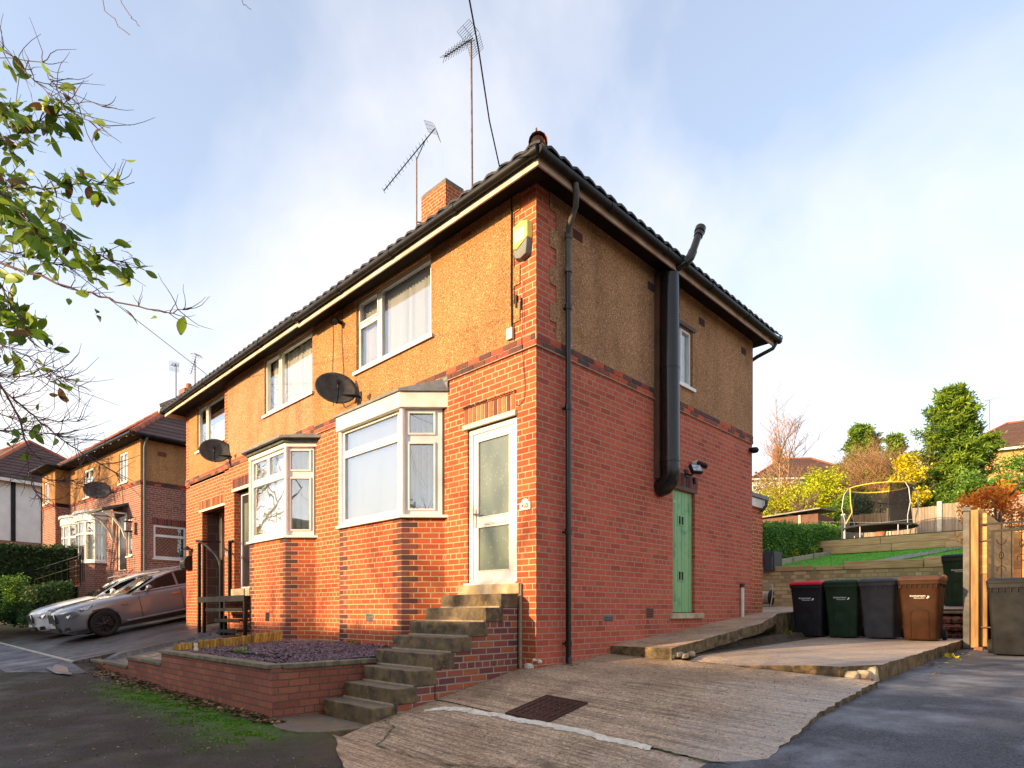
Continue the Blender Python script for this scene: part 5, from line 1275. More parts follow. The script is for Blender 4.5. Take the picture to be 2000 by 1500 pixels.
def limbs(root, bx, by, bz, top, spread, n, r0, mat='bark', seed=0, name='trunk', depth=2, twig=.6, curv=.25):
    rr = random.Random(seed); g = MB()
    def br(p, d, L, r, dep):
        pts = [p]; rs = [r]; q = Vector(p); dd = Vector(d).normalized(); k = 4
        for i in range(k):
            dd = (dd + Vector((rr.uniform(-1, 1), rr.uniform(-1, 1), rr.uniform(-.3, .8))) * curv * .5).normalized(); q = q + dd * L / k; pts.append(tuple(q)); rs.append(max(r * (1 - (i + 1) / k * .72), .003))
        g.tube(pts, rs, 5 if r > .02 else 3, caps=False)
        if dep > 0:
            for i in range(n):
                t = rr.uniform(.25, 1.0); idx = min(int(t * k), k - 1); f = t * k - idx; pp = Vector(pts[idx]).lerp(Vector(pts[idx + 1]), f)
                a = rr.uniform(0, 6.283); nd = (dd * .7 + Vector((math.cos(a), math.sin(a), rr.uniform(-.1, .7))) * spread).normalized()
                br(tuple(pp), nd, L * twig * rr.uniform(.6, 1.1), max(r * .45, .004), dep - 1)
    br((bx, by, bz), (rr.uniform(-.1, .1), rr.uniform(-.1, .1), 1), top - bz, r0, depth)
    return g.build(name, mat, root)

# litter and little weeds
random.seed(5)
def foot(x): return pav(x, -2.68)
litter = MB(); rr = random.Random(31)
for i in range(1500):
    x = rr.uniform(-8.6, -1.0); d = abs(rr.gauss(0, .09)) * (1.6 if x < -4.9 else 1)
    y = (-2.66 if x > -4.95 else -2.61) - d; L = rr.uniform(.015, .045); a = rr.uniform(0, 6.3)
    z = pav(x, y) + .012 + rr.uniform(0, .03) * max(0, 1 - d * 5)
    M_ = at(x, y, z) @ Matrix.Rotation(a, 4, 'Z') @ Matrix.Rotation(rr.uniform(-.6, .6), 4, 'X') @ Matrix.Rotation(rr.uniform(-.6, .6), 4, 'Y')
    litter.add([M_ @ Vector(p) for p in ((-L, 0, 0), (0, -L * .5, .004), (L, 0, 0), (0, L * .5, .004))], [(0, 1, 2, 3)], rr.random() * .8)
for i in range(420):
    x = rr.uniform(-12, 3); y = rr.uniform(-5.2, -2.75); L = rr.uniform(.006, .026)
    if x > 0 and rr.random() < .6: continue
    M_ = at(x, y, max(pav(x, y), drv(x, y) if x > -.2 and y > -3 else -9) + .012) @ Matrix.Rotation(rr.uniform(0, 6.3), 4, 'Z') @ Matrix.Rotation(rr.uniform(-.3, .3), 4, 'X')
    litter.add([M_ @ Vector(p) for p in ((-L, 0, 0), (0, -L * .45, .003), (L, 0, 0), (0, L * .45, .003))], [(0, 1, 2, 3)], rr.uniform(.3, 1))
for i in range(60):
    x = rr.uniform(3.2, 3.6); y = rr.uniform(2.5, 6.9); L = rr.uniform(.015, .04)
    M_ = at(x, y, tar(x, y) + .012) @ Matrix.Rotation(rr.uniform(0, 6.3), 4, 'Z') @ Matrix.Rotation(rr.uniform(-.5, .5), 4, 'X')
    litter.add([M_ @ Vector(p) for p in ((-L, 0, 0), (0, -L * .5, .003), (L, 0, 0), (0, L * .5, .003))], [(0, 1, 2, 3)], rr.uniform(.3, 1))
tag(litter.build('leaf_litter', 'leaf_brown'), kind='stuff')
def weed(x, y, z, r, n, mat, label, seed, name='weed', size=.05, h=None):
    P, sh = cloud([(x, y, z + (h or r) * .5, r, r, (h or r) * .6), (x + r * .6, y, z + (h or r) * .3, r * .6, r * .6, r * .4)], n, seed, .1)
    P[:, 2] = np.maximum(P[:, 2], z + .005)
    t = thing(name, label, 'weed', (x, y, z)); leaves_np('leaves', P, mat, t, None, size, .5, seed, up=.5)
    g = MB(); rr = random.Random(seed)
    for i in range(5): g.tube([(x, y, z - .01), (x + rr.uniform(-r, r) * .6, y + rr.uniform(-r, r) * .6, z + (h or r) * .8)], .003, 3)
    g.build('stems', 'leaf_olive', t)
weed(-3.32, -2.12, .97, .11, 90, 'leaf_privet', 'low green weed growing through the slate chips in the middle of the bed', 1)
weed(-1.72, -.82, 1.03, .07, 40, 'leaf_privet', 'small bright weed at the slab edge beside the steps', 2)
weed(-2.9, -.72, 1.04, .09, 60, 'leaf_olive', 'dry tuft on the slab strip under the near bay window', 3)
weed(3.33, 7.55, .97, .24, 420, 'leaf_laurel', 'leafy plant at the foot of the gate post beside the brown bin', 4, 'wall_plant', .06, .55)
weed(3.25, 5.2, .86, .10, 60, 'leaf_yellow', 'yellowing weed at the edge of the tarmac below the bin slab', 5)
weed(.62, 6.2, 1.12, .08, 50, 'leaf_olive', 'scrubby weed in the gap behind the red lidded bin', 6)

chips('pavement_grit', -9, 3.2, -5.4, -2.75, lambda x, y: max(pav(x, y), -9) + .004, 2600, .0075, 'grit', None, flat=.6, seed=61, mask=lambda x, y: not (x > -.3 and y > -3.15))
chips('drive_grit', -.1, 3.2, -2.6, 1.5, lambda x, y: drv(x, y) + .002, 1300, .006, 'grit', None, flat=.6, seed=62)
rq = np.random.default_rng(91); n = 15000; X_ = rq.uniform(-6.2, -.4, n); D_ = np.abs(rq.normal(0, .30, n)) + .06; cl = np.sin(X_ * 7.1 + D_ * 9) * np.sin(X_ * 3.3 - D_ * 13) + np.sin(X_ * 17 + D_ * 21) * .5
k = (cl > -.05) & (D_ < .85); X_, D_ = X_[k], D_[k]; Y_ = -2.70 - D_ - np.where(X_ > -1.3, .22, 0)
P = np.stack([X_, Y_, np.array([pav(a, b) for a, b in zip(X_, Y_)]) + .001], 1); leaves_np('moss', P, 'moss_tuft', None, 'stuff', .016, .8, 92, up=.8)
# inspection cover
MH = thing('manhole_cover', 'rusty brown rectangular manhole cover set in the concrete drive', 'manhole cover', (1.08, -1.05, .62))
def dz(x, y, h): return (x, y, drv(x, y) + h)
g = MB(); 
a, b_, c, d = .84, 1.33, -1.325, -.77
g.add([dz(a, c, .006), dz(b_, c, .006), dz(b_, d, .006), dz(a, d, .006), dz(a, c, .014), dz(b_, c, .014), dz(b_, d, .014), dz(a, d, .014)], [(4, 5, 6, 7), (0, 1, 5, 4), (1, 2, 6, 5), (2, 3, 7, 6), (3, 0, 4, 7)]); g.build('plate', 'manhole', MH)
g = MB()
for i in range(6):
    x = a + .05 + i * .078
    for j in range(3):
        y = c + .05 + j * .165; g.add([dz(x, y, .014), dz(x + .02, y, .014), dz(x + .02, y + .12, .014), dz(x, y + .12, .014), dz(x, y, .021), dz(x + .02, y, .021), dz(x + .02, y + .12, .021), dz(x, y + .12, .021)], [(4, 5, 6, 7), (0, 1, 5, 4), (1, 2, 6, 5), (2, 3, 7, 6), (3, 0, 4, 7)])
g.build('ribs', 'manhole', MH)
g = MB()
for q in ((a - .02, a - .002, c - .02, d + .02), (b_ + .002, b_ + .02, c - .02, d + .02), (a - .002, b_ + .002, c - .02, c - .002), (a - .002, b_ + .002, d + .002, d + .02)):
    vs = [dz(x, y, h) for h in (.0, .016) for x, y in ((q[0], q[2]), (q[1], q[2]), (q[1], q[3]), (q[0], q[3]))]; g.add(vs, [(4, 5, 6, 7), (0, 1, 5, 4), (1, 2, 6, 5), (2, 3, 7, 6), (3, 0, 4, 7)])
g.build('frame', 'manhole', MH)
g = MB(); rr = random.Random(4)
for i in range(7):
    for j in range(6):
        x, y = a + .04 + i * .068, c + .04 + j * .085; s = .005; g.add([dz(x, y, .0225), dz(x + s, y, .0225), dz(x + s, y + s * 1.6, .0225), dz(x, y + s * 1.6, .0225)], [(0, 1, 2, 3)])
g.build('studs', 'repair', MH)
# broken masonry at the corner of the bin slab
def rock(g, x, y, z, sx, sy, sz, seed):
    rr = random.Random(seed); bm = bmesh.new(); bmesh.ops.create_icosphere(bm, subdivisions=2, radius=1)
    vs = []
    for v in bm.verts:
        c = v.co; m = max(abs(c.x), abs(c.y), abs(c.z)); c = c.lerp(c / m, .6); vs.append((x + c.x * sx * rr.uniform(.88, 1.1), y + c.y * sy * rr.uniform(.88, 1.1), z + c.z * sz * rr.uniform(.88, 1.1)))
    g.add(vs, [[v.index for v in f.verts] for f in bm.faces]); bm.free()
t = thing('broken_masonry', 'crumbled mortar and brick at the broken near corner of the bin slab', 'rubble', (3.02, 1.9, .8))
g = MB()
for i, q in enumerate(((3.02, 1.90, .84, .08, .10, .09), (2.93, 1.78, .86, .09, .07, .06), (3.08, 2.02, .86, .06, .08, .10), (2.80, 1.72, .87, .07, .05, .04), (3.10, 1.84, .76, .05, .06, .06))): rock(g, *q, seed=i)
g.build('mortar_lumps', 'stone_sill', t)
g = MB(); g.box(3.01, 3.14, 1.74, 1.84, .775, .845); g.build('brick', 'tile_red', t, bevel=.005)
t = thing('broken_masonry', 'crumbled edge where the sloping path meets the cracked bin slab', 'rubble', (.97, 1.62, .95)); g = MB()
for i in range(7): rock(g, .90 + .05 * (i % 3), 1.58 + .07 * i, .98 + .02 * (i % 2), .04, .05, .035, i + 20)
g.build('mortar_lumps', 'concrete_lip', t)
t = thing('rubble_step', 'rough stone and brick edge of the patio behind the bins', 'rubble', (2.4, 8.2, 1.1)); g = MB(); rr = random.Random(9)
for i in range(16):
    for j in range(3): rock(g, 1.0 + i * .145, 8.22 + rr.uniform(-.05, .05), 1.12 + j * .14, .085, .08, .075, i * 5 + j)
g.build('stones', 'brick_old', t)
g = MB(); g.box(2.3, 3.15, 8.15, 8.6, 1.515, 1.56); g.build('slab', 'concrete_lip', t, bevel=.01)

# ---------------------------------------------------------------- black metal stair of the left house
MS = thing('metal_stair', 'black metal steps and handrails up to the black front door', 'stair', (-8.4, -.45, 1.2))
def bar(g, a, b_, r=.022): g.tube([a, b_], r * 1.3, 4)
yf = -.47; zg = 1.12
for x, zt, nm in ((-9.80, 3.10, 'post'), (-9.50, 3.02, 'post'), (-8.52, 2.65, 'post'), (-8.30, 1.47, 'post'), (-7.30, 1.86, 'post')):
    g = MB(); g.box(x - .03, x + .03, yf - .03, yf + .03, zg - .05, zt); g.build(nm, 'black_metal', MS)
g = MB(); g.box(-9.24, -9.18, -.06, -.0, 1.85, 3.12); g.build('post', 'black_metal', MS)
g = MB(); g.box(-9.80, -7.28, yf - .02, -.06, 1.80, 1.87); g.box(-9.80, -7.28, yf - .035, yf - .02, 1.76, 1.88); g.build('platform', 'black_metal', MS)
for z, y, xl in ((1.62, yf, -9.3), (1.40, yf - .06, -8.62), (1.19, yf - .10, -8.3)):
    g = MB(); g.box(xl, -7.33, y - .03, y + .22, z - .035, z); g.box(xl, -7.33, y - .045, y - .03, z - .06, z + .008); g.build('tread', 'black_metal', MS)
g = MB(); g.tube([(-9.98, yf, 3.16), (-9.80, yf, 3.14), (-9.3, yf, 2.98), (-8.85, yf, 2.78), (-8.66, yf, 2.66), (-8.56, yf, 2.50), (-8.52, yf, 2.3)], .028, 8); g.tube([(-9.80, yf, 3.14), (-9.79, -.15, 3.16), (-9.76, -.02, 3.16)], .022, 8); g.tube([(-9.21, -.05, 3.12), (-9.0, -.04, 3.12)], .022, 8); g.build('handrail', 'black_metal', MS)

# ================================================================== WHEELIE BINS
def wheelie(label, x, y, z, body, lid, rim=None, logo=True, arch=True, s=1.0, rz=0, group='wheelie bins', extra=None, detail=True):
    t = thing('wheelie_bin', label, 'wheelie bin', (x, y, z), rz, group)
    Mb = (Matrix.Translation((x, y, z)) @ Matrix.Rotation(rz, 4, 'Z')) @ Matrix.Scale(s, 4)
    def ring(hw, y0, y1, r=.05, n=4):
        pts = []
        for cx_, cy_, a0 in ((hw - r, y0 + r, -90), (hw - r, y1 - r, 0), (-hw + r, y1 - r, 90), (-hw + r, y0 + r, 180)):
            for i in range(n + 1): a = R(a0 + 90 * i / n); pts.append((cx_ + r * math.cos(a), cy_ + r * math.sin(a)))
        return pts
    def loft(secs, mat, name, parent=t, cap=True):
        g = MB(); rings = [[Mb @ Vector((px, py, zz)) for px, py in ring(*a)] for zz, a in secs]; n = len(rings[0]); vs = [p for r_ in rings for p in r_]
        fs = [(k * n + i, k * n + (i + 1) % n, (k + 1) * n + (i + 1) % n, (k + 1) * n + i) for k in range(len(rings) - 1) for i in range(n)]
        g.add(vs, fs, smooth=False)
        if cap: g.add(rings[0], [tuple(range(n - 1, -1, -1))]); g.add(rings[-1], [tuple(range(n))])
        o = g.build(name, mat, parent); 
        for p in o.data.polygons: p.use_smooth = len(p.vertices) == 4
        es = o.modifiers.new('edge', 'EDGE_SPLIT'); es.split_angle = R(38); return o
    B_ = loft([(.02, (.225, -.20, .27, .04)), (.06, (.235, -.215, .28, .05)), (.55, (.262, -.27, .30, .055)), (.93, (.282, -.325, .33, .055)), (.96, (.288, -.335, .335, .055))], body, 'body')
    loft([(.925, (.295, -.345, .34, .05)), (.985, (.298, -.35, .345, .05)), (.987, (.28, -.33, .33, .05))], rim or body, 'rim', B_)
    for i in range(7): 
        pass
    g = MB()
    for i in range(8): xx = -.245 + i * .07; g.box(xx - .004, xx + .004, -.343, -.32, .87, .925, M=Mb)
    for sx in (-1, 1):
        for i in range(6): yy = -.24 + i * .1; g.box(sx * .282, sx * .296, yy - .004, yy + .004, .87, .925, M=Mb)
    g.build('rim_ribs', body, B_)
    L_ = loft([(.988, (.300, -.365, .355, .05)), (1.015, (.302, -.368, .36, .05)), (1.045, (.285, -.34, .35, .06)), (1.062, (.22, -.25, .30, .09))], lid, 'lid')
    g = MB()
    for sx in (-1, 1):
        g.tube([Mb @ Vector((sx * .285, .33, .99)), Mb @ Vector((sx * .28, .38, 1.06)), Mb @ Vector((sx * .25, .40, 1.085)), Mb @ Vector((sx * .20, .39, 1.07))], .022 * s, 8)
    g.tube([Mb @ Vector((-.25, .41, 1.05)), Mb @ Vector((.25, .41, 1.05))], .014 * s, 8); g.build('handle', lid if lid != 'bin_red' else 'bin_red', t)
    for sx in (-1, 1):
        g = MB(); g.tube([Mb @ Vector((sx * .24, .30, .10)), Mb @ Vector((sx * .295, .30, .10))], .10 * s, 18); w = g.build('wheel', 'tyre', t)
        g = MB(); g.tube([Mb @ Vector((sx * .294, .30, .10)), Mb @ Vector((sx * .30, .30, .10))], .05 * s, 12); g.build('hub', 'grey_plastic', w)
    if arch:   # pressed arch panel on the front
        def fy(zz): return -(.215 + (.27 - .215) * min(1, (zz - .06) / .49) + (max(0, zz - .55) / .38) * .055)
        g = MB(); pts = [(-.125, .05), (-.125, .42), (-.118, .47), (-.09, .50), (-.05, .512), (.05, .512), (.09, .50), (.118, .47), (.125, .42), (.125, .05)]
        g.tube([Mb @ Vector((px, fy(pz) - .002, pz)) for px, pz in pts], .0075 * s, 6); g.build('front_panel', body, B_)
    if logo:
        tilt = Matrix.Rotation(math.atan2(.055, .38), 4, 'X')
        def put(zz): return Mb @ Matrix.Translation((0, -(.27 + (zz - .55) / .38 * .055) - .003, zz)) @ Matrix.Rotation(R(90), 4, 'X') @ Matrix.Rotation(-math.atan2(.055, .38), 4, 'X')
        text_part('logo_lettering', 'Rotherham', .048, 'white', B_, put(.735) @ Matrix.Translation((-.02, 0, 0)), .001)
        text_part('logo_lettering', 'Metropolitan', .028, 'white', B_, put(.70) @ Matrix.Translation((0, 0, 0)), .001)
        g = MB(); M3 = put(.722); pts = []
        for i in range(15): a = R(-100 + 200 * i / 14); pts.append(M3 @ Vector((.105 + .034 * math.cos(a), .030 * math.sin(a), 0)))
        for i in range(15): a = R(80 - 160 * i / 14); pts.append(M3 @ Vector((.100 + .014 * math.cos(a), .018 * math.sin(a), 0)))
        g.add(pts, [(i, i + 1, 28 - i, 29 - i) for i in range(14)]); g.build('logo_crescent', 'white', B_)
    return t
wheelie('black wheelie bin with a bright red lid, leftmost in the row on the slab', .80, 6.95, 1.07, 'bin_black', 'bin_red', 'bin_black')
wheelie('dark green wheelie bin between the red lidded bin and the plain grey one', 1.38, 6.98, 1.075, 'bin_green', 'bin_green', rz=R(3))
wheelie('plain grey wheelie bin without lettering between the green and brown ones', 2.00, 6.93, 1.078, 'bin_grey_in_shade', 'bin_grey_in_shade', logo=False, arch=False, rz=R(-4))
wheelie('brown wheelie bin with a white logo at the right end of the row', 2.66, 6.62, 1.075, 'bin_brown', 'bin_brown_lid', rz=R(2))
wheelie('dark green wheelie bin standing alone on the raised patio by the fence post', 2.68, 10.0, 1.66, 'bin_green', 'bin_black', rz=R(3))
wheelie('large grey wheelie bin in front of the wrought metal gate', 3.90, 6.10, .915, 'bin_grey', 'bin_grey', logo=False, arch=False, s=1.06, rz=R(5))
wheelie('black wheelie bin with red lid inside the dark passage', -10.15, 1.0, 1.40, 'bin_black', 'bin_red', 'bin_black', s=.95)
wheelie('black wheelie bin with red lid half hidden behind the gate edge', 3.68, 7.50, .96, 'bin_black', 'bin_red', 'bin_black', logo=False)
# ================================================================== GATE, FENCES, BACK GARDEN
GT = thing('metal_gate', 'tall black wrought metal gate with spear tops and scrolls', 'gate', (3.55, 6.95, .97))
gx0, gx1, gy = 3.53, 4.85, 6.97
g = MB()
for q in ((gx0, gx0 + .035, 1.05, 2.86), (gx1 - .035, gx1, 1.05, 2.86), (gx0 + .035, gx1 - .035, 2.825, 2.86), (gx0 + .035, gx1 - .035, 1.12, 1.155), (gx0 + .035, gx1 - .035, 1.92, 1.945)): g.box(q[0], q[1], gy - .018, gy + .018, q[2], q[3])
g.box(gx0 - .12, gx1, gy - .014, gy + .014, 2.945, 2.975); g.build('gate_frame', 'black_metal', GT)
g = MB(); x = gx0 + .13; k = 0
while x < gx1 - .05:
    g.tube([(x, gy, 1.15), (x, gy, 3.05)], .008, 5)
    g.tube([(x, gy, 3.05), (x, gy, 3.09), (x, gy, 3.15)], [.009, .022, .001], 4)
    g.tube([(x + .0, gy, 1.94), (x, gy, 2.0), (x, gy, 2.06)], [.009, .02, .001], 4)
    x += .125; k += 1
g.build('bars', 'black_metal', GT)
g = MB()
for k, (x, z) in enumerate(((gx0 + .13, 2.45), (gx0 + .38, 2.62), (gx0 + .505, 2.45), (gx0 + .88, 2.6))):
    for sg in (1, -1):
        g.tube([(x, gy, z + .07), (x + sg * .028, gy, z + .02), (x + sg * .026, gy, z - .03), (x, gy, z - .07)], .006, 5)
        g.tube([(x, gy, z + .16), (x + sg * .05, gy, z + .20), (x + sg * .06, gy, z + .25)], .006, 5); g.tube([(x, gy, z - .16), (x + sg * .05, gy, z - .20), (x + sg * .06, gy, z - .25)], .006, 5)
g.build('scrolls', 'black_metal', GT)
g = MB()
for z in (2.70, 1.30): g.tube([(gx0 - .17, gy, z), (gx0, gy, z)], .012, 6)
g.build('hinge', 'rusty', GT)
t = thing('gate_post', 'weathered grey square post with a cap at the end of the brown side fence', 'post', (3.20, 7.05, .95))
g = MB(); g.box(3.155, 3.245, 7.0, 7.10, .95, 3.20); g.build('shaft', 'post_grey', t, bevel=.006)
g = MB(); g.box(3.13, 3.27, 6.975, 7.125, 3.205, 3.245); g.box(3.14, 3.26, 6.985, 7.115, 3.245, 3.27); g.build('cap', 'post_grey', t, bevel=.006)
t = thing('wooden_fence', 'brown boarded side fence seen end on, with two rough timber posts, beside the gate', 'fence', (3.33, 7.5, .97))
g = MB(); g.box(3.275, 3.375, 6.88, 6.98, .97, 3.20, rnd=.7); g.build('post', 'post_wood', t, bevel=.006)
g = MB(); g.box(3.385, 3.475, 7.0, 7.09, .99, 2.16, rnd=.3); g.build('post', 'post_wood', t, bevel=.006)
g = MB(); z = 1.05
while z < 3.15: g.box(3.355, 3.372, 6.99, 12.4, z, z + .118, rnd=random.random()); z += .122
g.box(3.385, 3.47, 7.0, 7.08, 2.17, 3.15, rnd=.4); g.build('boards', 'orange_wood', t)
g = MB(); g.box(3.33, 3.44, 6.80, 6.90, .93, .985); tag(g.build('brick', 'tile_red', None, (3.38, 6.85, .93)), 'single red brick wedged under the timber gate post', 'brick')
t = thing('board_fence', 'sunlit orange fence of horizontal boards seen through the gate', 'fence', (5.5, 7.95, 1.0)); g = MB(); z = 1.0; rr = random.Random(3)
while z < 2.9: g.box(3.72, 9.0, 7.95 + rr.uniform(0, .01), 7.98, z, z + .125, rnd=rr.random()); z += .128
g.build('boards', 'orange_wood', t)
for x in (5.2, 7.0): g = MB(); g.box(x, x + .09, 7.89, 7.95, 1.0, 3.0); g.build('post', 'post_wood', t)
# brick retaining wall
def gz(x, y): return lerp_tab([(10.9, 2.66), (12.0, 2.72), (18.2, 3.58)], y)
RW = thing('retaining_wall', 'low buff brick retaining wall capped with timber sleepers below the lawn', 'wall', (.5, 11.3, 1.7))
def rwy(x): return 10.75 + .26 * (x + 2)
g = MB(); g.add([(-3.2, rwy(-3.2), 1.3), (3.3, rwy(3.3), 1.3), (3.3, rwy(3.3), 2.60), (-3.2, rwy(-3.2), 2.60), (-3.2, rwy(-3.2) + .22, 2.60), (3.3, rwy(3.3) + .22, 2.60)], [(0, 1, 2, 3), (3, 2, 5, 4)]); g.build('brickwork', 'brick_buff', RW)
g = MB()
segs = [(-2.0, -.55, 2.60, 2.74), (-.5, .1, 2.60, 2.71), (.12, 1.7, 2.60, 2.80), (1.72, 3.3, 2.60, 2.85), (-3.2, -2.02, 2.6, 2.7)]
for i, (a, c, z0, z1) in enumerate(segs):
    M_ = frame_M((a, rwy(a) - .03), (c, rwy(c) - .03), 0); g.box(0, math.hypot(c - a, rwy(c) - rwy(a)), 0, .24, z0 + .002, z1, rnd=i / 5, M=M_)
g.build('sleepers', 'sleeper', RW, bevel=.012)
# lawn
patch('lawn', -2.6, 3.34, 11.0, 18.2, lambda x, y: gz(x, y) + .02 * math.sin(x * 1.3) - (.35 if y < rwy(x) + .2 else 0), 'lawn', 40, 40, .3)
rr_ = np.random.default_rng(2); n = 26000; P = np.stack([rr_.uniform(-2.5, 3.3, n), rr_.uniform(11.2, 18.1, n), np.zeros(n)], 1)
m_ = P[:, 1] > 10.98 + .26 * (P[:, 0] + 2); P = P[m_]; P[:, 2] = np.array([gz(x, y) + .02 * math.sin(x * 1.3) for x, y in P[:, :2]])
leaves_np('grass', P, 'grass', None, 'stuff', .05, .18, 3, up=1.6)
g = MB(); g.add([(.15, 11.6, gz(0, 11.6) + .035), (.75, 11.7, gz(0, 11.7) + .035), (1.9, 18.1, gz(0, 18.1) + .035), (1.2, 18.1, gz(0, 18.1) + .035)], [(0, 1, 2, 3)]); tag(g.build('garden_path', 'flags'), kind='structure')
# sleepers at the top of the lawn
t = thing('sleeper_wall', 'stacked timber sleepers with a step, at the top of the lawn', 'wall', (0, 18.4, 3.6)); g = MB(); rr = random.Random(6)
for j in range(2):
    x = -2.6 - .3 * j
    while x < 4.2:
        w = rr.uniform(1.6, 2.3)
        if j == 2 and 0.9 < x + w / 2 < 1.6: pass
        g.box(x, min(x + w, 4.2), 18.2 + .04 * j + rr.uniform(0, .03), 18.45, 3.60 + .25 * j, 3.60 + .25 * (j + 1) - .008, rnd=rr.random()); x += w + .01
g.build('sleepers', 'sleeper', t, bevel=.015)
g = MB(); g.box(1.15, 2.0, 17.7, 18.19, 3.55, 3.73); g.box(1.2, 1.95, 17.95, 18.19, 3.735, 3.92); g.build('steps', 'sleeper', t, bevel=.015)
t = thing('sleeper_edging', 'grey timber sleepers running up the left side of the lawn by the hedge', 'edging', (-2.6, 14, 3)); g = MB()
for i in range(4): M_ = at(-2.62 + .03 * i, 11.3 + 1.75 * i, 2.62 + .22 * i) @ Matrix.Rotation(R(7), 4, 'X'); g.box(0, .2, 0, 1.72, 0, .22, rnd=rr.random(), M=M_)
g.build('sleepers', 'grey_wood', t, bevel=.015)
patch('upper_garden', -9, 10, 18.3, 27.6, lambda x, y: 4.13 + .07 * (y - 18.3), 'earth', 20, 20, .5)
# clipped hedge
def hedge(name, label, x0, x1, y0, y1, zb0, zb1, zt0, zt1, mat, n, seed, size=.07, cat='hedge', solid='leaf_dark'):
    t = thing(name, label, cat, ((x0 + x1) / 2, (y0 + y1) / 2, zb0)); g = MB(); d = .10
    f = lambda y: (y - y0) / (y1 - y0)
    vs = [(x, y, z) for y, zb, zt in ((y0 + d, zb0, zt0 - d), (y1 - d, zb1, zt1 - d)) for x, z in ((x0 + d, zb), (x1 - d, zb), (x1 - d, zt), (x0 + d, zt))]
    g.add(vs, [(0, 1, 2, 3), (7, 6, 5, 4), (0, 3, 7, 4), (1, 5, 6, 2), (3, 2, 6, 7), (0, 4, 5, 1)], .1); g.build('inner_growth', solid, t)
    rr = np.random.default_rng(seed); P = []
    areas = [(y1 - y0) * 1.0, (y1 - y0) * .8, (x1 - x0), (x1 - x0), (y1 - y0) * 1.0]
    k = rr.choice(5, n, p=np.array(areas) / sum(areas)); u = rr.random(n); v = rr.random(n); Q = np.zeros((n, 3))
    zb = lambda yy: zb0 + (zb1 - zb0) * (yy - y0) / (y1 - y0); zt = lambda yy: zt0 + (zt1 - zt0) * (yy - y0) / (y1 - y0)
    Y = y0 + (y1 - y0) * u; X = x0 + (x1 - x0) * u
    for i, (xx, yy) in enumerate(((np.full(n, x1), Y), (x0 + (x1 - x0) * v, Y), (X, np.full(n, y0)), (X, np.full(n, y1)), (np.full(n, x0), Y))):
        mk = k == i
        zz = zt(yy) if i == 1 else zb(yy) + (zt(yy) - zb(yy)) * v
        Q[mk] = np.stack([xx, yy, zz], 1)[mk]
    Q += rr.normal(size=(n, 3)) * .055 - np.array([0, 0, .03])
    Q[:, 0] += .06 * np.sin(Q[:, 1] * 2.1) * np.sin(Q[:, 2] * 3); Q[:, 2] += .05 * np.sin(Q[:, 1] * 1.7 + 1)
    leaves_np('leaves', Q, mat, t, None, size, .6, seed + 1)
    return t
hedge('privet_hedge', 'clipped dark green hedge along the left side of the back lawn', -4.0, -2.75, 11.6, 20.4, 2.6, 4.1, 4.12, 4.85, 'leaf_privet', 26000, 3)
P, sh = cloud([(-2.7, 12.6 + i * 1.6, 2.95 + .22 * i, .15, .3, .35) for i in range(4)], 700, 5); leaves_np('hedge_foot_plants', P, 'leaf_lime', None, 'stuff', .07, .6, 6)
# grey planter box and hose reel
t = thing('planter_box', 'dark grey box planter on the retaining wall by the house corner', 'planter', (-1.75, 10.95, 2.6)); g = MB()
for q in ((-2.5, -1.42, 10.80, 10.84), (-2.5, -1.42, 11.3, 11.34), (-2.5, -2.46, 10.84, 11.3), (-1.46, -1.42, 10.84, 11.3)): g.box(*q, 2.62, 3.14)
g.box(-1.62, -1.44, 10.70, 10.795, 2.62, 3.0); g.build('box_sides', 'slate_pot', t, bevel=.004)
g = MB(); g.box(-2.46, -1.46, 10.84, 11.3, 2.65, 3.07); g.build('soil', 'soil', t)
t = thing('hose_reel', 'garden hose reel with coiled pale hose against the retaining wall', 'hose reel', (-1.42, 10.25, 1.68)); c = (-1.42, 10.25)
g = MB()
for sx in (-.18, .18): g.tube([(c[0] + sx, c[1] - .14, 1.70), (c[0] + sx, c[1] - .02, 1.98), (c[0] + sx * .8, c[1] + .04, 2.22)], .014, 6); g.tube([(c[0] + sx, c[1] - .14, 1.70), (c[0] + sx, c[1] + .15, 1.70)], .014, 6)
g.tube([(c[0] - .144, c[1] + .04, 2.22), (c[0] - .10, c[1] + .05, 2.25), (c[0] + .10, c[1] + .05, 2.25), (c[0] + .144, c[1] + .04, 2.22)], .014, 6); g.tube([(c[0] - .18, c[1] - .14, 1.70), (c[0] + .18, c[1] - .14, 1.70)], .016, 6); g.build('frame', 'galv', t)
g = MB(); 
for i in range(9): a = c[0] - .12 + .03 * i; g.lathe([(.145, -.013), (.165, 0), (.145, .013)], 20, at(a, c[1] - .02, 1.91) @ Matrix.Rotation(R(90), 4, 'Y'), rnd=random.random())
g.build('hose', 'hose', t)
g = MB()
for sx in (-.15, .15): g.lathe([(.0, -.006), (.20, -.006), (.20, .006), (0, .006)], 20, at(c[0] + sx, c[1] - .02, 1.91) @ Matrix.Rotation(R(90), 4, 'Y'))
g.build('drum_side', 'black_metal', t)
g = MB(); g.tube([(c[0] + .18, c[1] - .02, 1.93), (c[0] + .24, c[1] - .02, 1.93)], .03, 8); g.tube([(c[0] - .18, c[1] - .02, 2.0), (c[0] - .22, c[1] - .02, 2.0)], .03, 8); g.build('knob', 'orange_plastic', t)

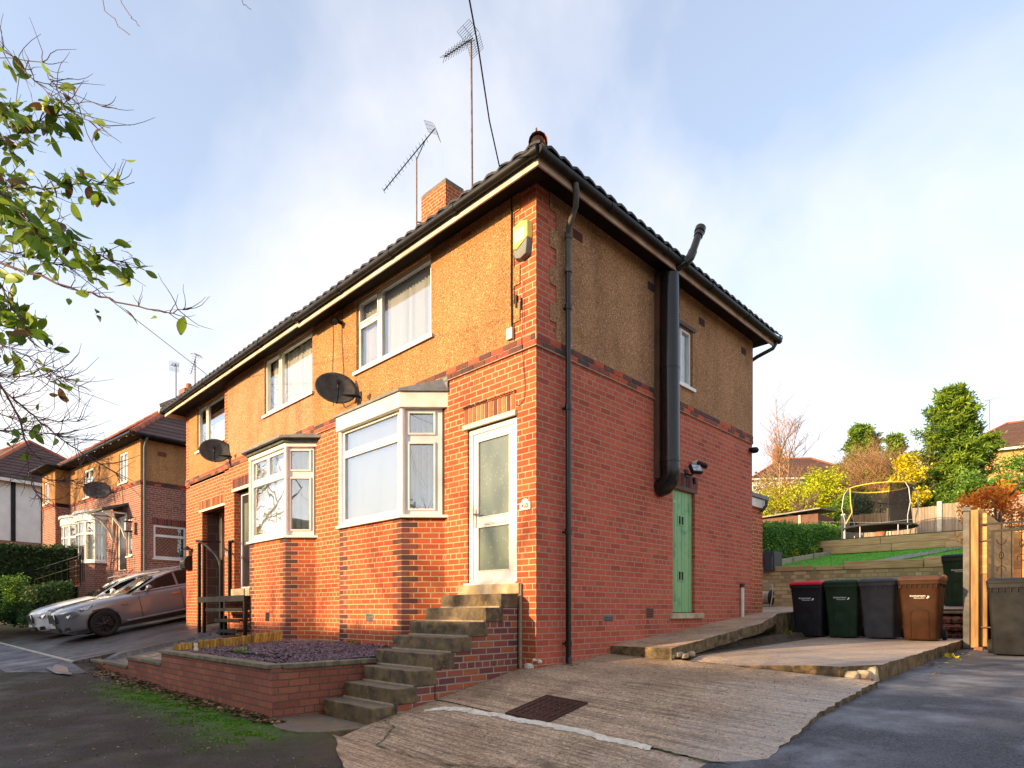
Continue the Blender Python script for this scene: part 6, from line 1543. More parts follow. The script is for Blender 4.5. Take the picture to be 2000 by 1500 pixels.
# trampoline
tx, ty, tz = -1.93, 22.9, 4.45
t = thing('trampoline', 'round trampoline with black net wall and yellow padded top rail', 'trampoline', (tx, ty, tz)); rad = 1.28; zm = 4.98
g = MB(); g.lathe([(rad - .02, zm - .03), (rad + .02, zm), (rad - .02, zm + .03)], 40, at(tx, ty, 0)); g.build('rim', 'galv', t)
g = MB(); g.lathe([(0, zm), (rad - .2, zm - .01)], 40, at(tx, ty, 0)); g.build('mat', 'trampoline_mat', t)
g = MB(); g.lathe([(rad - .2, zm + .01), (rad + .03, zm + .015), (rad + .05, zm - .04)], 40, at(tx, ty, 0)); g.build('edge_pad', 'trampoline_mat', t)
for i in range(6):
    a = R(i * 60 + 12); x, y = tx + rad * math.cos(a), ty + rad * math.sin(a); g = MB(); g.tube([(x, y, zm - .02), (x, y, tz - .02)], .024, 6); g.build('leg', 'galv', t)
poles = []
for i in range(6):
    a = R(i * 60 + 30); c_, s_ = math.cos(a), math.sin(a); g = MB()
    pts = [(tx + rad * c_, ty + rad * s_, tz), (tx + rad * c_, ty + rad * s_, zm + .3), (tx + (rad + .12) * c_, ty + (rad + .12) * s_, zm + .8), (tx + (rad + .05) * c_, ty + (rad + .05) * s_, zm + 1.35), (tx + (rad - .12) * c_, ty + (rad - .12) * s_, zm + 1.62)]
    if i in (0, 1, 2, 3, 5): g.tube(pts, .022, 6); g.build('net_pole', 'galv', t); poles.append(pts[-1])
def netmat():
    m, nt, p, o = new_mat('net_mesh'); b = NB(nt); tr = b.n('ShaderNodeBsdfTransparent'); p.inputs['Base Color'].default_value = (.012, .012, .014, 1); p.inputs['Roughness'].default_value = .9
    ms = b.n('ShaderNodeMixShader', {0: .86}); b.set(ms.inputs[1], tr.outputs[0]); b.set(ms.inputs[2], p.outputs[0]); b.set(o.inputs[0], ms.outputs[0]); MT['net_mesh'] = m
netmat()
g = MB(); N = 36; vs = []
for i in range(N):
    a = 2 * math.pi * i / N; rr2 = rad - .12 - .10 * abs(math.sin(a * 3)); 
    for z, k in ((zm + .02, 1.0), (zm + .8, .93), (zm + 1.58, 1.0)): vs.append((tx + rr2 * k * math.cos(a), ty + rr2 * k * math.sin(a), z))
g.add(vs, [(i * 3 + j, ((i + 1) % N) * 3 + j, ((i + 1) % N) * 3 + j + 1, i * 3 + j + 1) for i in range(N) if not (20 <= i <= 29) for j in range(2)], smooth=True); g.build('net', 'net_mesh', t)
g = MB(); g.lathe([(rad - .15, zm + 1.60), (rad - .13, zm + 1.62), (rad - .15, zm + 1.64), (rad - .17, zm + 1.62), (rad - .15, zm + 1.60)], 36, at(tx, ty, 0)); g.build('top_rail', 'yellow_pad', t)
g = MB(); a = R(222); x, y = tx + (rad - .1) * math.cos(a), ty + (rad - .1) * math.sin(a); g.tube([(x, y, zm + 1.6), (x + .02, y, zm + 1.0), (x + .08, y - .02, zm + .6), (x - .15, y - .04, zm + .15)], .022, 6); g.build('door_strap', 'yellow_pad', t)
# back fence: concrete posts and close boarding, every post a part
BF = thing('boarded_fence', 'weathered vertical board fence with pale concrete posts across the top of the garden', 'fence', (-1, 27.3, 4.7))
xs_ = [-4.55, -2.6, -.65, 1.25, 3.2, 5.2, 7.2]; yb = [27.3] * 7
for i, x in enumerate(xs_):
    z0 = 4.72; zt = 6.30 + .06 * i; g = MB(); g.box(x - .09, x + .09, 27.16, 27.32, z0 - .2, zt); g.build('concrete_post', 'concrete_post', BF, bevel=.01)
    if i < 6:
        g = MB(); xx = x + .1; rr = random.Random(i)
        while xx < xs_[i + 1] - .12: g.box(xx, xx + .112, 27.22 + rr.uniform(0, .012), 27.25, z0, zt - .12 + rr.uniform(-.012, .012), rnd=rr.random()); xx += .118
        g.build('board_panel', 'grey_wood', BF)
# shed, clothes line
SH = thing('garden_shed', 'low dark brown shed with a felt roof behind the hedge', 'shed', (-6.2, 25.3, 4.7))
g = MB(); g.box(-7.4, -4.75, 24.3, 26.4, 4.6, 6.02); g.build('walls', 'shed_wood', SH)
g = MB(); g.add([(-7.5, 24.1, 6.05), (-4.6, 24.1, 6.2), (-4.6, 26.6, 6.35), (-7.5, 26.6, 6.2), (-7.5, 24.1, 6.10), (-4.6, 24.1, 6.25), (-4.6, 26.6, 6.40), (-7.5, 26.6, 6.25)], [(4, 5, 6, 7), (0, 1, 5, 4), (1, 2, 6, 5), (3, 2, 1, 0), (2, 3, 7, 6), (3, 0, 4, 7)]); g.build('roof', 'lead', SH)
g = MB(); g.box(-5.6, -5.5, 24.25, 24.3, 4.6, 6.02); g.build('corner_trim', 'concrete_post', SH)
g = MB(); g.tube([(-4.6, 16.5, 5.35), (-3.0, 19.4, 4.95), (-1.2, 20.0, 4.80), (1.5, 20.8, 4.95)], .003, 4); tag(g.build('washing_line', 'white_paint', None, (-4.6, 16.5, 5.35)), 'thin pale washing line sagging across the upper garden', 'washing line')
t = thing('plant_pot', 'terracotta pot lying under the trampoline', 'pot', (-1.7, 22.4, 4.45)); g = MB(); g.lathe([(0, 0), (.14, 0), (.19, .30), (.17, .30), (.13, .03)], 14, at(-1.75, 22.3, 4.42)); g.build('pot', 'pot', t)

# ================================================================== TREES AND SHRUBS UP THE HILL
def shrub(name, label, x, y, z, rx, ry, h, n, mat, size, seed, ncl=22, prof=None, cat='shrub', stems=True, s=.45, stemmat='bark', group=None):
    t = thing(name, label, cat, (x, y, z), 0, group); prof = prof or (lambda q: math.sin(math.pi * (.12 + .83 * q)) ** .7)
    cl = clumps_in(x, y, z + h * .08, z + h * .95, rx, ry, prof, ncl, s * min(rx, h * .5), seed)
    P, sh = cloud(cl, n, seed, .2); leaves_np('foliage', P, mat, t, None, size, .5, seed, rnd_shift=sh)
    if stems: limbs(t, x, y, z - .2, z + h * .7, .9, 4, .05 + h * .015, stemmat, seed, 'trunk', 2)
    return t
def conifer(label, x, y, z, h, r, n, seed, group, mat='leaf_conifer', lean=0):
    t = thing('conifer', label, 'tree', (x, y, z), 0, group); rr = random.Random(seed); g = MB()
    g.tube([(x, y, z - .3), (x + lean * .4, y, z + h * .5), (x + lean, y, z + h * .97)], [.16, .10, .02], 7); g.build('trunk', 'bark', t)
    rn = np.random.default_rng(seed); V = []; sh = []; g = MB()
    nb = int(150 * (h / 6)) + 40
    for i in range(nb):
        q = ((i + rr.random()) / nb) ** 1.15; zz = z + h * (.0 + .88 * q); a = rr.uniform(0, 6.283)
        L = r * min(1, .72 + q * 1.1) * (1.02 - q) ** .62 * rr.uniform(.5, 1.25) + .18; up = rr.uniform(.2, .9) + q * .9
        p0 = np.array([x + lean * q, y, zz]); d = np.array([math.cos(a), math.sin(a), up]); d = d / math.hypot(1, up * .55)
        k = max(14, int(n / nb * (L / r + .2)))
        tt = rn.random(k) ** .5; w = (.07 + .15 * (1 - tt)) * (L + .5) * .75
        pts = p0 + d * (tt * L)[:, None] + rn.normal(size=(k, 3)) * w[:, None] * np.array([.75, .75, .55])
        pts[:, 2] -= .18 * L * tt ** 2.5; V.append(pts); sh.append(np.full(k, rr.random()))
        g.tube([tuple(p0), tuple(p0 + d * L * .8 - np.array([0, 0, .06 * L]))], [.02, .006], 3, caps=False)
    leaves_np('foliage', np.concatenate(V), mat, t, None, .26, .26, seed, droop=-.15, rnd_shift=np.concatenate(sh)); g.build('branches', 'bark', t)
    return t
GC = 'evergreen trees beyond the garden fence'
conifer('tall dense sunlit conifer at the right, beside the yellow leaved shrub', -1.9, 38.0, 7.6, 7.4, 2.5, 56000, 41, GC)
conifer('bushy conifer with a bent top, behind the tan bare bush', -6.6, 38.8, 8.6, 5.3, 1.7, 26000, 42, GC, lean=-.3)
conifer('smaller conifer close behind the tan bare bush on its right', -4.9, 38.6, 8.2, 4.6, 1.2, 14000, 43, GC)
conifer('low dark spreading conifer in front of the red roofed house', -9.0, 37.6, 8.4, 2.0, 1.6, 7000, 44, GC, 'leaf_conifer')
SB = 'shrubs beyond the garden fence'
shrub('yellow_shrub', 'bright yellow leaved shrub glowing in front of the tall conifer', -2.35, 29.4, 5.2, .85, .8, 3.9, 3800, 'leaf_yellow', .15, 51, 26, group=SB, s=.5)
shrub('lime_shrub', 'yellow green bank of shrubs left of the bare tan bush', -9.0, 31.0, 5.3, 3.2, 1.6, 3.5, 11000, 'leaf_lime', .14, 52, 50, group=SB, s=.4)
shrub('lime_shrub', 'yellow green shrub right behind the shed roof', -6.3, 30.2, 5.4, 1.5, 1.2, 3.9, 6000, 'leaf_lime', .14, 53, 30, group=SB, s=.4)
shrub('laurel_bush', 'dark glossy laurel between the shed and the trampoline net', -4.6, 29.2, 5.2, 1.3, 1.0, 2.3, 5500, 'leaf_laurel', .14, 54, 26, group=SB, s=.45)
shrub('laurel_bush', 'broad dark green bush below the tall conifer', .3, 30.5, 5.2, 2.3, 1.2, 2.9, 9000, 'leaf_laurel', .15, 55, 40, group=SB, s=.4)
shrub('russet_shrub', 'russet and green shrub at the right edge above the gate', 2.6, 31.0, 5.6, 1.5, 1.1, 3.8, 5000, 'leaf_redgrey', .13, 56, 30, group=SB, s=.4)
shrub('green_shrub', 'rounded mid green shrub under the right hand house', 1.4, 33.0, 6.0, 1.3, 1.0, 3.0, 5000, 'leaf_privet', .14, 57, 26, group=SB, s=.45)
shrub('green_shrub', 'olive green shrub between the tan bare bush and the yellow shrub', -4.5, 33.0, 6.0, 1.2, 1.0, 3.7, 5000, 'leaf_olive', .14, 58, 24, group=SB, s=.45)
shrub('orange_shrub', 'vivid orange leaved plant behind the gate', 2.62, 15.5, 3.3, .85, .5, 1.75, 3600, 'leaf_orange', .09, 59, 20, s=.45)
def bare(name, label, x, y, z, h, n, spread, seed, mat, r0=.09, depth=3, group=None, twig=.62, mult=1, curv=.25):
    t = thing(name, label, 'tree', (x, y, z), 0, group)
    for k in range(mult): limbs(t, x + .12 * k * math.cos(k * 2.4), y + .12 * k * math.sin(k * 2.4), z - .2, z + h * .62, spread, n, r0, mat, seed + k, 'trunk' if k == 0 else 'stem', depth, twig, curv)
    return t
bare('bare_tree', 'leafless reddish birch just right of the house corner', -9.2, 31.0, 5.8, 8.2, 8, .8, 61, 'twig_tan', .06, 3, mult=4, twig=.5)
bare('bare_bush', 'large leafless tan bush in the middle of the hillside planting', -4.9, 33.5, 6.3, 4.3, 8, .95, 62, 'twig_tan', .045, 3, mult=14, curv=.3)
bare('bare_apple_tree', 'gnarled grey leafless fruit tree by the shed', -6.6, 27.3, 4.8, 3.3, 7, 1.2, 63, 'bark', .10, 3, curv=.6)
shrub('hill_foliage', 'green garden foliage below the red roofed house', -14, 40, 8.0, 4, 2, 3.4, 6000, 'leaf_olive', .2, 64, 30, group=SB)
# houses up the hill
def simple_house(name, label, x, y, z, rz, w, d, hw, rp, wallm, roofm, wins, brickh=0, chim=None, hip=True, group='houses on the hill', ov=.35, trim='white_paint'):
    t = thing(name, label, 'house', (x, y, z), rz, group); M_ = at(x, y, z) @ Matrix.Rotation(rz, 4, 'Z')
    g = MB(); g.box(0, w, 0, d, brickh, hw, M=M_); g.build('walls', wallm, t)
    if brickh: g = MB(); g.box(-.01, w + .01, -.01, d + .01, -1.5, brickh, M=M_); g.build('brick_base', 'brick_far', t)
    H = (d / 2 + ov) * math.tan(rp); a = d / 2 + ov if hip else 0
    V = [(-ov, -ov, hw), (w + ov, -ov, hw), (w + ov, d + ov, hw), (-ov, d + ov, hw), (-ov + a, d / 2, hw + H), (w + ov - a, d / 2, hw + H)]
    g = MB(); g.add([M_ @ Vector(p) for p in V], [(0, 1, 5, 4), (1, 2, 5), (2, 3, 4, 5), (3, 0, 4), (3, 2, 1, 0)]); rf = g.build('roof', roofm, t)
    g = MB()
    for i in range(int(14)):   # tile courses
        q = (i + .5) / 14; zz = hw + H * q; 
        g.box(-ov + a * q - .02, w + ov - a * q + .02, -ov + (d / 2 + ov) * q - .03, -ov + (d / 2 + ov) * q + .0, zz - .01, zz + .03, M=M_)
        g.box(w + ov - a * q - .0, w + ov - a * q + .03, -ov + (d / 2 + ov) * q, d + ov - (d / 2 + ov) * q, zz - .01, zz + .03, M=M_)
        g.box(-ov + a * q - .03, -ov + a * q, -ov + (d / 2 + ov) * q, d + ov - (d / 2 + ov) * q, zz - .01, zz + .03, M=M_)
    g.build('tile_courses', roofm, rf)
    g = MB(); g.tube([M_ @ Vector(V[4]), M_ @ Vector(V[5])], .12, 8)
    if hip:
        for p, q in ((0, 4), (3, 4), (1, 5), (2, 5)): g.tube([M_ @ Vector(V[p]), M_ @ Vector(V[q])], .12, 8)
    g.build('ridge_tiles', 'ridge_red', t)
    g = MB(); g.box(-ov - .03, w + ov + .03, -ov - .04, -ov, hw - .14, hw + .02, M=M_); g.box(w + ov, w + ov + .04, -ov, d + ov, hw - .14, hw + .02, M=M_); g.box(-ov - .04, -ov, -ov, d + ov, hw - .14, hw + .02, M=M_); g.build('fascia', trim, t)
    for i, (face, a_, c_, z0, z1, fm) in enumerate(wins):
        if face == 'f': Mw = M_ @ at(a_, -.05, z0)
        else: Mw = M_ @ at(w + .05, a_, z0) @ Matrix.Rotation(R(90), 4, 'Z')
        W_, H_ = c_ - a_, z1 - z0; mid = W_ / 2
        g = MB(); g.box(0, W_, -.02, .04, 0, .07, M=Mw); g.box(0, W_, -.02, .04, H_ - .07, H_, M=Mw)
        for xx in (0, mid - .03, W_ - .07): g.box(xx, xx + .07, -.018, .04, .07, H_ - .07, M=Mw)
        f = g.build('window', fm, t); g = MB(); g.box(.06, W_ - .06, .0, .012, .06, H_ - .06, M=Mw); g.build('pane', 'car_glass', f)
    if chim:
        cx_, cy_, cw, zt = chim; g = MB(); g.box(cx_ - cw / 2, cx_ + cw / 2, cy_ - .3, cy_ + .3, hw, zt, M=M_); c = g.build('chimney', 'brick_far', t)
        g = MB()
        for o_ in (-.2, .2): g.tube([M_ @ Vector((cx_ + o_, cy_, zt)), M_ @ Vector((cx_ + o_, cy_, zt + .4))], [.13, .10], 10)
        g.build('chimney_pots', 'pot', c)
    return t, M_
simple_house('hill_house', 'red roofed house half hidden by trees beyond the fence', -21.5, 56.5, 9.6, R(38), 11, 8, 5.4, R(34), 'render_white', 'tile_brown', [('f', 5.2, 7.6, 3.0, 4.6, 'white_paint'), ('f', 1.0, 2.8, 3.1, 4.6, 'white_paint'), ('r', 2, 4, 3, 4.6, 'white_paint')], 2.2, (3.6, 4.0, .9, 9.4), group='houses on the hill')
simple_house('hill_house', 'ochre rendered house with brown roof at the right edge', -4.4, 52.5, 7.5, R(12), 12, 8, 6.2, R(33), 'render_yellow', 'tile_brown', [('f', .6, 2.2, 4.4, 5.7, 'orange_wood'), ('f', 4.4, 6.6, 3.9, 5.7, 'white_paint'), ('f', .5, 2.6, 1.5, 2.9, 'orange_wood')], 1.2, (1.3, 4.6, .7, 8.9), hip=True, group='houses on the hill')
t = thing('dormer', 'white framed dormer on the ochre house at the right edge', 'dormer', (.3, 53.3, 14.1))
g = MB(); g.box(.3, 2.8, 53.2, 55.5, 14.1, 15.9); g.build('cheeks', 'white_paint', t)
g = MB(); g.box(.15, 2.9, 53.0, 55.6, 15.9, 16.05); g.build('roof', 'lead', t)
yagi('roof_aerial', 'aerial on the chimney of the red roofed house', (-19.2, 61.5, 18.5), (-19.2, 61.5, 21.2), (-19.5, 61.5, 21.2), (-18.0, 61.2, 21.3), 0, 8, .35, .03, 'grid')
yagi('roof_aerial', 'aerial above the ochre house behind the tall conifer', (-2.4, 57.0, 16.2), (-2.4, 57.0, 18.6), (-3.0, 57, 18.6), (-1.7, 57, 18.7), 0, 6, .35, .03, 'grid')
# clouds of distant foliage closing the horizon on the right
far = []; rr = random.Random(77)
for i in range(40): far.append((rr.uniform(-70, 60), rr.uniform(75, 100), 15 + rr.uniform(0, 3), rr.uniform(3, 6), rr.uniform(2, 4), rr.uniform(1.5, 3)))
P, sh = cloud(far, 16000, 78, .3); o = leaves_np('distant_woodland', P, 'leaf_olive', None, 'stuff', .7, .6, 79, rnd_shift=sh)

# ================================================================== LEFT: neighbour houses
NR = R(4.96); NX, NY, NZ = -19.83, .98, 2.6
N1 = thing('semi_detached_house', 'neighbouring brick and pebbledash house up the slope behind the parked cars, with curved white bays', 'house', (NX, NY, NZ), NR)
MN = at(NX, NY, 0) @ Matrix.Rotation(NR, 4, 'Z')
class LB(MB):
    def build(s, name, mat, parent=None, **k):
        s.v = [tuple(MN @ Vector(p)) for p in s.v]; return super().build(name, mat, parent, **k)
def nwin(M, w, h, cells, **k): return window(N1, MN @ M, w, h, cells, **k)
zS, zE = 6.10, 7.72
g = LB(); wall_panels(g, 'y', 0, -8.0, 0, 1.5, zS, [(-2.3, -1.35, 3.1, 5.15, .15), (-7.3, -3.4, 3.4, 5.3), (-1.25, -.80, 3.6, 4.95)]); wall_panels(g, 'y', -.5, -9.9, -8.0, 1.5, zS, [])
g.quad((-8.0, -.5, 1.5), (-8.0, 0, 1.5), (-8.0, 0, zS), (-8.0, -.5, zS)); wall_panels(g, 'x', 0, 0, 6.5, 1.5, zS, [(.42, 1.55, 3.50, 4.70)], out=1); wall_panels(g, 'x', -9.9, -.5, 6.5, 1.5, zE, [], out=-1); g.build('walls', 'brick_far', N1)
g = LB(); wall_panels(g, 'y', -.01, -8.0, 0, zS + .15, zE, [(-2.05, -1.20, 6.35, 7.47), (-6.0, -4.9, 6.27, 7.42)]); wall_panels(g, 'y', -.51, -9.9, -7.99, zS + .15, zE, [(-9.6, -8.95, 6.35, 7.30)]); wall_panels(g, 'x', .01, -.01, 6.5, zS + .15, zE, [], out=1); g.quad((-7.99, -.51, zS + .15), (-7.99, 0, zS + .15), (-7.99, 0, zE), (-7.99, -.51, zE)); g.build('pebbledash', 'pebble', N1)
for p0_, p1_, sd_ in (((-8.0, 0), (0, 0), 30), ((-9.9, -.5), (-8, -.5), 31), ((0, 0), (0, 6.5), 32)): g = LB(); course_bricks(g, p0_, p1_, zS, seed=sd_); g.build('string_course', 'string_brick', N1)
def LM(p0, p1, z): return frame_M(p0, p1, z)
nwin(LM((-2.05, .02), (-1.2, .02), 6.35), .85, 1.12, [(.06, .38, .06, 1.05), (.45, .78, .06, 1.05)], blind='net', bmat='net')
nwin(LM((-6.0, .02), (-4.9, .02), 6.27), 1.1, 1.15, [(.06, .50, .06, 1.08), (.58, 1.03, .06, 1.08)], blind='net', bmat='net')
nwin(LM((-9.6, -.48), (-8.95, -.48), 6.35), .65, .95, [(.06, .59, .06, .88)], blind='net', bmat='net')
nwin(LM((-1.25, .03), (-.75, .03), 3.6), .45, 1.35, [(.06, .39, .06, .95), (.06, .39, 1.02, 1.28)], blind=None)
nwin(LM((-.03, .42), (-.03, 1.55), 3.50), 1.13, 1.2, [(.07, 1.06, .07, .78), (.07, 1.06, .86, 1.13)], blind=None, lead=True)
g = LB(); soldier(g, (0.0, .36), (0.0, 1.62), 4.72, seed=33); g.build('window_lintel', 'dark_brick', N1)
# curved bays
for cx_, w_ in ((-4.55, 1.15), (-6.45, 1.0)):
    zb0, zb1 = 3.52, 5.28; pts = []
    for i in range(7): a = R(180 - 180 * i / 6); pts.append((cx_ + w_ * math.cos(a), -.62 * math.sin(a) ** .8 if 0 < i < 6 else 0))
    pts = pts; 
    for a, c in zip(pts, pts[1:]):
        w = math.hypot(c[0]-a[0], c[1]-a[1]); fr = nwin(LM(a, c, zb0), w, zb1 - zb0 - .15, [(.05, w - .05, .06, 1.05), (.05, w - .05, 1.12, 1.53)], blind='net', bmat='net', sill=False, backing=False, name='bay_window')
    g = LB(); g.prism([(x + (x - cx_) * .06, y * 1.08) for x, y in pts], zb1 - .16, zb1 + .12); g.prism([(x + (x - cx_) * .12, y * 1.18) for x, y in pts], zb1 + .122, zb1 + .22); g.build('bay_cornice', 'upvc', N1)
    g = LB(); g.prism([(x + (x - cx_) * .05, y * 1.07) for x, y in pts], zb0 - .08, zb0); g.build('bay_sill', 'upvc', N1)
    g = LB(); g.prism([(cx_ + (x - cx_) * .97, y * .96) for x, y in pts], 1.6, zb0 - .08); g.build('bay_wall', 'brick_far', N1)
    g = LB(); g.quad((cx_ - w_, -.02, zb0), (cx_ + w_, -.02, zb0), (cx_ + w_, -.02, zb1), (cx_ - w_, -.02, zb1)); g.build('bay_interior', 'room', N1)
g = LB(); g.box(-2.28, -2.20, .05, .14, 3.1, 5.12); g.box(-1.44, -1.36, .05, .14, 3.1, 5.12); g.box(-2.20, -1.44, .05, .14, 5.05, 5.12); g.box(-2.20, -1.44, .08, .13, 3.1, 5.05, mat=0); fd = g.build('front_door', 'upvc', N1)
g = LB(); g.box(-2.18, -1.46, .065, .079, 3.14, 5.03); g.build('door_leaf', 'door_black', fd)
g = LB(); g.add([(-2.75, -.85, 5.20), (-1.15, -.85, 5.20), (-1.15, 0, 5.48), (-2.75, 0, 5.48), (-2.75, -.85, 5.28), (-1.15, -.85, 5.28), (-1.15, 0, 5.56), (-2.75, 0, 5.56)], [(4, 5, 6, 7), (0, 1, 5, 4), (1, 2, 6, 5), (3, 2, 1, 0), (3, 0, 4, 7)]); cn = g.build('door_canopy', 'green_moss_lead', N1)
g = LB()
for x in (-2.6, -1.32): g.tube([(x, -.75, 5.18), (x, -.45, 5.0), (x, -.15, 4.6), (x, -.05, 4.3)], .045, 4); g.tube([(x, -.02, 5.2), (x, -.02, 4.25)], .04, 4); g.tube([(x, -.78, 5.17), (x, 0, 5.17)], .04, 4)
g.build('canopy_bracket', 'white_paint', cn)
g = LB(); g.box(-10.15, .35, -.4, .0, zE - .02, zE); g.box(-10.15, -7.6, -.9, -.4, zE - .02, zE); g.box(0, .35, 0, 6.5, zE - .02, zE); g.build('soffit', 'soffit', N1)
g = LB(); g.tube([(-7.6, -.45, zE + .05), (.42, -.45, zE + .05)], .06, 8); g.tube([(-10.15, -.92, zE + .05), (-7.6, -.92, zE + .05), (-7.6, -.45, zE + .05)], .06, 8); g.tube([(.42, -.45, zE + .05), (.42, 6.7, zE + .05)], .06, 8); g.build('gutter', 'gutter', N1)
g = LB(); ov = .4; H = (6.5 / 2 + ov) * math.tan(R(40)); zR = zE + .06
V = [(-10.2, -ov, zR), (ov, -ov, zR), (ov, 6.5 + ov, zR), (-10.2, 6.5 + ov, zR), (-10.2 + 3.6, 3.25, zR + H), (ov - 3.6, 3.25, zR + H)]
rows = 16
for i in range(rows):
    q0, q1 = i / rows, (i + 1) / rows
    def P_(q): return (-10.2 + 3.6 * q, ov - 3.6 * q, -ov + 3.65 * q, 6.5 + ov - 3.65 * q, zR + H * q)
    a_, b_ = P_(q0), P_(q1); e = .035
    g.quad((a_[0], a_[2], a_[4] + e), (a_[1], a_[2], a_[4] + e), (b_[1], b_[2], b_[4]), (b_[0], b_[2], b_[4])); g.quad((a_[1], a_[2], a_[4] + e), (a_[1], a_[3], a_[4] + e), (b_[1], b_[3], b_[4]), (b_[1], b_[2], b_[4]))
    g.quad((a_[1], a_[3], a_[4] + e), (a_[0], a_[3], a_[4] + e), (b_[0], b_[3], b_[4]), (b_[1], b_[3], b_[4])); g.quad((a_[0], a_[3], a_[4] + e), (a_[0], a_[2], a_[4] + e), (b_[0], b_[2], b_[4]), (b_[0], b_[3], b_[4]))
    g.quad((a_[1], a_[2], a_[4]), (a_[1], a_[3], a_[4]), (a_[1], a_[3], a_[4] + e), (a_[1], a_[2], a_[4] + e))
g.build('roof', 'tile_brown', N1)
g = LB()
def hipc(a, b_):
    a, b_ = Vector(a), Vector(b_); n = int((b_ - a).length / .4)
    for i in range(n): g.tube([a.lerp(b_, i / n), a.lerp(b_, (i + 1.05) / n)], [.13, .11], 8)
hipc(V[1], V[5]); hipc(V[2], V[5]); hipc(V[4], V[5]); hipc(V[0], V[4]); g.build('ridge_tiles', 'ridge_red', N1)
g = LB(); g.box(-4.2, -3.6, 3.0, 3.6, zR + H - .6, zR + H + .35); c = g.build('chimney', 'brick_far', N1)
g = LB(); g.tube([(-3.9, 3.3, zR + H + .35), (-3.9, 3.3, zR + H + .65)], [.14, .11], 10); g.build('chimney_pot', 'pot', c)
g = LB(); g.tube([(.38, .08, zE), (.08, .10, zE - .3), (.08, .10, 1.8)], .045, 8); g.build('downpipe', 'grey_plastic', N1)
g = LB(); g.tube([(.45, 1.75, 2.4), (.45, 1.75, 8.55)], .075, 10); g.build('white_flue', 'white_paint', N1)
g = LB(); g.tube([(.16, 1.52, 2.4), (.16, 1.52, 4.8)], .04, 8); g.build('waste_pipe', 'grey_plastic', N1)
g = LB(); g.box(0.01, .02, .55, .85, 7.2, 7.36); g.build('air_brick', 'dark_brick', N1)
sat_dish('satellite_dish', 'dark satellite dish on the upper wall of the neighbouring house', -22.6, .25, 6.15, 0, (-22.4, .78, 6.1), (.86, -.35, .3), (.46, .36))
sat_dish('satellite_dish', 'white satellite dish by the chimney on the neighbouring roof', -21.0, 2.2, 9.35, 0, (-20.8, 3.2, 9.2), (.45, -.8, .4), (.40, .34), 'dish_white')
t = thing('garden_lantern', 'black lantern by the front door of the neighbouring house', 'lantern', (-20.3, .85, 4.5)); g = MB(); g.box(-20.45, -20.25, .62, .80, 4.45, 4.75); g.build('glass', 'lamp_glass', t); g = MB(); g.box(-20.48, -20.22, .59, .83, 4.76, 4.80); g.tube([(-20.35, .71, 4.8), (-20.35, .71, 4.95), (-20.35, .9, 4.95)], .02, 6); g.box(-20.48, -20.22, .59, .83, 4.41, 4.445); g.build('frame', 'black_metal', t)
t = thing('handrail', 'black railings climbing to the neighbouring front door', 'railing', (-22.5, -1.5, 2.4)); g = MB()
for i in range(12): x = -24.8 + .34 * i; z = 2.35 + .055 * i; g.tube([(x, -1.9 + .12 * i, z - .5), (x, -1.9 + .12 * i, z + .55)], .018, 4)
g.tube([(-24.8, -1.9, 2.9), (-21.06, -.58, 3.52)], .025, 5); g.tube([(-24.8, -1.9, 2.55), (-21.06, -.58, 3.17)], .02, 5)
for i in range(5): g.tube([(-21.9 + .25 * i, -.5, 2.6), (-21.9 + .25 * i, -.5, 3.9)], .018, 4)
g.build('rails', 'black_metal', t)
t = thing('trellis', 'brown lattice trellis against the neighbouring bay', 'trellis', (-22.6, -.4, 2.5)); g = MB()
for i in range(9): g.tube([(-23.6 + .2 * i, -.42, 2.5), (-23.6 + .2 * i, -.42, 3.5)], .016, 4)
for i in range(6): g.tube([(-23.6, -.43, 2.5 + .19 * i), (-22.0, -.43, 2.5 + .19 * i)], .016, 4)
g.build('laths', 'shed_wood', t)
# aerials seen above the left end of the eaves: they stand on a chimney further back
yagi('roof_aerial', 'left one of two pale aerials rising beyond the left eaves', (-22.32, 2.9, 9.2), (-22.32, 2.9, 11.55), (-22.55, 2.9, 11.55), (-22.0, 2.8, 11.5), 0, 6, .16, .022, 'grid')
yagi('roof_aerial', 'right one of two pale aerials rising beyond the left eaves', (-20.6, 3.05, 8.3), (-20.6, 3.05, 11.3), (-20.42, 3.05, 11.5), (-20.75, 2.95, 10.8), 0, 8, .15, .022, 'grid')
# white half-timbered house
tw, Mw_ = simple_house('rendered_house', 'white rendered house with dark timber strips and brick base at the far left', -45.0, -4.5, 2.2, R(16), 9.0, 8, 6.3, R(36), 'render_white', 'tile_brown', [('f', 2.4, 4.4, 3.6, 5.0, 'white_paint')], 3.1, (7.2, 6.5, .95, 8.0), group=None)
g = MB()
for q in (.2, 1.6, 4.5, 5.9, 7.3, 8.7): g.box(q, q + .2, -.05, .0, 3.1, 6.3, M=Mw_)
for q in (.1, 1.4, 2.8, 4.2, 5.6, 7.0): g.box(9.0, 9.05, q, q + .2, 3.1, 6.3, M=Mw_)
g.build('timber_strip', 'gutter', tw)
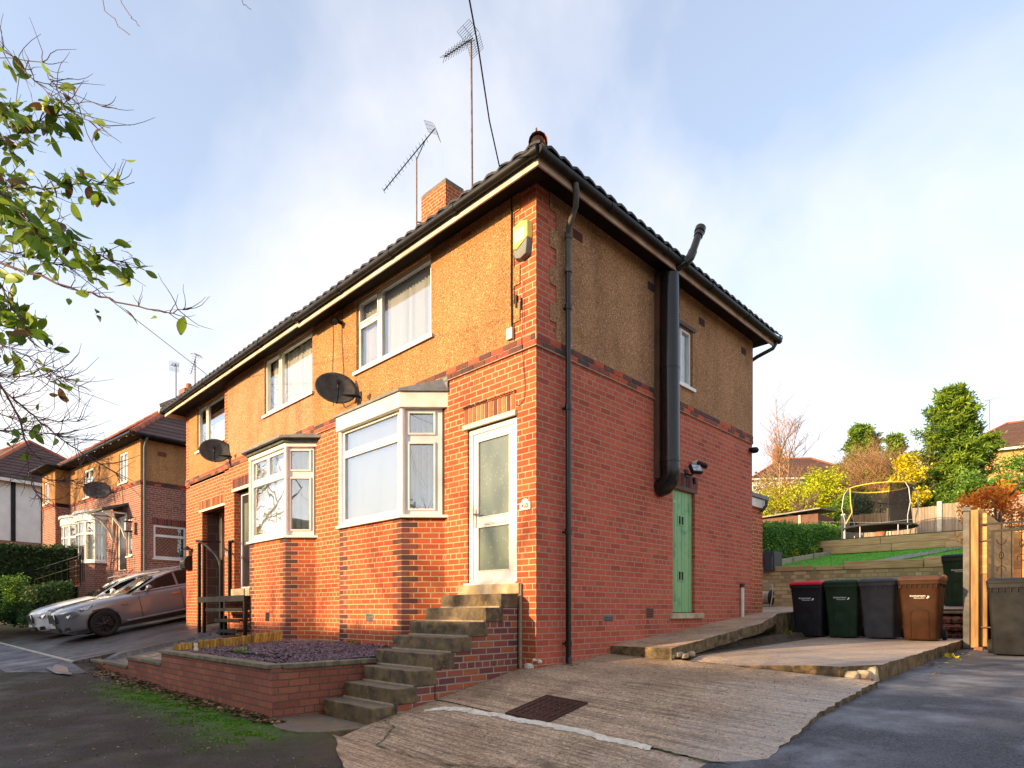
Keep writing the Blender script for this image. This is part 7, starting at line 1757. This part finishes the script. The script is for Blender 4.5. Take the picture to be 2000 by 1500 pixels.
# left hedges
hedge('conifer_hedge', 'tall dark green hedge at the far left in front of the white house', -27.2, -24.6, -3.4, 1.2, 1.4, 1.8, 4.05, 4.15, 'leaf_dark', 16000, 81, .12)
hedge('low_hedge', 'low dark hedge in front of the neighbouring house, behind the cars', -24.2, -18.8, -2.2, -1.3, 1.2, 1.4, 2.35, 2.55, 'leaf_dark', 9000, 82, .10)
shrub('round_shrub', 'pale green rounded shrub in front of the low dark hedge', -21.4, -2.4, 1.7, .6, .5, 1.0, 1600, 'leaf_laurel', .09, 83, 12, stems=False, s=.6, group='shrubs by the drive')
shrub('round_shrub', 'dark leafy shrub spilling onto the drive at the far left', -22.8, -3.2, .9, 1.6, .8, 1.1, 4000, 'leaf_dark', .10, 84, 22, stems=False, s=.5, group='shrubs by the drive')
shrub('climber', 'thin evergreen climber hanging on the side wall of the neighbouring house', -19.2, 3.0, 2.6, .5, .5, 4.2, 1100, 'leaf_dark', .12, 85, 16, s=.5, cat='climber')
shrub('distant_tree', 'sunlit yellow green tree at the left edge beyond the hedge', -26.5, -7.5, .8, 2.2, 2.2, 9.8, 5200, 'leaf_olive', .16, 86, 40, cat='tree', s=.3)
bare('bare_tree', 'thin leafless tree behind the yellow green tree at the left edge', -30, -7.5, 1, 13, 8, .8, 87, 'twig', .12, 3)

# ================================================================== CARS
def car(name, label, pos, yaw, pitch, paint, L=4.9, Wd=1.86, Hh=1.48, wagon=True, plate=True, grille='mesh', group='cars on the drive'):
    """x forward, y left, z up, origin on the ground under the middle"""
    Mc = at(*pos) @ Matrix.Rotation(yaw, 4, 'Z') @ Matrix.Rotation(pitch, 4, 'Y')
    t = thing(name, label, 'car', pos, 0, group)
    hw = Wd / 2; f = L / 2; wb = L * .585; fx = f - L * .185; rx = fx - wb
    # lower body: stations x, zbottom, ztop(centre), zshoulder, halfwidth
    S = [(f, .34, .72, .66, .54), (f - .05, .25, .80, .74, .70), (f - .16, .21, .87, .80, .84), (f - .42, .20, .93, .85, hw * .96), (fx, .19, .99, .89, hw), (fx - .55, .19, 1.02, .90, hw), (.95 - .1, .20, 1.04, .90, hw * .99), (0, .20, 1.05, .93, hw), (-1.2, .21, 1.06, .96, hw), (rx, .22, 1.07, .98, hw), (-f + .35, .24, 1.06, .98, hw * .96), (-f + .06, .30, 1.02, .94, hw * .88), (-f, .40, .95, .88, hw * .80)]
    def sec(x, zb, zt, zs, w):
        pts = [(0, zb), (w * .80, zb), (w * .95, zb + .06), (w * .985, zb + (zs - zb) * .35), (w, zb + (zs - zb) * .62), (w * .985, zs - .03), (w * .93, zs + (zt - zs) * .28), (w * .72, zs + (zt - zs) * .72), (w * .38, zt - .01), (0, zt)]
        return [(x - .28 * (abs(y) / hw) ** 3 * max(0, (x - (f - .5)) / .5), y, z) for y, z in pts]
    import itertools
    g = MB(); rings = []
    for s in S:
        half = sec(*s); rings.append(half + [(x, -y, z) for x, y, z in half[-2:0:-1]])
    n = len(rings[0]); vs = [Mc @ Vector(p) for r in rings for p in r]
    g.add(vs, [(k * n + i, (k + 1) * n + i, (k + 1) * n + (i + 1) % n, k * n + (i + 1) % n) for k in range(len(rings) - 1) for i in range(n)], smooth=True)
    g.add(vs[:n], [tuple(range(n))]); g.add(vs[-n:], [tuple(range(n - 1, -1, -1))])
    body = g.build('body', paint, t)
    sb = body.modifiers.new('s', 'SUBSURF'); sb.levels = 2; sb.render_levels = 2
    wd = body.modifiers.new('w', 'WELD'); wd.merge_threshold = .0005; body.modifiers.move(1, 0)
    # wheel arches cut out
    cut = MB()
    for x in (fx, rx):
        for sy in (-1, 1): cut.tube([Mc @ Vector((x, sy * (hw - .30), .335)), Mc @ Vector((x, sy * (hw + .3), .335))], .385, 28, smooth=False)
    bpy.context.view_layer.update()
    co = cut.build('cutter', 'dark', t); bo = body.modifiers.new('b', 'BOOLEAN'); bo.operation = 'DIFFERENCE'; bo.object = co; bo.solver = 'EXACT'
    bpy.context.view_layer.update()
    me = bpy.data.meshes.new_from_object(body.evaluated_get(bpy.context.evaluated_depsgraph_get()))
    body.modifiers.clear(); body.data = me; bpy.data.objects.remove(co)
    # greenhouse
    rf = -f + .30 if wagon else -f + .9
    roofz = Hh
    G0 = [(1.02, .98), (.62, 1.0), (-1.0, 1.03), (-2.05, 1.05), (rf - .02, 1.04)]
    cab = [(.80, 1.00, .0, .79), (.05, 1.36, 1, .66), (-.5, Hh - .005, 1, .62), (-1.2, Hh, 1, .60), (rf + .45, Hh - .06, 1, .57), (rf + .02, 1.14, .0, .60)]
    g = MB(); rings = []
    for x, zt, k, tw_ in cab:
        bw = hw * .90; bz = .95; xb = x + (0 if k else 0)
        zt2 = max(zt, 1.0); half = [(x, 0, bz), (x, bw, bz), (x, bw - .02, bz + .06), (x, tw_ + (bw - tw_) * .25, bz + (zt2 - bz) * .75), (x, tw_, zt2 - .03), (x, tw_ * .6, zt2), (x, 0, zt2 + .012)]
        rings.append(half + [(a, -b_, c) for a, b_, c in half[-2:0:-1]])
    n = len(rings[0]); vs = [Mc @ Vector(p) for r in rings for p in r]
    g.add(vs, [(k * n + i, (k + 1) * n + i, (k + 1) * n + (i + 1) % n, k * n + (i + 1) % n) for k in range(len(rings) - 1) for i in range(n)], smooth=True); g.add(vs[:n], [tuple(range(n))]); g.add(vs[-n:], [tuple(range(n - 1, -1, -1))])
    cb = g.build('cabin', paint, t); es = cb.modifiers.new('e', 'EDGE_SPLIT'); es.split_angle = R(50)
    # glass laid 6 mm proud of the cabin
    def side(x, q):   # point on cabin side at station x, fraction q of height
        for (xa, za, _, ta), (xb, zb, _, tb) in zip(cab, cab[1:]):
            if xb <= x <= xa: u = (xa - x) / (xa - xb); zt = za + (zb - za) * u; tw_ = ta + (tb - ta) * u; break
        bw = hw * .90; z0 = 1.01; z1 = zt - .03
        z = z0 + (z1 - z0) * q; qq = (z - .95) / (zt - .95)
        yy = (bw - .02) + (tw_ + (bw - tw_) * .25 - bw + .02) * min(1, max(0, (qq - .1) / .65)) if qq < .75 else (tw_ + (bw - tw_) * .25) + (-(bw - tw_) * .25) * min(1, (qq - .75) / .22)
        return yy + .008, z
    for sy in (1, -1):
        for a, b_ in ((.55, -.36), (-.42, -1.28), (-1.34, rf + .30)):
            g = MB(); N = 8; vs = []
            for i in range(N + 1):
                x = a + (b_ - a) * i / N
                for q in (.06, .35, .65, .90):
                    y, z = side(x, q); vs.append(Mc @ Vector((x, sy * y, z)))
            g.add(vs, [(i * 4 + j, (i + 1) * 4 + j, (i + 1) * 4 + j + 1, i * 4 + j + 1) for i in range(N) for j in range(3)], smooth=True); g.build('side_window', 'car_glass', t)
        g = MB(); pts = []
        for i in range(13):
            x = .60 + (rf + .25 - .60) * i / 12; y, z = side(x, .96); pts.append(Mc @ Vector((x, sy * (y + .004), z + .01)))
        g.tube(pts, .012, 5); pts = [Mc @ Vector((x, sy * (hw * .90 + .002), 1.0)) for x in (.70, 0, -1, rf + .2)]; g.tube(pts, .012, 5); g.build('window_trim', 'chrome', t)
        g = MB(); g.tube([Mc @ Vector((.42, sy * .84, 1.02)), Mc @ Vector((.40, sy * .96, 1.05))], .035, 6)
        bm = bmesh.new(); bmesh.ops.create_icosphere(bm, subdivisions=2, radius=1); g.add([Mc @ Vector((.40 + v.co.x * .075, sy * 1.02 + v.co.y * .11, 1.08 + v.co.z * .075)) for v in bm.verts], [[v.index for v in fc.verts] for fc in bm.faces], smooth=True); bm.free(); g.build('door_mirror', paint, t)
        g = MB()
        for x in (-.36, -1.36): g.box(x - .0, x + .2, sy * (hw + .004) - .015, sy * (hw + .004) + .015, .80, .83, M=Mc)
        g.build('door_handle', 'chrome', t)
        g = MB()
        for x, z0, z1 in ((.66, .30, .93), (-.42, .28, .95), (-1.34, .35, .97)): g.tube([Mc @ Vector((x, sy * (hw * .99), z0)), Mc @ Vector((x, sy * (hw * 1.001), z0 + .33)), Mc @ Vector((x, sy * (hw * .985), z1 - .02))], .006, 4)
        g.build('door_shut_line', 'car_black', t)
        g = MB(); g.box(.95, 1.12, sy * hw - .004, sy * hw + .010, .72, .75, M=Mc); g.build('side_vent', 'chrome', t)
        g = MB(); g.tube([Mc @ Vector((fx - .5, sy * hw * .975, .30)), Mc @ Vector((rx + .48, sy * hw * .975, .32))], .03, 6); g.build('side_skirt', paint, t)
        # headlight: almond shape on the corner
        g = MB(); hp = [(f - .12, .58, .66), (f - .17, .62, .75), (f - .36, .82, .815), (f - .72, .93 * hw / .93, .86), (f - .60, .92 * hw / .93, .77), (f - .38, .88, .68), (f - .20, .74, .62)]
        vs = [Mc @ Vector((x + .012, sy * (y + .012), z)) for x, y, z in hp] + [Mc @ Vector((x - .06, sy * (y - .04), z)) for x, y, z in hp]; m = len(hp)
        g.add(vs, [tuple(range(m)), tuple(range(2 * m - 1, m - 1, -1))] + [(i, (i + 1) % m, (i + 1) % m + m, i + m) for i in range(m)]); g.build('headlight', 'lamp_glass', t, bevel=.012)
        g = MB(); g.box(f - .34, f - .10, sy * .60 - .15, sy * .60 + .12, .30, .385, M=Mc); g.build('fog_lamp_recess', 'car_black', t)
        g = MB(); g.box(f - .30, f - .09, sy * .60 - .13, sy * .60 + .10, .285, .30, M=Mc); g.build('bumper_blade', 'chrome', t)
    g = MB(); wsp = [(.85, .70, 1.005), (.91, 0, 1.015), (.85, -.70, 1.005), (.08, -.60, 1.345), (.06, 0, 1.37), (.08, .60, 1.345)]
    g.add([Mc @ (Vector(p) + Vector((.02, 0, .012))) for p in wsp], [(0, 5, 4, 1), (1, 4, 3, 2)], smooth=False); g.build('windscreen', 'car_glass', t)
    g = MB(); g.box(f - .12, f + .006, -.30, .30, .50, .74, M=Mc); gr = g.build('grille', 'car_black', t, bevel=.02)
    g = MB()
    for i in range(6): g.box(f + .006, f + .012, -.28, .28, .525 + i * .033, .532 + i * .033, M=Mc)
    g.tube([Mc @ Vector(p) for p in ((f + .008, -.30, .50), (f + .0, -.31, .74), (f + .0, .31, .74), (f + .008, .30, .50), (f + .008, -.30, .50))], .012, 6); g.build('grille_surround', 'chrome', gr)
    g = MB(); g.box(f - .1, f + .002, -.42, .42, .27, .38, M=Mc); g.build('lower_intake', 'car_black', t)
    if plate: g = MB(); g.box(f + .013, f + .022, -.26, .26, .385, .465, M=Mc); g.build('number_plate', 'white_paint', t)
    for x in (fx, rx):
        for sy in (1, -1):
            Mh = Mc @ at(x, sy * (hw - .115), .335) @ Matrix.Rotation(R(90 * -sy), 4, 'X')
            g = MB(); g.lathe([(.235, -.10), (.30, -.11), (.330, -.08), (.335, 0), (.330, .08), (.305, .105), (.24, .095), (.235, .05)], 32, Mh); wh = g.build('wheel', 'tyre', t)
            g = MB(); g.lathe([(.238, .08), (.25, .098), (.232, .098), (.225, .05), (.225, -.05)], 32, Mh)
            for k in range(10):
                a = 2 * math.pi * (k // 2) / 5 + (.16 if k % 2 else -.16); p0 = Vector((.05 * math.cos(a), .05 * math.sin(a), .085)); p1 = Vector((.232 * math.cos(a), .232 * math.sin(a), .07)); g.tube([Mh @ p0, Mh @ p1], [.020, .014], 6)
            g.lathe([(0, .10), (.04, .098), (.055, .08)], 14, Mh); g.build('alloy_rim', 'alloy_dark', wh)
            g = MB(); g.lathe([(0, .02), (.22, .02)], 24, Mh); g.build('brake_disc', 'car_black', wh)
    g = MB()
    for sy in (1, -1): g = MB(); g.tube([Mc @ Vector((.1, sy * .56, Hh + .01)), Mc @ Vector((-.1, sy * .57, Hh + .04)), Mc @ Vector((-1.6, sy * .55, Hh + .035)), Mc @ Vector((rf + .5, sy * .53, Hh - .03))], .016, 6); g.build('roof_rail', 'chrome', t)
    g = MB(); g.box(-f + .2, f - .3, -hw * .8, hw * .8, .16, .5, M=Mc); g.build('underbody', 'car_black', t)
    return t
# drive slopes 0.25 up; car nose points to the road (-Y): yaw -90 deg
pt = math.atan(.205)
def carpos(x, y): return (x, y, lpv(x, y) + .02)
car('parked_car', 'grey estate car parked nose to the road on the block paved drive', carpos(-14.75, .15), R(-88), pt, 'car_grey', 4.96, 1.88, 1.48)
car('parked_car', 'pale silver car parked just beyond the grey estate', carpos(-17.6, 0.0), R(-90), pt, 'car_silver', 4.77, 1.82, 1.47, wagon=True)

# ================================================================== NEAR TREE at the left
NT = thing('street_tree', 'half bare street tree whose leafy twigs hang in from the left', 'tree', (-.75, -7.9, .1))
import itertools
f2d = Vector((-math.sin(CA), math.cos(CA), 0)); r2d = Vector((math.cos(CA), math.sin(CA), 0)); C0 = Vector((4.985, -5.503, 1.55))
def W3(px, py, d): return C0 + f2d * d + r2d * ((px - 1000) / 1209 * d) + Vector((0, 0, (1195 - py) / 1209 * d))
g = MB(); trk = [(-.95, -8.0, -.1), (-.9, -7.9, 1.2), (-.7, -7.7, 2.6), (-.5, -7.4, 4.0), (-.2, -7.2, 5.6), (.1, -6.9, 7.5)]
g.tube(trk, [.17, .15, .13, .11, .08, .04], 10); g.build('trunk', 'bark', NT)
rr = random.Random(101); twigs = MB(); leafc = []; leafd = []
# main boughs: start on the trunk, run out to a tip in front of the sky
B = [  # (px,py,d) control points, then twig density, leaf density
 ([(-420, 330, 3.4), (-60, 310, 3.2), (0, 365, 3.1), (110, 367, 3.0), (180, 356, 2.95), (262, 356, 2.9)], .009, 12, 34),
 ([(-420, 520, 3.5), (-60, 500, 3.3), (0, 515, 3.2), (140, 562, 3.1), (230, 590, 3.05), (330, 612, 3.0), (375, 600, 2.95)], .010, 7, 7),
 ([(-420, 560, 3.7), (-50, 480, 3.5), (50, 498, 3.4), (140, 522, 3.35), (215, 535, 3.3)], .006, 10, 10),
 ([(-420, 240, 3.4), (-40, 285, 3.2), (60, 250, 3.1), (110, 225, 3.05), (135, 194, 3.0)], .007, 9, 26),
 ([(-60, 50, 3.2), (22, 108, 3.1), (80, 170, 3.05), (140, 222, 3.0), (215, 250, 2.95)], .004, 4, 5),
 ([(-60, 100, 3.2), (82, 120, 3.1), (100, 170, 3.05), (150, 196, 3.0), (228, 212, 2.95)], .003, 3, 3),
 ([(-420, 420, 3.3), (-80, 400, 3.0), (20, 420, 2.9), (120, 460, 2.85), (200, 500, 2.8), (250, 520, 2.8)], .007, 12, 34),
 ([(-420, 620, 3.9), (-40, 690, 3.7), (30, 800, 3.6), (52, 870, 3.55), (62, 950, 3.5), (95, 990, 3.45)], .010, 8, 4),
 ([(-420, 640, 3.9), (-40, 720, 3.8), (40, 790, 3.7), (110, 850, 3.6), (180, 900, 3.5), (260, 940, 3.45)], .009, 12, 3),
 ([(-420, 650, 4.1), (-40, 800, 3.9), (60, 822, 3.8), (120, 822, 3.75), (170, 820, 3.7)], .004, 5, 1),
 ([(-420, 700, 3.9), (-40, 840, 3.7), (40, 840, 3.6), (110, 850, 3.5), (200, 862, 3.45)], .006, 7, 2),
 ([(-420, 600, 3.6), (-40, 650, 3.4), (40, 690, 3.3), (110, 735, 3.25), (178, 765, 3.2)], .005, 9, 8),
 ([(-420, 600, 3.6), (-60, 730, 3.4), (0, 733, 3.3), (90, 736, 3.25), (150, 742, 3.2)], .006, 8, 8),
 ([(-420, 900, 4.3), (-40, 922, 4.1), (60, 930, 4.0), (140, 940, 3.9), (200, 955, 3.85)], .007, 7, 2),
 ([(-420, 300, 2.9), (-80, 330, 2.7), (0, 380, 2.6), (60, 440, 2.55), (100, 480, 2.5)], .008, 9, 32),
 ([(-420, 450, 3.0), (-80, 500, 2.8), (0, 560, 2.7), (40, 620, 2.65), (70, 680, 2.6)], .008, 9, 30),
 ([(-420, 0, 3.2), (-60, 160, 3.0), (0, 200, 2.95), (60, 255, 2.9)], .007, 6, 18),
 ([(190, -250, 3.4), (185, -60, 3.2), (205, 22, 3.1), (253, 68, 3.05)], .004, 0, 0),
 ([(190, -250, 3.4), (205, -60, 3.2), (250, 30, 3.1), (272, 51, 3.05)], .004, 0, 0),
 ([(420, -300, 3.4), (450, -80, 3.2), (470, 0, 3.1), (490, 18, 3.05)], .003, 0, 0)]
for bi, (cp, r0, nt_, nl) in enumerate(B):
    pts = []; P3 = [W3(*c) for c in cp]
    if bi < 17: P3 = [Vector(trk[3]).lerp(Vector(trk[2]), rr.random()) if cp[0][1] > 250 else Vector(trk[4])] + P3
    else: P3 = [Vector((.0, -7.0, 7.2))] + P3
    for a, b_ in zip(P3, P3[1:]):
        for k in range(5): pts.append(a.lerp(b_, k / 5) + Vector((rr.uniform(-1, 1), rr.uniform(-1, 1), rr.uniform(-1, 1))) * .008)
    pts.append(P3[-1]); n = len(pts)
    twigs.tube(pts, [max(.0018, (r0 * 2.2 if i < 5 else r0) * (1 - i / n * .85)) for i in range(n)], 5, caps=False)
    vis = [p for i, p in enumerate(pts) if i >= 9 and i < n - 2]
    for k in range(nt_ * (3 if nl > 12 else 6)):
        p = rr.choice(vis); d = (P3[-1] - P3[-2]).normalized(); q = Vector((rr.uniform(-1, 1), rr.uniform(-1, 1), rr.uniform(-.9, .7))); L = rr.uniform(.05, .20) if nl > 12 else rr.uniform(.06, .18 if bi in (1, 2) else .34)
        dd = (d * .9 + q * .8).normalized(); tp = [p]; 
        for j in range(5): dd = (dd + Vector((rr.uniform(-.3, .3), rr.uniform(-.3, .3), rr.uniform(-.12, .3)))).normalized(); tp.append(tp[-1] + dd * L / 5)
        twigs.tube(tp, [.0026, .0022, .0018, .0015, .0012, .0008], 3, caps=False)
        for _ in range(2 if nl > 12 else 0):
            if rr.random() < .6: leafc.append((rr.choice(tp[1:]), bi))
    for k in range(int(nl * (3.4 if nl > 20 else 1.8))):
        p = vis[int(len(vis) * rr.random() ** (2.0 if nl > 20 else 1.0))] if vis else pts[-1]; leafc.append((p + Vector((rr.uniform(-.06, .06), rr.uniform(-.06, .06), rr.uniform(-.09, .05))), bi))
twigs.build('twigs', 'twig', NT)
g = MB()
for p, bi in leafc:
    L = rr.uniform(.042, .09); w = L * rr.uniform(.20, .30); a = rr.uniform(0, 6.28)
    d = Vector((math.cos(a), math.sin(a), rr.uniform(-1.3, .15))).normalized(); s = d.cross(Vector((rr.uniform(-1, 1), rr.uniform(-1, 1), rr.uniform(-.4, 1)))).normalized(); nrm = s.cross(d)
    N = 5; vs = []
    for i in range(N + 1):
        q = i / N; ww = w * math.sin(math.pi * min(1, q * .92 + .04)) ** .8; c = p + d * (L * q) - nrm * (L * .22 * q * q)
        vs += [c + s * ww + nrm * ww * .25, c, c - s * ww + nrm * ww * .25]
    g.add(vs, [(i * 3 + j, i * 3 + j + 1, (i + 1) * 3 + j + 1, (i + 1) * 3 + j) for i in range(N) for j in (0, 1)], rr.random() * .86 if rr.random() < .93 else 1.0, smooth=True)
    g.tube([p - d * .02, p], .0012, 3, caps=False)
g.build('leaves', 'leaf', NT)

# trees, and an unseen hedge added for its shade, on the far side of the street, behind the viewer: they shade the ground and show in the window glass
for i, (x, y, h, sd_) in enumerate(((-14, -19, 11, 201), (-9, -21, 12, 202), (-3.5, -19.5, 10, 203), (3.0, -21, 12, 204), (9.5, -19, 10, 205), (-20, -20, 12, 206))):
    bare('bare_tree', 'leafless tree across the street', x, y, -.9, h, 6, .8, sd_, 'twig', .16, 3, group='bare trees across the street', curv=.3)
hedge('shade_hedge', 'unseen long evergreen hedge across the street, added for its shade', -34, 26, -17.5, -16.0, -.9, -.9, 5.7, 5.9, 'leaf_dark', 30000, 210, .2)
